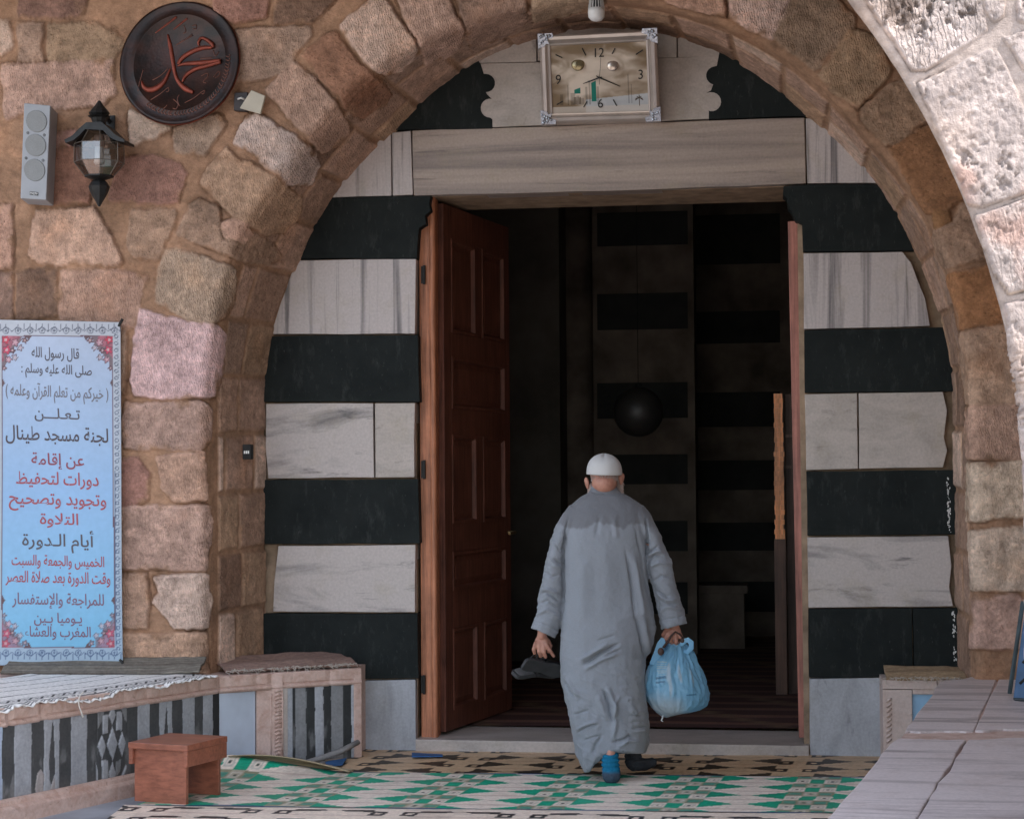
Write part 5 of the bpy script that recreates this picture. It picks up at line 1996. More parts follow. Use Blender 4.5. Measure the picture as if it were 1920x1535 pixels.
def stroke(m, pts, wid, hgt=0.012, base=0.003):
    """tapered raised stroke through (x, y) points in photo pixels"""
    pts = [np.array(p, float) for p in pts]
    fine, fw_ = [], []
    for i in range(len(pts) - 1):
        p0, p1, p2, p3_ = pts[max(i - 1, 0)], pts[i], pts[i + 1], pts[min(i + 2, len(pts) - 1)]
        for k in range(6):
            t = k / 6
            fine.append(0.5 * ((2 * p1) + (-p0 + p2) * t + (2 * p0 - 5 * p1 + 4 * p2 - p3_) * t * t + (-p0 + 3 * p1 - 3 * p2 + p3_) * t ** 3))
            fw_.append(wid[i] + (wid[i + 1] - wid[i]) * t)
    fine.append(pts[-1])
    fw_.append(wid[-1])
    rings = []
    for i, p in enumerate(fine):
        d = fine[min(i + 1, len(fine) - 1)] - fine[max(i - 1, 0)]
        d = d / max(np.linalg.norm(d), 1e-6)
        n_ = np.array((-d[1], d[0])) * fw_[i] / 2
        ring = []
        for a, hh in ((-1, 0), (-0.85, .7), (-0.3, 1), (0.3, 1), (0.85, .7), (1, 0)):
            q = p + n_ * a - np.array((337, 118))
            ring.append(mp(q[0], q[1], base + hgt * hh * min(1, fw_[i] / 5)))
        rings.append(ring)
    m.loft(rings)


Mz = lambda pts: [(210 + x / 6.397, y / 6.397) for x, y in pts]
m = MB()
stroke(m, Mz([(655, 405), (690, 540), (725, 700), (770, 900), (820, 1000), (900, 1080), (1000, 1130)]), [3, 8, 8, 7, 8, 11, 7])
stroke(m, Mz([(370, 960), (400, 1040), (470, 1080), (570, 1050), (650, 970), (710, 830)]), [2, 8, 11, 11, 8, 3])
stroke(m, Mz([(790, 800), (900, 775), (1100, 770), (1310, 750)]), [2, 8, 10, 6])
stroke(m, Mz([(1310, 770), (1150, 810), (1000, 850), (900, 920), (860, 1000), (880, 960)]), [7, 8, 8, 7, 3, 2])
stroke(m, Mz([(800, 780), (850, 700), (960, 630), (1080, 590), (1200, 590)]), [7, 9, 9, 9, 6])
stroke(m, Mz([(1210, 590), (1190, 540), (1110, 480), (1060, 470), (1030, 520), (1040, 560)]), [6, 8, 7, 6, 5, 3])
stroke(m, Mz([(500, 380), (620, 290), (750, 190)]), [2, 4, 5], 0.006)
stroke(m, Mz([(720, 345), (800, 280), (880, 215)]), [2, 4, 4], 0.006)
m.build('calligraphy', M['copper'], med, smooth=True)
m = MB()
for pts in ([(760, 540), (860, 480), (950, 410)], [(800, 510), (880, 470), (960, 430)], [(900, 1250), (1000, 1200), (1090, 1130), (1130, 1110), (1120, 1150), (1095, 1140)],
            [(490, 1200), (600, 1130), (690, 1060), (700, 1100), (670, 1110)], [(760, 1200), (820, 1260), (800, 1320), (760, 1310)], [(830, 1150), (810, 1200), (840, 1290)],
            [(1080, 930), (1150, 900), (1160, 940), (1110, 1000), (1150, 1020)], [(1230, 950), (1290, 880), (1300, 930), (1250, 960)], [(1210, 620), (1240, 690), (1280, 640)],
            [(840, 300), (870, 370), (840, 400)], [(940, 310), (990, 300), (990, 350), (950, 340)], [(590, 1290), (650, 1310), (690, 1270)], [(1060, 720), (1140, 715), (1200, 715)],
            [(500, 960), (600, 900), (680, 820)], [(330, 1090), (340, 1000), (380, 820)]):
    stroke(m, Mz(pts), [2.2] * len(pts), 0.006)
for i in range(34):
    a = math.radians(-5 + i * 4.0 + random.uniform(-1, 1))
    stroke(m, [(337 + (91 + r) * math.cos(a + da), 118 + (97 + r) * math.sin(a + da)) for r, da in ((-4, 0), (1, .03), (4, .0), (2, -.02))], [2, 2.4, 2.2, 1.5], 0.004, 0.007)
m.build('small_lettering', simple('dull_copper', (0.12, 0.05, 0.035), 0.3, 0.3, 20, 0, metal=0.7), med, smooth=True)

# ---- speaker
YSP = -TW - 0.17
sp = thing('speaker', 'narrow grey column speaker with three round cones on the stone wall', 'speaker', P(66, 375, YSP))
cn = [(45, 193), (94.5, 198), (86.5, 375), (38, 372)]
f_ = [P(x, y, YSP) for x, y in cn]
m = MB()
m.prism(f_, (-0.02, 0.16, -0.01))
M['spk'] = simple('grey_speaker_shell', (0.30, 0.31, 0.33), 0.5, 0.08, 10, 0.05)
m.build('cabinet', M['spk'], sp, bevel=0.006)
fu = (f_[1] - f_[0])
fv = (f_[3] - f_[0])
fnn = Vector((0, -1, 0))


def spt(a, c, d=0.0):
    return f_[0] + fu * a + fv * c + fnn * d


def oval(ca, cc_, ra, rc, d, n=28):
    return [spt(ca + ra * math.cos(2 * math.pi * i / n), cc_ + rc * math.sin(2 * math.pi * i / n), d) for i in range(n)]


for cc_ in (0.18, 0.43, 0.69):
    m = MB()
    rr = 0.40
    asp = rr * fu.length / fv.length
    m.loft([oval(.5, cc_, rr, asp, 0.001), oval(.5, cc_, rr * .98, asp * .98, 0.005), oval(.5, cc_, rr * .9, asp * .9, 0.004), oval(.5, cc_, rr * .35, asp * .35, 0.008), oval(.5, cc_, 0.01, 0.003, 0.009)])
    m.build('speaker_cone', simple('cone_mesh', (0.235, 0.24, 0.24), 0.8, 0.1, 200, 0.3, 0.002, bscale=420), sp, smooth=True)
for ca, cc_ in ((.19, .31), (.81, .315), (.16, .575), (.8, .58)):
    m = MB()
    m.loft([oval(ca, cc_, .055, .055 * fu.length / fv.length, 0.001), oval(ca, cc_, .045, .045 * fu.length / fv.length, 0.004)])
    m.build('screw', M['spk'] if False else simple('grey_screw', (0.12, 0.12, 0.125), 0.5), sp)
m = MB()
m.prism([spt(.36, .918, .001), spt(.67, .918, .001), spt(.67, .952, .001), spt(.36, .952, .001)], fnn * 0.003)
bdg = m.build('badge', M['rope'], sp)
m = MB()
for k, (a, w) in enumerate(((.375, .05), (.435, .05), (.495, .05), (.555, .045), (.61, .05))):
    for s_, l in ((0, 1), (0.7, .8 if k % 2 else .5)):
        m.prism([spt(a + w * s_, .924, .0045), spt(a + w * s_ + .016, .924, .0045), spt(a + w * s_ + .016, .924 + .022 * l, .0045), spt(a + w * s_, .924 + .022 * l, .0045)], fnn * 0.0006)
    m.prism([spt(a, .924 + .009 * (k % 3), .0045), spt(a + w, .924 + .009 * (k % 3), .0045), spt(a + w, .930 + .009 * (k % 3), .0045), spt(a, .930 + .009 * (k % 3), .0045)], fnn * 0.0006)
m.build('badge_lettering', simple('badge_white', (0.6, 0.6, 0.6), 0.5, 0), bdg)

# ---- wall lantern
YL = -TW - 0.17
lan = thing('wall_lantern', 'black iron wall lantern with clear eight-sided glass beside the speaker', 'lantern', P(186, 285, YL))
ls = (P(286, 285, YL) - P(186, 285, YL)).length / 100
lc = P(186, 285, YL)


def lp_(r, y, n=8, ph=0.5):
    return [lc + Vector((r * ls * math.cos(2 * math.pi * (i + ph) / n), r * ls * math.sin(2 * math.pi * (i + ph) / n), (285 - y) * ls)) for i in range(n)]


m = MB()
m.loft([lp_(2, 192, 10), lp_(8, 201, 10), lp_(16, 210, 10), lp_(19, 215, 10), lp_(15, 219, 10), lp_(21, 220.5, 10), lp_(15, 224, 10), lp_(12, 232, 10), lp_(13, 240, 10)])
m.build('finial', M['iron'], lan, smooth=False)
m = MB()
def lq(x, y, d):
    return lc + Vector(((x - 186) * ls, d, (285 - y) * ls))


hood = [(131, 266), (146, 259), (158, 247), (172, 236), (200, 236), (214, 248), (226, 260), (243, 270), (243, 274), (226, 270), (214, 263), (203, 251), (170, 248), (158, 260), (147, 268), (133, 272)]
m.prism([lq(x, y, -0.085) for x, y in hood], (0, 0.16, 0))
m.build('roof', M['iron'], lan)
gl, nt, bs = newmat('clear_glass')
bs.inputs['Base Color'].default_value = (0.92, 0.94, 0.95, 1)
bs.inputs['Roughness'].default_value = 0.04
tr = nt.nodes.new('ShaderNodeBsdfTransparent')
tr.inputs[0].default_value = (0.62, 0.60, 0.58, 1)
gg = nt.nodes.new('ShaderNodeBsdfGlossy')
gg.inputs['Roughness'].default_value = 0.05
ly = nt.nodes.new('ShaderNodeMixShader')
ly.inputs[0].default_value = 0.16
nt.links.new(tr.outputs[0], ly.inputs[1])
nt.links.new(gg.outputs[0], ly.inputs[2])
nt.links.new(ly.outputs[0], nt.nodes['Material Output'].inputs['Surface'])
m = MB()
m.loft([lp_(27, 247), lp_(44, 272), lp_(44.5, 305), lp_(24, 331)], cap=False)
m.build('glass_body', gl, lan)
m = MB()
rg = [lp_(27, 247), lp_(44, 272), lp_(44.5, 305), lp_(24, 331)]
for r in rg[1:3]:
    for i in range(8):
        m.tube([r[i], r[(i + 1) % 8]], 0.0022, 5)
for i in range(8):
    m.tube([r[i] for r in rg], 0.0022, 5)
m.build('glass_edges', simple('came', (0.16, 0.14, 0.12), 0.4, metal=0.5), lan)
m = MB()
m.loft([lp_(9, 255, 16), lp_(10, 262, 16), lp_(10, 276, 16)])
m.build('lamp_holder', simple('lamp_holder', (0.30, 0.22, 0.2), 0.5), lan, smooth=True)
m = MB()
m.loft([lp_(8, 276, 16), lp_(8, 296, 16), lp_(10, 304, 16), lp_(6, 309, 16)])
m.build('lamp', simple('white_lamp', (0.8, 0.8, 0.8), 0.3, 0), lan, smooth=True)
m = MB()
m.loft([lp_(26, 328), lp_(26, 331), lp_(10, 336), lp_(15, 341), lp_(19, 348), lp_(17, 356), lp_(12, 366), lp_(6, 376), lp_(2, 384)])
m.build('base_finial', M['iron'], lan)
m = MB()
m.tube([lc + Vector((0, 0, 60 * ls)), lc + Vector((0, 0.09, 75 * ls)), lc + Vector((0, 0.19, 60 * ls))], 0.012, 8)
m.box(lc + Vector((0, 0.17, 50 * ls)), (0.06, 0.02, 0.16))
m.build('wall_arm', M['iron'], lan)

# ---- small electric box with a loose cover
YE = -TW - 0.04
eb = thing('junction_box', 'small dark junction box with a crooked cream cover beside the medallion', 'electric box', P(460, 190, YE))
m = MB()
m.prism([P(439, 174, YE), P(464, 173, YE), P(462, 209, YE), P(438, 207, YE)], (0, 0.05, 0))
m.build('box', simple('dark_plastic', (0.03, 0.022, 0.022), 0.5), eb, bevel=0.003)
m = MB()
m.prism([P(471, 169, YE - 0.03), P(497, 180, YE - 0.02), P(488, 214, YE - 0.02), P(449, 203, YE - 0.035)], (0.002, 0.016, 0))
m.build('cover', simple('cream_plastic', (0.50, 0.45, 0.36), 0.45, 0.08), eb, bevel=0.004)
m = MB()
m.tube([P(446, 186, YE - .006), P(452, 184, YE - 0.018), P(459, 187, YE - .006)], 0.006, 8)
m.build('wire', simple('white_wire', (0.6, 0.58, 0.55), 0.4), eb, smooth=True)

# ---- little black counter box on the reveal
cp = P(465, 847, -TW * 0.52)
cb_ = thing('counter_box', 'tiny black box with white digits on the left arch reveal', 'box', cp)
m = MB()
m.box(cp + Vector((0.0, 0.0, 0)), (0.05, 0.06, 0.085))
m.build('case', M['rope'], cb_, bevel=0.006)
m = MB()
for k in range(3):
    m.box(cp + Vector((-0.011 + 0.011 * k, -0.0312, -0.002)), (0.008, 0.001, 0.016))
m.build('digits', simple('digit_white', (0.75, 0.75, 0.72), 0.5, 0), cb_)

# ---- clock
YC = -0.075
clk = thing('wall_clock', 'silver framed landscape wall clock hung tilted above the lintel', 'clock', P(1125, 232, YC))
CT = [(1012, 69), (1230, 58), (1237, 227), (1018, 233)]
ca_ = [P(x, y, YC - (0.25 if k < 2 else 0.0)) for k, (x, y) in enumerate(CT)]


def cq(a, c, d=0.0):
    """a across, c down (0..1), d towards the viewer"""
    t_ = ca_[0].lerp(ca_[1], a)
    b_ = ca_[3].lerp(ca_[2], a)
    return t_.lerp(b_, c) + Vector((0, -d, -0.0))


def crect(i, d, j=None):
    j = i * 1.28 if j is None else j
    return [cq(i, j, d), cq(1 - i, j, d), cq(1 - i, 1 - j, d), cq(i, 1 - j, d)]


sil = simple('silvery_frame', (0.50, 0.44, 0.40), 0.34, 0.12, 8, 0.1, metal=0.55)
m = MB()
m.loft([crect(0, -0.06), crect(-0.004, 0.0), crect(0.0, 0.016), crect(0.018, 0.028), crect(0.045, 0.030), crect(0.062, 0.018), crect(0.070, 0.014), crect(0.074, 0.020), crect(0.086, 0.018), crect(0.092, 0.004), crect(0.2, 0.004)])
m.build('frame', sil, clk)
nu, nv = 220, 180
U, V = np.meshgrid(np.linspace(0.088, 0.912, nu), np.linspace(0.113, 0.887, nv), indexing='ij')
A0, A1, A2, A3 = [np.array(q) for q in ca_]
pos = ((1 - U) * (1 - V))[..., None] * A0 + (U * (1 - V))[..., None] * A1 + (U * V)[..., None] * A2 + ((1 - U) * V)[..., None] * A3
pos[..., 1] -= 0.0075
u, v = ((U - .088) / .824).ravel(), ((V - .113) / .774).ravel()
n1 = fbm(p3(u * 2.6 + 0.7 * fbm(p3(u * 3, v * 3), 3, 3), v * 3.2), 77, 4)
n2 = fbm(p3(u * 7, v * 11), 78, 3)
tt = sstep(-0.38, 0.32, n1 + 0.25 * np.exp(-((u - .45) ** 2 * 9 + (v - .42) ** 2 * 12)) - 0.25 * sstep(0.2, 0.0, v) + 0.05 * n2)
cc = np.array((0.20, 0.135, 0.075)) * (1 - tt[:, None]) + np.array((0.66, 0.56, 0.46)) * tt[:, None]
# water at the lower right, pale band at the foot
s = (v > 0.78 + 0.10 * (0.6 - u)) & (u > 0.35)
cc[s] = cc[s] * 0.25 + np.array((0.50, 0.54, 0.58)) * 0.75
s = v > 0.90
cc[s] = cc[s] * 0.3 + np.array((0.58, 0.52, 0.46)) * 0.7
# dim skyline of small buildings and little trees
for bx, bw, bt in ((.10, .03, .72), (.17, .015, .58), (.22, .05, .70), (.27, .03, .74), (.31, .05, .78), (.36, .02, .62), (.395, .02, .52), (.80, .012, .46), (.83, .01, .60), (.48, .02, .62)):
    s = (np.abs(u - bx) < bw / 2) & (v > bt) & (v < 0.88)
    cc[s] = cc[s] * 0.62
for bx in (.22, .235, .25, .265, .28, .295):
    s = (np.abs(u - bx) < 0.0035) & (v > .76) & (v < 0.87)
    cc[s] = (0.10, 0.07, 0.045)
for bx, by in ((.905, .80),):
    for k in range(7):
        a = math.pi * (k / 6)
        dx, dy = math.cos(a) * .04, -math.sin(a) * .035 + .035 * abs(math.cos(a))
        tt_ = np.clip(((u - bx) * dx + (v - by) * dy) / (dx * dx + dy * dy), 0, 1)
        s = np.hypot(u - bx - tt_ * dx, (v - by - tt_ * dy) * .75) < 0.005
        cc[s] = (0.07, 0.05, 0.035)
    s = (np.abs(u - bx) < .004) & (v > by) & (v < by + .12)
    cc[s] = (0.09, 0.065, 0.045)
for x0_, x1_, y0_, y1_ in ((.235, .298, .625, .715), (.415, .465, .53, .835)):
    s = (u > x0_) & (u < x1_) & (v > y0_ + .03 * (x1_ - u) / (x1_ - x0_)) & (v < y1_)
    cc[s] = (0.0, 0.17, 0.125)
me = grid_mesh('dial', pos)
setcol(me, cc)
face = link('dial', me, M['print'], clk)


def cpx(x, y, d):
    """point on the clock from photo pixels of the close view (1000,40)+(x,y)/7.308"""
    py_ = 40 + y / 7.308
    px_ = 1000 + x / 7.308
    k_ = (px_ - 1015) / 219
    lo_, hi_ = 233 - 6 * k_, 69 - 11 * k_
    return P(px_, py_, YC - 0.25 * (lo_ - py_) / (lo_ - hi_) - d)


for (x, y, r, nm) in ((612, 592, 92, 'brass_globe'), (1087, 605, 82, 'pale_globe')):
    m = MB()
    c_ = cpx(x, y, 0.012)
    rr_ = (cpx(x + r, y, 0.012) - c_).length
    m.ball(c_, (rr_, 0.012, rr_), 12, 24)
    m.build(nm, simple(nm, (0.30, 0.24, 0.14) if nm[0] == 'b' else (0.5, 0.42, 0.36), 0.25, 0.3, 25, 0.1, metal=0.7), face, smooth=True)
for txt, x, y, ht in (('12', 905, 430, 125), ('3', 1470, 730, 130), ('6', 920, 1125, 125), ('9', 342, 800, 130)):
    m = MB()
    tv, tf = text_verts(txt, 0.0, 4)
    w_, h_ = tv[:, 0].max() - tv[:, 0].min(), tv[:, 1].max() - tv[:, 1].min()
    cxm, cym = (tv[:, 0].max() + tv[:, 0].min()) / 2, (tv[:, 1].max() + tv[:, 1].min()) / 2
    k = ht / h_
    m.add([cpx(x + (a - cxm) * k * 0.92, y - (c_ - cym) * k - (a - cxm) * k * 0.05, 0.0115) for a, c_ in tv[:, :2]], tf)
    m.build('numeral', M['rope'], face)
for x0_, y0_, x1_, y1_ in ((305, 460, 395, 502), (668, 372, 720, 472), (1120, 372, 1078, 450), (1500, 395, 1405, 458), (320, 1145, 405, 1098), (735, 1100, 690, 1180), (1095, 1075, 1142, 1162)):
    m = MB()
    q0, q1 = cpx(x0_, y0_, 0.0115), cpx(x1_, y1_, 0.0115)
    d_ = (q1 - q0).normalized().cross(Vector((0, 1, 0))) * 0.0032
    m.prism([q0 + d_, q0 - d_, q1 - d_, q1 + d_], (0, -0.001, 0))
    m.build('hour_mark', M['rope'], face)
for nm, pts, w in (('hour_hand', [(940, 770), (905, 775), (760, 830), (680, 858)], [7, 10, 9, 3]), ('minute_hand', [(860, 750), (905, 775), (1060, 840), (1190, 895)], [6, 10, 8, 5]), ('second_hand', [(905, 870), (905, 775), (918, 640), (925, 500)], [3, 4, 3, 3])):
    m = MB()
    dd_ = {'h': 0.014, 'm': 0.017, 's': 0.02}[nm[0]]
    for (a, b2_), (w0_, w1_) in zip(zip(pts[:-1], pts[1:]), zip(w[:-1], w[1:])):
        q0, q1 = cpx(*a, dd_), cpx(*b2_, dd_)
        d_ = (q1 - q0).normalized().cross(Vector((0, 1, 0)))
        s0, s1 = w0_ * 0.0004, w1_ * 0.0004
        m.prism([q0 + d_ * s0, q0 - d_ * s0, q1 - d_ * s1, q1 + d_ * s1], (0, -0.0015, 0))
    m.build(nm, M['iron'], clk)
chrome = simple('bright_chrome', (0.42, 0.43, 0.46), 0.25, 0.3, 60, 0.6, 0.004, metal=0.95, bscale=90)
for (a, c_) in ((0, 0), (1, 0), (1, 1), (0, 1)):
    m = MB()
    sx, sy = (1 if a == 0 else -1), (1 if c_ == 0 else -1)
    w_, h_ = 0.115, 0.15
    pts = [(-.012, -.016), (w_, -.016), (w_ * 1.05, .03), (w_ * .62, .055), (.085, .105), (.055, .1), (.045, h_ * .85), (-.012, h_)]
    m.prism([cq(a + sx * x, c_ + sy * y, 0.032) for x, y in pts], (0, 0.05, 0))
    for k in range(16):
        x, y = random.uniform(0, .09), random.uniform(0, .1)
        if x / .1 + y / .13 < 1.1:
            m.ball(cq(a + sx * x, c_ + sy * y, 0.033), random.uniform(.004, .010), 5, 8)
    m.build('corner_ornament', chrome, clk)

# ---- bulb hanging from the arch
bz = P(1118, 40, -TW - 0.14)
bs_ = (P(1218, 20, -TW - 0.14) - P(1118, 20, -TW - 0.14)).length / 100
bl_ = thing('light_bulb', 'unlit white lamp bulb with grey ribbed collar hanging above the clock', 'bulb', bz)
bc = P(1118, 0, -TW - 0.14)


def br(r, y, n=20):
    return [bc + Vector((r * bs_ * math.cos(2 * math.pi * i / n), r * bs_ * math.sin(2 * math.pi * i / n), -y * bs_)) for i in range(n)]


m = MB()
m.loft([br(15.5, 17), br(16, 24), br(15, 33), br(10, 39), br(3, 41)])
m.build('globe', simple('milky_lamp', (0.72, 0.71, 0.70), 0.3, 0.03, 10, 0), bl_, smooth=True)
m = MB()
m.loft([br(7, -28), br(8, -10), br(11, 0), br(13, 17)])
m.build('core', M['iron'], bl_)
m = MB()
for i in range(16):
    a = 2 * math.pi * i / 16
    dv = Vector((math.cos(a), math.sin(a), 0))
    t_ = Vector((-dv.y, dv.x, 0)) * 0.0022
    q = [bc + dv * 6 * bs_ + Vector((0, 0, 28 * bs_)), bc + dv * 9 * bs_ + Vector((0, 0, 14 * bs_)), bc + dv * 13 * bs_, bc + dv * 15.8 * bs_ + Vector((0, 0, -17.5 * bs_)), bc + dv * 9 * bs_ + Vector((0, 0, -17.5 * bs_))]
    m.prism([x - t_ for x in q], t_ * 2)
m.build('ribbed_collar', simple('white_collar', (0.58, 0.57, 0.56), 0.4, 0.05), bl_)
m = MB()
m.tube([bc + Vector((0, 0, 24 * bs_)), bc + Vector((0, 0, 60 * bs_)), bc + Vector((0, 0.0, 100 * bs_))], [0.018, 0.016, 0.006], 12)
m.build('socket', M['rope'], bl_, smooth=True)

# ---- dark board leaning at the right edge
sg = thing('sign_board', 'dark framed sign board with a blue face leaning on the marble platform', 'sign', Pz(1900, 1302, 0.5))
ob = Pz(1894, 1310, 0.51)
dA = (ob - CAM).dot(fh)
q_ = [Pd(1899, 1311, dA), Pd(2010, 1316, dA - 0.25), Pd(2040, 1120, dA + 0.0), Pd(1924, 1120, dA + 0.22)]
nn_ = (q_[1] - q_[0]).cross(q_[3] - q_[0]).normalized()
if nn_.dot(CAM - q_[0]) < 0:
    nn_ = -nn_
m = MB()
m.prism([q + nn_ * 0.0 for q in q_], -nn_ * 0.05)
m.build('backing', simple('dark_board', (0.03, 0.04, 0.045), 0.5), sg, bevel=0.004)
m = MB()
ctr = sum(q_, Vector()) / 4
m.prism([q.lerp(ctr, 0.035) + nn_ * 0.001 for q in q_], nn_ * 0.004)
m.build('blue_face', simple('blue_board_face', (0.06, 0.12, 0.22), 0.4, 0.2, 10), sg)
for k in range(4):
    m = MB()
    a_ = q_[0].lerp(q_[3], 0.15 + 0.2 * k).lerp(q_[1].lerp(q_[2], 0.15 + 0.2 * k), 0.10) + nn_ * 0.006
    e_ = (q_[1] - q_[0]).normalized()
    f2 = (q_[3] - q_[0]).normalized()
    m.tube([a_, a_ + f2 * 0.03 + e_ * 0.03, a_ + f2 * 0.01 + e_ * 0.06, a_ - f2 * 0.02 + e_ * 0.05], 0.008, 6)
    m.build('ornament', M['rope'], sg, smooth=True)
m = MB()
g0 = Pd(1889, 1300, dA + 0.03)
m.prism([g0, Pd(1897, 1301, dA + 0.03), Pd(1922, 1128, dA + 0.24), Pd(1914, 1128, dA + 0.25)], (0.01, 0.08, 0.0))
m.build('side_frame', simple('dark_frame', (0.05, 0.07, 0.075), 0.5), sg, bevel=0.003)
# ================================================================== the person
DP = 9.70


def G(px, py, dv=0.0):
    """a place of the photograph at the person's distance, dv metres farther away"""
    return Pd(px, py, DP + dv)


def lerp_tab(tab, y):
    ks = [t[0] for t in tab]
    return [float(np.interp(y, ks, [t[i] for t in tab])) for i in range(1, len(tab[0]))]


foot = G(1160, 1460, 0.0)
person = thing('person', 'person in a long blue grey robe and white cap walking in, seen from behind', 'person', (foot.x, foot.y, 0.0))

# ---------------- skin: one continuous body under the clothes
m = MB()
rot_head = Matrix.Rotation(math.radians(-14), 3, rt)
hc = G(1133, 886, 0.012)
m.ball(hc, (0.074, 0.092, 0.094), 16, 24, rot_head)
m.ball(G(1133, 905, -0.02), (0.066, 0.07, 0.06), 12, 20)                # nape
m.ball(G(1134, 915, 0.075), (0.052, 0.055, 0.055), 12, 16)              # jaw
m.ball(G(1136, 903, 0.118), (0.013, 0.022, 0.020), 8, 10)               # nose
m.ball(G(1136, 926, 0.098), (0.022, 0.02, 0.016), 8, 10)                # chin
m.ball(G(1136, 914, 0.108), (0.020, 0.010, 0.008), 8, 10)               # lips
for sx, cx, cy in ((-1, 1100.5, 905), (1, 1165.5, 897)):
    e = G(cx, cy, 0.012)
    rr = Matrix.Rotation(math.radians(-sx * 25), 3, 'Z') @ Matrix.Rotation(math.radians(sx * 10), 3, fh)
    m.ball(e, (0.010, 0.022, 0.031), 10, 14, rr)
    m.ball(e + rt * (sx * 0.005) + Vector((0, 0, 0.008)), (0.008, 0.018, 0.018), 8, 12, rr)
    m.ball(e + rt * (-sx * 0.004) + Vector((0, 0, -0.022)), (0.008, 0.010, 0.011), 8, 10)
m.tube([G(1133, 900, 0.01), G(1133, 925, 0.0), G(1133, 950, 0.0)], [0.062, 0.060, 0.055], 20)
m.tube([G(1133, 935, 0), G(1133, 980, 0), G(1135, 1060, 0.0), G(1138, 1120, 0.02), G(1140, 1180, 0.0)], [0.055, 0.10, 0.105, 0.105, 0.105], 24, 0.6)
# legs
m.tube([G(1115, 1170, 0.0), G(1125, 1290, -0.02), G(1143, 1380, -0.10), G(1145, 1425, -0.125)], [0.085, 0.06, 0.034, 0.026], 16)
m.tube([G(1165, 1170, 0.02), G(1172, 1290, 0.08), G(1186, 1375, 0.13), G(1187, 1415, 0.14)], [0.085, 0.06, 0.034, 0.026], 16)
# arms
m.tube([G(1090, 975, 0), G(1048, 1030, 0.0), G(1030, 1085, 0.0), G(1020, 1150, 0.02), G(1016, 1196, 0.03)], [0.034, 0.023, 0.025, 0.026, 0.025], 16)
m.tube([G(1182, 975, 0), G(1230, 1030, 0.0), G(1250, 1085, 0.0), G(1262, 1140, 0.02), G(1265, 1178, 0.02)], [0.034, 0.023, 0.025, 0.026, 0.025], 16)
# left hand: back of the hand to the viewer, fingers pinching the sandal straps
m.tube([G(1017, 1192, 0.03), G(1016, 1200, 0.03), G(1014.5, 1211, 0.028), G(1014.5, 1216, 0.028)], [0.027, 0.036, 0.040, 0.034], 14, 0.48)
LHF = [[(1004, 1206, .02), (1000.5, 1217, .02), (1003, 1227, .035)], [(1011, 1209, .018), (1010.5, 1221, .016), (1013.5, 1230, .032)],
       [(1018, 1210, .018), (1020, 1222, .015), (1023, 1231, .030)], [(1024, 1208, .02), (1031, 1219, .02), (1038, 1229, .03)], [(1027, 1200, .045), (1032, 1210, .055), (1028, 1221, .05)]]
for k, f in enumerate(LHF):
    r0_ = (0.0098, 0.0106, 0.0108, 0.0104, 0.0115)[k]
    a_ = [G(*q) for q in f]
    m.tube([G(1015, 1200, .03) if k < 4 else G(1020, 1196, .035), a_[0], a_[1], a_[2]], [r0_ * 1.25, r0_ * 1.15, r0_ * 1.02, r0_ * 0.85], 10)
    m.ball(a_[1], r0_ * 1.1, 6, 10)
    m.ball(a_[2], r0_ * 0.9, 6, 10)
# right hand: fist closed round the bag handles and the strap
m.tube([G(1264, 1172, 0.02), G(1264, 1182, 0.02), G(1263, 1192, 0.025)], [0.027, 0.037, 0.036], 14, 0.55)
RHF = [[(1250, 1188, .01), (1247, 1197, .005), (1252, 1203, .03)], [(1258, 1191, .004), (1257, 1201, .0), (1260, 1206, .028)],
       [(1267, 1192, .004), (1268, 1203, .0), (1268, 1207, .028)], [(1275, 1189, .008), (1279, 1199, .006), (1276, 1204, .03)], [(1249, 1180, .03), (1244, 1190, .03), (1249, 1199, .025)]]
for k, f in enumerate(RHF):
    r0_ = (0.0100, 0.0108, 0.0108, 0.0102, 0.0115)[k]
    a_ = [G(*q) for q in f]
    m.tube([G(1263, 1182, .02), a_[0], a_[1], a_[2]], [r0_ * 1.25, r0_ * 1.15, r0_ * 1.05, r0_ * 0.9], 10)
    m.ball(a_[1], r0_ * 1.12, 6, 10)
    m.ball(a_[2], r0_ * 0.92, 6, 10)
me = remesh(m, 0.0042, 2)
sk, nt, bs = newmat('skin')
v_ = objvec(nt)
c_ = mixc(nt, (0.33, 0.145, 0.10), (0.50, 0.25, 0.18), ramp(nt, noise(nt, 28, 4, v_), 0.3, 0.7))
nt.links.new(c_, bs.inputs['Base Color'])
bs.inputs['Roughness'].default_value = 0.5
bs.inputs['Subsurface Weight'].default_value = 0.12
bs.inputs['Subsurface Radius'].default_value = (0.01, 0.004, 0.002)
bump(nt, bs, noise(nt, 160, 3, v_), 0.25, 0.003)
me.name = 'body'
link('body', me, sk, person)
for s in (-1, 1):
    m = MB()
    m.ball(hc + fh * 0.094 + rt * (0.03 * s + 0.008) + Vector((0, 0, -0.03)), 0.011, 8, 12)
    m.build('eye', simple('eye_white', (0.6, 0.58, 0.55), 0.2, 0.05), person, smooth=True)
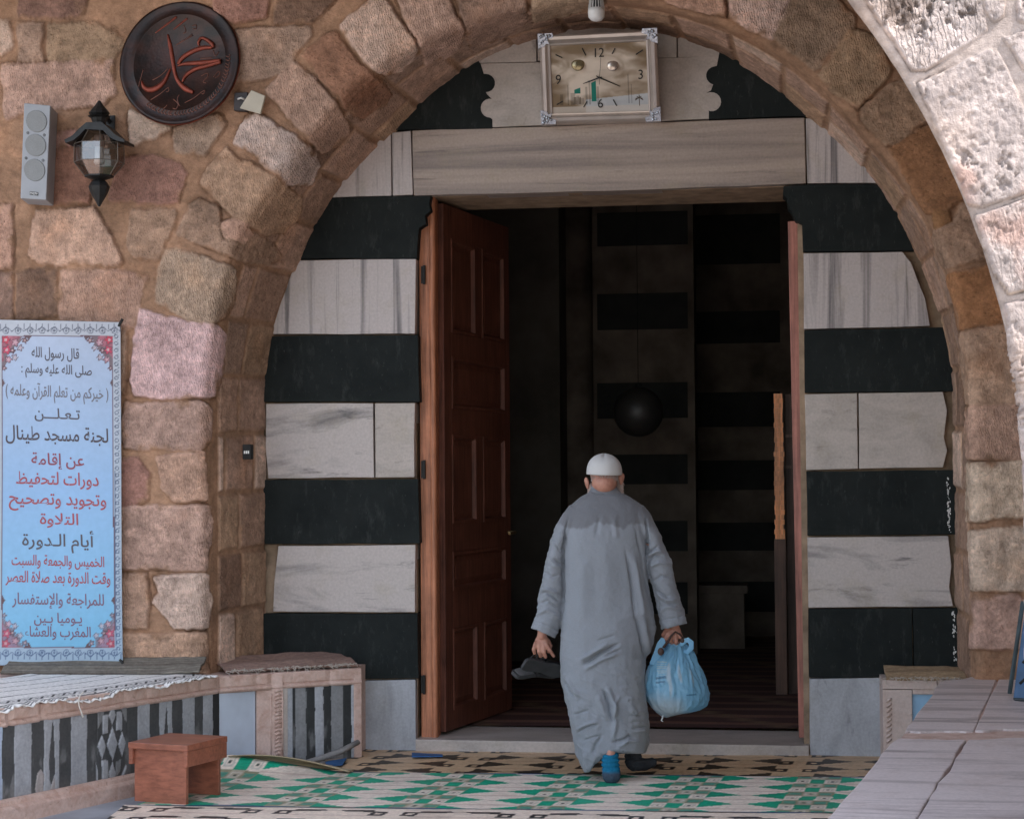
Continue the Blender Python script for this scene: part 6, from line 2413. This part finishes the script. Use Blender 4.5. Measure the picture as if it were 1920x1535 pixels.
# short grey hair below the cap, and the beard
m = MB()
r2 = np.random.default_rng(3)
for i in range(420):
    a = r2.uniform(-1.25, 1.25)
    y = r2.uniform(886, 899 + 2 * abs(a))
    p = hc + rot_head @ Vector((0.0775 * math.sin(a), -0.0995 * math.cos(a), 0))
    c = Vector((p.x, p.y, 0)) + Vector((0, 0, G(1133, y).z))
    n_ = Vector((c.x - hc.x, c.y - hc.y, 0)).normalized()
    c = Vector((hc.x, hc.y, c.z)) + Vector((rt * (0.073 * math.sin(a)) - fh * (0.092 * math.cos(a))))
    m.tube([c, c + n_ * 0.003 + Vector((0, 0, -0.006))], [0.0009, 0.0004], 3)
m.build('hair', simple('grey_hair', (0.42, 0.38, 0.36), 0.7), person)
m = MB()
for i in range(900):
    a = r2.uniform(-1.5, 1.5)
    t = r2.random()
    o_ = G(1135 + 27 * math.sin(a), 905 + 17 * t, 0.05 + 0.05 * math.cos(a))
    l = r2.uniform(0.012, 0.035)
    q1 = o_ + Vector((rt * (math.sin(a) * l * 0.35) + fh * (math.cos(a) * l * 0.4))) + Vector((0, 0, -l * .6))
    q2 = q1 + Vector((rt * (math.sin(a) * l * 0.25))) + Vector((0, 0, -l * .5))
    m.tube([o_, q1, q2], [0.0017, 0.0013, 0.0005], 3)
for i in range(160):
    a = r2.uniform(0.8, 1.45)
    o_ = G(1157 + r2.uniform(0, 9), 898 + r2.uniform(0, 20), 0.04 + 0.03 * r2.random())
    l = r2.uniform(0.015, 0.03)
    q1 = o_ + rt * (l * .3) + Vector((0, 0, -l * .7))
    m.tube([o_, q1, q1 + rt * (l * .2) + Vector((0, 0, -l * .4))], [0.0016, 0.0012, 0.0005], 3)
m.build('beard', simple('pale_beard', (0.52, 0.40, 0.35), 0.7), person)

# ---------------- cap
rows_c = []
for i in range(15):
    t = i / 14
    y = 849.5 + 40 * t
    w = 33.6 * (1 - (1 - t) ** 2.6) ** 0.52 if t > 0 else 2.0
    w = max(w, 3.5)
    cx = 1133.2
    ring = []
    for j in range(48):
        a = 2 * math.pi * j / 48
        drop = -2.5 * t * math.cos(a * 1.0) * 0 + 3.0 * t * (-math.sin(a)) * 0.6
        k = 1 + 0.012 * math.sin(a * 9 + 2) * (1 - t)
        dent = -0.008 * math.exp(-((a - 4.6) / 0.25) ** 2) * math.exp(-((t - 0.1) / 0.25) ** 2)
        ring.append(G(cx + w * k * math.cos(a), y + drop + w * 0.02 * math.cos(a), 0) + fh * (w * 1.22 * 0.00277 * k * math.sin(a) + 0.008) + Vector((0, 0, dent)))
    rows_c.append(ring)
last = rows_c[-1]
cen_ = sum(last, Vector()) / 48
rows_c.append([cen_ + (p - cen_) * 0.94 + Vector((0, 0, 0.003)) for p in last])
rows_c.append([cen_ + (p - cen_) * 0.93 + Vector((0, 0, 0.03)) for p in last])
m = MB()
m.loft(rows_c, cap=False)
m.f.append(tuple(range(48)))
capm, nt, bs = newmat('white_cotton')
v_ = objvec(nt)
w_ = nt.nodes.new('ShaderNodeTexWave')
w_.inputs['Scale'].default_value = 90
w_.inputs['Distortion'].default_value = 2
nt.links.new(v_, w_.inputs['Vector'])
bs.inputs['Base Color'].default_value = (0.53, 0.52, 0.51, 1)
bs.inputs['Roughness'].default_value = 0.9
bump(nt, bs, w_.outputs['Fac'], 0.35, 0.002)
m.build('cap', capm, person, smooth=True)

# ---------------- robe
TORSO = [  # y, left, right, half depth, centre offset
    (909, 1109, 1153, 0.062, 0.005), (916, 1107, 1158, 0.064, 0.005), (923, 1104, 1164, 0.070, 0.005), (928, 1094, 1175, 0.078, 0.003), (935, 1083, 1187, 0.088, 0.0), (945, 1073, 1202, 0.10, 0.0),
    (958, 1064, 1211, 0.112, -0.002), (975, 1058, 1215, 0.122, -0.003), (1000, 1056, 1214, 0.13, -0.004), (1040, 1055, 1213, 0.132, 0.0), (1080, 1055, 1214, 0.13, 0.005), (1120, 1054, 1220, 0.13, 0.008),
    (1150, 1053, 1226, 0.134, 0.01), (1180, 1052.5, 1230, 0.138, 0.01)]
LEFT = [(0, 1180, 1052.5), (.2, 1231, 1050), (.37, 1277, 1053), (.49, 1309, 1060), (.62, 1345, 1069), (.82, 1398, 1080), (1.0, 1446, 1095)]
RIGHT = [(0, 1180, 1230), (.12, 1205, 1227), (.25, 1236, 1211), (.42, 1277, 1210), (.57, 1311, 1213), (.72, 1345, 1218), (.87, 1380, 1218), (1.0, 1408, 1211)]
HEM = [(1090, 1440), (1098, 1448), (1113, 1436), (1116, 1418), (1131, 1412), (1158, 1402), (1168, 1409), (1202, 1411), (1213, 1407)]
NA = 110


def ell_ring(xl, yl, xr, yr, dep, dc, hem=None, wgt=0.0):
    out = []
    for j in range(NA):
        a = 2 * math.pi * j / NA
        ca, sa = math.cos(a), math.sin(a)
        ex = math.copysign(abs(ca) ** 0.88, ca)
        ey = math.copysign(abs(sa) ** 0.88, sa)
        x = (xl + xr) / 2 + (xr - xl) / 2 * ex
        y = yl + (yr - yl) * (ex + 1) / 2
        if wgt:
            hy = float(np.interp(x, [h[0] for h in HEM], [h[1] for h in HEM])) if sa < 0 else 1412
            if sa >= 0:
                k_ = min(1, sa * 3)
                hy = hy * k_ + float(np.interp(x, [h[0] for h in HEM], [h[1] for h in HEM])) * (1 - k_)
            y = y + (hy - (yl + (yr - yl) * (ex + 1) / 2)) * wgt
        out.append(G(x, y, dc + dep * ey))
    return out


rings = []
for y in list(np.linspace(909, 930, 8)) + list(np.linspace(934, 1180, 48)):
    l, r, dp, dc = lerp_tab(TORSO, y)
    rings.append(ell_ring(l, y, r, y, dp, dc))
for t in np.linspace(0.02, 1, 56):
    yl, xl = lerp_tab(LEFT, t)
    yr, xr = lerp_tab(RIGHT, t)
    dp = 0.138 + 0.03 * t
    dc = 0.01 + 0.015 * t
    rings.append(ell_ring(xl, yl, xr, yr, dp, dc, HEM, max(0, (t - .55) / .45) ** 2))
m = MB()
m.loft(rings)


def sleeve(path, n=40):
    """path: (outer x, outer y, inner x, inner y, half depth, centre)"""
    rg = []
    for t in np.linspace(0, 1, 46):
        k = t * (len(path) - 1)
        i = min(int(k), len(path) - 2)
        f = k - i
        v = [path[i][q] * (1 - f) + path[i + 1][q] * f for q in range(6)]
        ring = []
        for j in range(n):
            a = 2 * math.pi * j / n
            ca, sa = math.cos(a), math.sin(a)
            ring.append(G((v[0] + v[2]) / 2 + (v[0] - v[2]) / 2 * ca, (v[1] + v[3]) / 2 + (v[1] - v[3]) / 2 * ca, v[5] + v[4] * sa))
        rg.append(ring)
    # hollow cuff
    last = rg[-1]
    c = sum(last, Vector()) / n
    up_ = sum(rg[-4], Vector()) / n - c
    rg.append([c + (p - c) * 0.86 for p in last])
    rg.append([c + (p - c) * 0.84 + up_ * 1.0 for p in last])
    m.loft(rg)


sleeve([(1069, 946, 1105, 985, .085, 0), (1056, 962, 1082, 1000, .085, 0), (1043, 985, 1066, 1012, .08, 0), (1032, 1012, 1060, 1030, .074, 0), (1023, 1055, 1057, 1062, .068, 0), (1017, 1085, 1057.5, 1090, .066, .004), (1009, 1114, 1058, 1112, .064, .008),
        (1007.5, 1150, 1053, 1158, .06, .015), (1001, 1163, 1048, 1180, .062, .02), (995, 1177, 1041, 1197, .064, .02)])
sleeve([(1206, 946, 1170, 985, .085, 0), (1219, 962, 1192, 1000, .085, 0), (1230, 985, 1208, 1012, .08, 0), (1240, 1004, 1213, 1024, .074, 0), (1252, 1040, 1214, 1055, .068, 0), (1260, 1062, 1217, 1080, .066, .004), (1269, 1100, 1226, 1110, .064, .008),
        (1277, 1128, 1234, 1148, .062, .012), (1283, 1150, 1237, 1164, .062, .016), (1289.5, 1168, 1240, 1179, .064, .018)])
me = remesh(m, 0.0052, 2)
me.name = 'robe'
p = coords(me)
nrm = normals(me)
px = topx(p)
facing = np.clip(-(nrm @ np.array(fh)), 0, 1)
back = sstep(0.05, 0.45, facing)
C7 = lambda L: [(960 + x / 4.385, 1140 + y / 4.385) for x, y in L]
C6 = lambda L: [(960 + x / 4.385, 830 + y / 4.385) for x, y in L]
FOLDS = [  # line, half width in px, height (m): negative = valley
    (C7([(560, 470), (640, 430), (720, 370), (820, 320), (900, 285)]), 3.2, -0.011), (C7([(540, 430), (640, 385), (720, 330), (800, 290)]), 3.4, 0.009), (C7([(580, 510), (680, 455), (760, 410), (880, 370)]), 3.2, 0.007),
    (C7([(690, 265), (780, 245), (850, 225)]), 2.2, -0.004), (C7([(770, 385), (840, 360), (890, 345)]), 2.2, -0.006),
    (C7([(715, 655), (750, 675), (790, 780), (825, 900), (850, 980)]), 3.0, -0.010), (C7([(760, 640), (800, 700), (840, 800), (860, 900)]), 4.5, 0.010), (C7([(900, 690), (850, 770), (840, 900), (850, 1000), (830, 1090)]), 4.0, 0.007), (C7([(690, 700), (740, 800), (790, 930)]), 5.0, 0.006),
    (C7([(425, 600), (470, 690), (520, 730)]), 2.6, -0.008), (C7([(440, 560), (510, 670), (560, 720)]), 3.4, 0.007), (C7([(520, 862), (630, 828)]), 2.2, -0.005), (C7([(540, 1020), (620, 975), (710, 955)]), 2.4, -0.006), (C7([(540, 995), (620, 950), (700, 930)]), 2.8, 0.005),
    (C7([(590, 1085), (660, 1060), (740, 1045)]), 2.2, -0.005), (C7([(960, 885), (1060, 885)]), 2.0, -0.004), (C7([(975, 940), (1100, 930)]), 2.0, -0.004), (C7([(990, 985), (1090, 970)]), 2.0, -0.005), (C7([(1000, 1010), (1080, 1005)]), 2.4, 0.005),
    (C7([(815, 1105), (930, 1070), (965, 1045), (1010, 1075)]), 2.6, -0.009), (C7([(870, 1150), (950, 1090), (1060, 1100)]), 3.0, 0.007), (C7([(600, 1180), (620, 1260), (640, 1340)]), 4, 0.006), (C7([(670, 1200), (690, 1120), (740, 1050)]), 4, -0.006),
    (C7([(1030, 60), (1060, 250), (1090, 420)]), 3.4, -0.009), (C7([(1075, 60), (1110, 250), (1115, 400)]), 5, 0.008), (C7([(560, 740), (520, 900), (560, 1080)]), 9, 0.006), (C7([(960, 760), (1000, 860)]), 7, 0.006),
    (C6([(930, 860), (960, 1000), (1000, 1280), (1030, 1500)]), 3.6, -0.008), (C6([(985, 880), (1020, 1050), (1060, 1300), (1090, 1500)]), 5, 0.008), (C6([(1010, 690), (1050, 850), (1110, 1150), (1150, 1400)]), 3, -0.007),
    (C6([(600, 900), (580, 1200), (590, 1500)]), 12, 0.005), (C6([(760, 760), (770, 1100), (760, 1500)]), 16, 0.004), (C6([(720, 600), (700, 760)]), 5, -0.003), (C6([(840, 600), (860, 800)]), 5, 0.003),
    (C6([(470, 560), (440, 700), (425, 860), (425, 1100), (425, 1300), (410, 1500)]), 2.4, -0.012), (C6([(1110, 600), (1105, 800), (1105, 980)]), 2.4, -0.012), (C6([(1105, 980), (1150, 1150), (1200, 1330), (1215, 1480)]), 2.4, -0.012),
    (C6([(1110, 905), (1150, 875), (1200, 850)]), 2.2, -0.007), (C6([(1115, 965), (1170, 925), (1230, 930)]), 2.4, -0.008), (C6([(1110, 935), (1180, 890), (1240, 890)]), 2.6, 0.007), (C6([(1130, 1020), (1200, 985), (1280, 1000)]), 3, 0.006), (C6([(1170, 1130), (1230, 1090), (1300, 1100)]), 2.6, -0.005),
    (C6([(1185, 1215), (1230, 1240), (1290, 1275)]), 2.6, -0.006), (C6([(1200, 1290), (1260, 1330), (1360, 1330)]), 2.6, -0.006), (C6([(1210, 1250), (1270, 1295), (1350, 1290)]), 3, 0.006), (C6([(1215, 1380), (1280, 1350), (1370, 1360)]), 3, 0.004), (C6([(1250, 760), (1290, 900), (1320, 1050)]), 4, 0.006),
    (C6([(355, 955), (400, 990)]), 2.4, -0.006), (C6([(300, 930), (360, 1010), (415, 1040)]), 3, 0.005), (C6([(255, 1050), (330, 1100), (400, 1090)]), 3, -0.004), (C6([(215, 1250), (280, 1230), (400, 1300)]), 2.6, -0.006), (C6([(220, 1215), (300, 1200), (400, 1250)]), 3, 0.006), (C6([(215, 1330), (300, 1300), (395, 1370)]), 2.6, -0.005), (C6([(200, 1420), (290, 1370), (400, 1440)]), 3, 0.005),
    (C6([(330, 760), (370, 850), (415, 900)]), 3, -0.004), (C6([(635, 405), (700, 420), (800, 420), (905, 425)]), 1.3, -0.004), (C6([(470, 555), (600, 470), (640, 425)]), 2, 0.002), (C6([(200, 1470), (300, 1500), (390, 1540)]), 1.2, -0.003), (C6([(1215, 1450), (1330, 1440), (1435, 1415)]), 1.2, -0.003),
]
q = px + np.stack([fbm(p * 11, 401, 3), fbm(p * 11, 402, 3)], -1) * 3.0
h = np.zeros(len(p))
for line, wd, amp in FOLDS:
    a = np.asarray(line)
    lo, hi = a.min(0) - wd * 3, a.max(0) + wd * 3
    s = np.where((q[:, 0] > lo[0]) & (q[:, 0] < hi[0]) & (q[:, 1] > lo[1]) & (q[:, 1] < hi[1]))[0]
    if len(s):
        d = segdist(a, q[s]) * (1.35 if amp < 0 else 1.0)
        e0 = np.linalg.norm(q[s] - a[0], axis=1)
        e1_ = np.linalg.norm(q[s] - a[-1], axis=1)
        Lf = np.linalg.norm(np.diff(a, axis=0), axis=1).sum()
        tap = sstep(0, Lf * 0.28, np.minimum(e0, e1_) + 2.0)
        h[s] += 2.3 * amp * np.exp(-(d / wd) ** 2) * tap * back[s]
low = sstep(1150, 1330, px[:, 1])
slv = np.maximum(sstep(1060, 1050, px[:, 0]), sstep(1212, 1225, px[:, 0])) * sstep(970, 1010, px[:, 1]) * sstep(1215, 1195, px[:, 1])
zn = p[:, 2]
h += 0.0058 * fbm(np.stack([p[:, 0] * 16, p[:, 1] * 16, zn * 4.0], -1), 410, 3) * (0.45 + low)
h += 0.0062 * fbm(np.stack([p[:, 0] * 14 + zn * 9, p[:, 1] * 14, zn * 30], -1), 411, 3) * slv
h += 0.0045 * fbm(np.stack([p[:, 0] * 10, p[:, 1] * 10, zn * 22 + p[:, 0] * 12], -1), 412, 3) * low
h += 0.0016 * fbm(p * 55, 413, 3)
rd1 = 1 - np.abs(fbm(np.stack([p[:, 0] * 9 + zn * 7, p[:, 1] * 9, zn * 15 + p[:, 0] * 5], -1), 414, 3))
h += 0.0045 * (np.clip(rd1, 0, 1) ** 7 - 0.25) * (0.25 + 0.75 * np.maximum(low, slv))
p2 = p + nrm * h[:, None]
setco(me, p2)
# the cloth: damp darker yoke with a ragged lower edge and a faint darker patch
dry = np.array((0.232, 0.25, 0.278))
dark_cloth = np.array((0.15, 0.155, 0.17))
edge = 984 + 9 * fbm(p3(px[:, 0] / 10, px[:, 1] / 40), 420, 4) + 6 * np.sin(px[:, 0] / 13.0) + 4 * sstep(40, 75, np.abs(px[:, 0] - 1132))
wm = sstep(3.0, -3.0, px[:, 1] - edge) * sstep(912, 925, px[:, 1] + 6)
arm_w = np.maximum(sstep(1060, 1045, px[:, 0]), sstep(1212, 1226, px[:, 0]))
wm = wm * (1 - arm_w * 0.55)
pw = sdf([(1165, 1160), (1195, 1152), (1222, 1160), (1226, 1225), (1208, 1236), (1160, 1226), (1152, 1190)], px + np.stack([fbm(p * 14, 421, 3), fbm(p * 14, 422, 3)], -1) * 9)
wm = np.maximum(wm, sstep(-3, 5, pw) * 0.42)
rside = sstep(1160, 1215, px[:, 0]) * sstep(1215, 1300, px[:, 1])
col = dry[None] * (1 - wm[:, None]) + dark_cloth[None] * wm[:, None]
col = col * (1 - rside[:, None] * np.array((0.02, 0.06, 0.12)))
col = col * (1 + 0.07 * fbm(p * 5, 423, 3))[:, None]
setcol(me, col)
rb_, nt, bs = newmat('robe_cotton')
a_ = attr(nt, 'Col')
v_ = objvec(nt)
k = ramp(nt, noise(nt, 320, 2, v_), 0.3, 0.7, 0.92, 1.07)
nt.links.new(mixc(nt, a_.outputs['Color'], k, 1.0, 'MULTIPLY'), bs.inputs['Base Color'])
bs.inputs['Roughness'].default_value = 0.78
bs.inputs['Specular IOR Level'].default_value = 0.3
bs.inputs['Sheen Weight'].default_value = 0.15
bump(nt, bs, noise(nt, 420, 2, v_), 0.2, 0.0015, bump(nt, bs, noise(nt, 26, 4, objvec(nt, (1, 1, 0.6))), 0.25, 0.012))
link('robe', me, rb_, person)

# ---------------- socks (one continuous foot each)
def sock(name, parts, colf, lbl):
    m = MB()
    for pts, rad, fl in parts:
        m.tube(pts, rad, 18, fl)
        m.ball(pts[-1], rad[-1] * 0.98, 8, 14)
    me = remesh(m, 0.004, 4)
    p = coords(me)
    z = p[:, 2]
    n_ = normals(me)
    hh = 0.003 * np.sin(z * 260 + 2.5 * fbm(p * 14, 431, 2)) * sstep(0.05, 0.1, z) + 0.0015 * fbm(p * 40, 432, 2)
    setco(me, p + n_ * hh[:, None])
    setcol(me, colf(p))
    o = link(name, me, M['sock'], person)
    o['label'] = lbl
    return o


M['sock'] = vcol('knitted_sock', 0.95, 0.2, 80, 0.4, 0.003, 240, spec=0.1)
zf = 0.02


def gz(px_, dv, z):
    g = G(px_, 1400, dv)
    return Vector((g.x, g.y, z))


def blue(p):
    t = sstep(0.078, 0.055, p[:, 2] + 0.006 * fbm(p * 26, 433, 3))[:, None]
    return np.array((0.012, 0.135, 0.245)) * (1 - t) + np.array((0.055, 0.075, 0.105)) * t


# left foot planted, heel to the viewer
hx = 1145
sock('sock', [([gz(1142, -0.045, .27), gz(1143, -0.06, .22), gz(1144, -0.085, .18), gz(1144, -0.115, .13), gz(1145, -0.13, .075), gz(1146, -0.14, 0.050)], [0.040, 0.040, 0.041, 0.043, 0.046, 0.049], 0.9),
              ([gz(1146, -0.155, 0.050), gz(1146, -0.10, 0.05), gz(1147, -0.02, 0.044), gz(1148, 0.06, 0.034)], [0.045, 0.046, 0.045, 0.036], 0.9)], blue, 'blue sock with a dark worn heel')
dk = lambda p: np.tile(np.array((0.045, 0.049, 0.056)), (len(p), 1)) * (1 + 0.25 * fbm(p * 20, 434, 3))[:, None]
sock('sock', [([gz(1187, 0.13, .30), gz(1187, 0.13, .24), gz(1187, 0.14, .15), gz(1187, 0.14, .095), gz(1187, 0.14, 0.072)], [0.046, 0.046, 0.045, 0.044, 0.045], 0.9),
              ([gz(1185, 0.13, 0.066), gz(1197, 0.15, 0.062), gz(1209, 0.17, 0.056), gz(1222, 0.19, 0.062)], [0.042, 0.040, 0.036, 0.028], 0.95)], dk, 'dark grey sock')

# ---------------- things held in the hands
# plastic bag
bag = thing('plastic_bag', 'light blue plastic carrier bag hanging full from the right hand', 'bag', G(1270, 1330, 0.03))
BG = [  # y, left, right, half depth
    (1203, 1252, 1284, .012), (1214, 1246, 1290, .03), (1226, 1236, 1298, .05), (1238, 1224, 1304, .07), (1258, 1213, 1314, .09), (1278, 1211, 1322, .103), (1298, 1212.5, 1327.5, .11), (1312, 1216, 1327, .108), (1324, 1223, 1322, .10), (1333, 1232, 1310, .085), (1339, 1240, 1290, .06), (1342, 1250, 1272, .03)]
nr, na = 120, 150
pos = np.zeros((nr, na, 3))
for i, y in enumerate(np.linspace(1203, 1342, nr)):
    l, r, dp = lerp_tab(BG, y)
    for j in range(na):
        a = 2 * math.pi * j / na
        sag = 3.0 * math.cos(a) * max(0, (y - 1300) / 42) * -1.0
        pos[i, j] = G((l + r) / 2 + (r - l) / 2 * math.cos(a), y + sag, 0.04 + dp * math.sin(a))
p = pos.reshape(-1, 3)
px = topx(p)
ctr = np.array(G(1268, 1290, 0.04))
dirv = p - ctr
dirv[:, 2] *= 0.3
dirv /= np.linalg.norm(dirv, axis=1)[:, None] + 1e-9
ang = np.arctan2(px[:, 1] - 1200, px[:, 0] - 1268)
jj = np.tile(np.arange(na) / na * 2 * math.pi, nr)
tt = np.repeat(np.linspace(0, 1, nr), na)
ple = fbm(np.stack([np.cos(jj) * 6, np.sin(jj) * 6, tt * 1.6], -1), 501, 4) * 0.016 * sstep(1.0, 0.05, tt) + fbm(np.stack([np.cos(jj) * 3, np.sin(jj) * 3, tt * 5], -1), 502, 4) * 0.010
rid = (1 - np.abs(fbm(np.stack([np.cos(jj) * 5 + tt * 1.5, np.sin(jj) * 5, tt * 3.2], -1), 503, 3))) ** 6 * 0.008
env = np.minimum(1, np.minimum(tt * 12, (1 - tt) * 9))
p = p + dirv * ((ple + rid) * env)[:, None]
me = grid_mesh('bag', p.reshape(nr, na, 3), flip=False, wrap=True)
blu = np.array((0.25, 0.53, 0.73))
whi = np.array((0.55, 0.62, 0.66))
w = sstep(1295, 1335, px[:, 1] + 14 * fbm(p * 12, 505, 3) - 0.12 * (px[:, 0] - 1268)) * sstep(1300, 1265, px[:, 0])
w = np.maximum(w, 0.75 * sstep(0.25, 0.5, fbm(np.stack([np.cos(jj) * 5, np.sin(jj) * 5, tt * 2.4], -1), 506, 3)))
col = blu[None] * (1 - w[:, None]) + whi[None] * w[:, None]
col[(np.abs(px[:, 1] - 1270 - 0.12 * (1240 - px[:, 0])) < 2.2) & (px[:, 0] > 1230) & (px[:, 0] < 1249)] = (0.10, 0.24, 0.38)
col[(np.abs(px[:, 1] - 1278 - 0.12 * (1240 - px[:, 0])) < 1.6) & (px[:, 0] > 1231) & (px[:, 0] < 1248)] = (0.10, 0.24, 0.38)
s = (px[:, 0] > 1233) & (px[:, 0] < 1250) & (px[:, 1] > 1238) & (px[:, 1] < 1265) & ((px[:, 1] % 4) < 2.0)
col[s] = col[s] * 0.4 + np.array((0.6, 0.68, 0.66)) * 0.6
s = (np.abs(px[:, 1] - 1302 + 0.1 * (px[:, 0] - 1297)) < 1.4) & (px[:, 0] > 1288) & (px[:, 0] < 1305)
col[s] = (0.08, 0.24, 0.40)
setcol(me, col)
bm_, nt, bs = newmat('thin_plastic')
a_ = attr(nt, 'Col')
nt.links.new(a_.outputs['Color'], bs.inputs['Base Color'])
bs.inputs['Roughness'].default_value = 0.28
bs.inputs['Specular IOR Level'].default_value = 0.6
bump(nt, bs, noise(nt, 24, 5, objvec(nt, (1, 1, 0.35)), 0.6, 0.6), 0.6, 0.012)
tl_ = nt.nodes.new('ShaderNodeBsdfTranslucent')
nt.links.new(a_.outputs['Color'], tl_.inputs['Color'])
mx = nt.nodes.new('ShaderNodeMixShader')
mx.inputs[0].default_value = 0.42
nt.links.new(bs.outputs[0], mx.inputs[1])
nt.links.new(tl_.outputs[0], mx.inputs[2])
nt.links.new(mx.outputs[0], nt.nodes['Material Output'].inputs['Surface'])
link('bag_body', me, bm_, bag)
# handles: one loop up through the fist, one ear folded outward on each side


def ribbon(name, pts, wids, thick=0.003):
    m = MB()
    rg = []
    for i, pnt in enumerate(pts):
        d = (pts[min(i + 1, len(pts) - 1)] - pts[max(i - 1, 0)]).normalized()
        s = d.cross(fh).normalized() * wids[i] / 2
        f2 = fh * thick
        rg.append([pnt - s - f2, pnt + s - f2 * 0.4, pnt + s + f2, pnt - s + f2 * 0.4])
    m.loft(rg)
    me = remesh(m, 0.003, 2)
    setcol(me, np.tile(blu * 1.1, (len(me.vertices), 1)))
    return link(name, me, bm_, bag)


ribbon('handle', [G(1222, 1246, .0), G(1233, 1226, -.01), G(1241, 1206, -.005), G(1243, 1195, .0)], [0.03, 0.045, 0.05, 0.018])
ribbon('handle', [G(1262, 1212, .02), G(1264, 1202, .02), G(1264, 1194, .02), G(1266, 1188, 0.03)], [0.06, 0.04, 0.03, 0.025])
ribbon('handle', [G(1276, 1210, .0), G(1282, 1202, -.005), G(1290, 1199, -.005), G(1296, 1204, -0.005), G(1296, 1214, -.005), G(1289, 1222, .0), G(1282, 1220, .01)], [0.02, 0.028, 0.03, 0.03, 0.03, 0.026, 0.02])
m = MB()
kn = [G(1243, 1340, 0.01), G(1242, 1346, 0.005), G(1240, 1350, 0.0), G(1243, 1352, 0.0)]
m.tube(kn, [0.006, 0.004, 0.004, 0.003], 6)
m.build('knot_tail', simple('white_plastic_tail', (0.6, 0.62, 0.62), 0.5), bag, smooth=True)

# brown leather strap with a round end
strap = MB()
st_p = [G(1281, 1196, -0.012), G(1274, 1188, -0.016), G(1266, 1184, -0.018), G(1258, 1192, -0.022), G(1251, 1204, -0.028), G(1244, 1213, -0.05)]
strap.tube(st_p, [0.007, 0.009, 0.009, 0.0095, 0.0105, 0.012], 10, 0.6)
strap.ball(G(1239, 1221, -0.062), (0.017, 0.012, 0.021), 10, 14)
strap.ball(G(1279, 1200, -0.006), (0.012, 0.01, 0.014), 8, 10)
me = remesh(strap, 0.003, 2)
me.name = 'leather_strap'
lt = simple('brown_leather', (0.055, 0.028, 0.02), 0.5, 0.4, 40, 0.3)
tag(link('leather_strap', me, lt), 'dark brown leather strap with round end held over the plastic bag', 'strap')

# sandals in the left hand
def sandal(name, heel, toe, wdt, side, colr, label):
    root = thing(name, label, 'sandal', heel)
    ax = (toe - heel)
    ln = ax.length
    ax = ax.normalized()
    sd = side - ax * side.dot(ax)
    sd = sd.normalized()
    nn = ax.cross(sd).normalized()
    if nn.z < 0:
        nn = -nn
    prof = [(0, .55), (.04, .78), (.15, .92), (.35, .80), (.5, .78), (.68, .96), (.82, 1.0), (.93, .8), (1, .42)]
    def plate(d0, d1, k):
        rg = []
        for t, w in prof:
            c = heel + ax * (ln * (0.5 + (t - .5) * k)) + nn * (0.012 * math.sin(t * 3.1))
            w2 = wdt * w * k / 2
            rg.append([c - sd * w2 + nn * d0, c + sd * w2 + nn * d0, c + sd * w2 + nn * d1, c - sd * w2 + nn * d1])
        mm = MB()
        mm.loft(rg)
        return mm
    plate(-0.014, 0.006, 1.0).build('sole', simple(name + '_sole', (0.035, 0.035, 0.037), 0.6), root, bevel=0.003)
    plate(0.0065, 0.010, 0.9).build('insole', simple('insole_' + str(int(colr[0] * 100)), colr, 0.6, 0.25, 30), root, bevel=0.001)
    mm = MB()
    rg = []
    for i in range(11):
        a = math.pi * i / 10
        c = heel + ax * (ln * 0.66) + sd * (wdt * 0.50 * math.cos(a)) + nn * (0.004 + 0.05 * math.sin(a))
        rg.append([c - ax * 0.045, c + ax * 0.045, c + ax * 0.045 + nn * 0.004, c - ax * 0.045 + nn * 0.004])
    mm.loft(rg)
    mm.build('strap', simple('sandal_strap', (0.02, 0.02, 0.022), 0.45, 0.3, 30), root, bevel=0.001)
    mm = MB()
    mm.tube([heel + ax * (ln * .45) + sd * wdt * .45 + nn * .005, heel + ax * (ln * .3) + nn * 0.06, heel + ax * (ln * .45) - sd * wdt * .45 + nn * .005], 0.005, 6)
    mm.build('heel_strap', M['rope'], root, smooth=True)
    return root


up_v = Vector((0, 0, 1))
sd1 = sandal('sandal', G(981, 1243, -0.02), G(1056, 1260, 0.13), 0.085, (up_v * 0.75 - fh * 0.5 + rt * 0.1), (0.22, 0.215, 0.215), 'black sandal with pale insole held nearer in the left hand')
sd2 = sandal('sandal', G(964, 1263, 0.03), G(1040, 1262, 0.20), 0.085, (up_v * 0.35 + fh * 0.2 - rt * 0.75), (0.10, 0.10, 0.10), 'lower dark sandal hanging behind the pale one in the left hand')
for root, (a_, b_, c_) in ((sd2, ((985, 1243, 0.0), (996, 1232, .02), (1004, 1226, .03))), (sd1, ((1004, 1242, .02), (1007, 1232, .02), (1010, 1224, .03)))):
    m = MB()
    m.tube([G(*a_), G(*b_), G(*c_)], 0.0045, 6)
    m.build('strap_end', M['rope'], root, smooth=True)
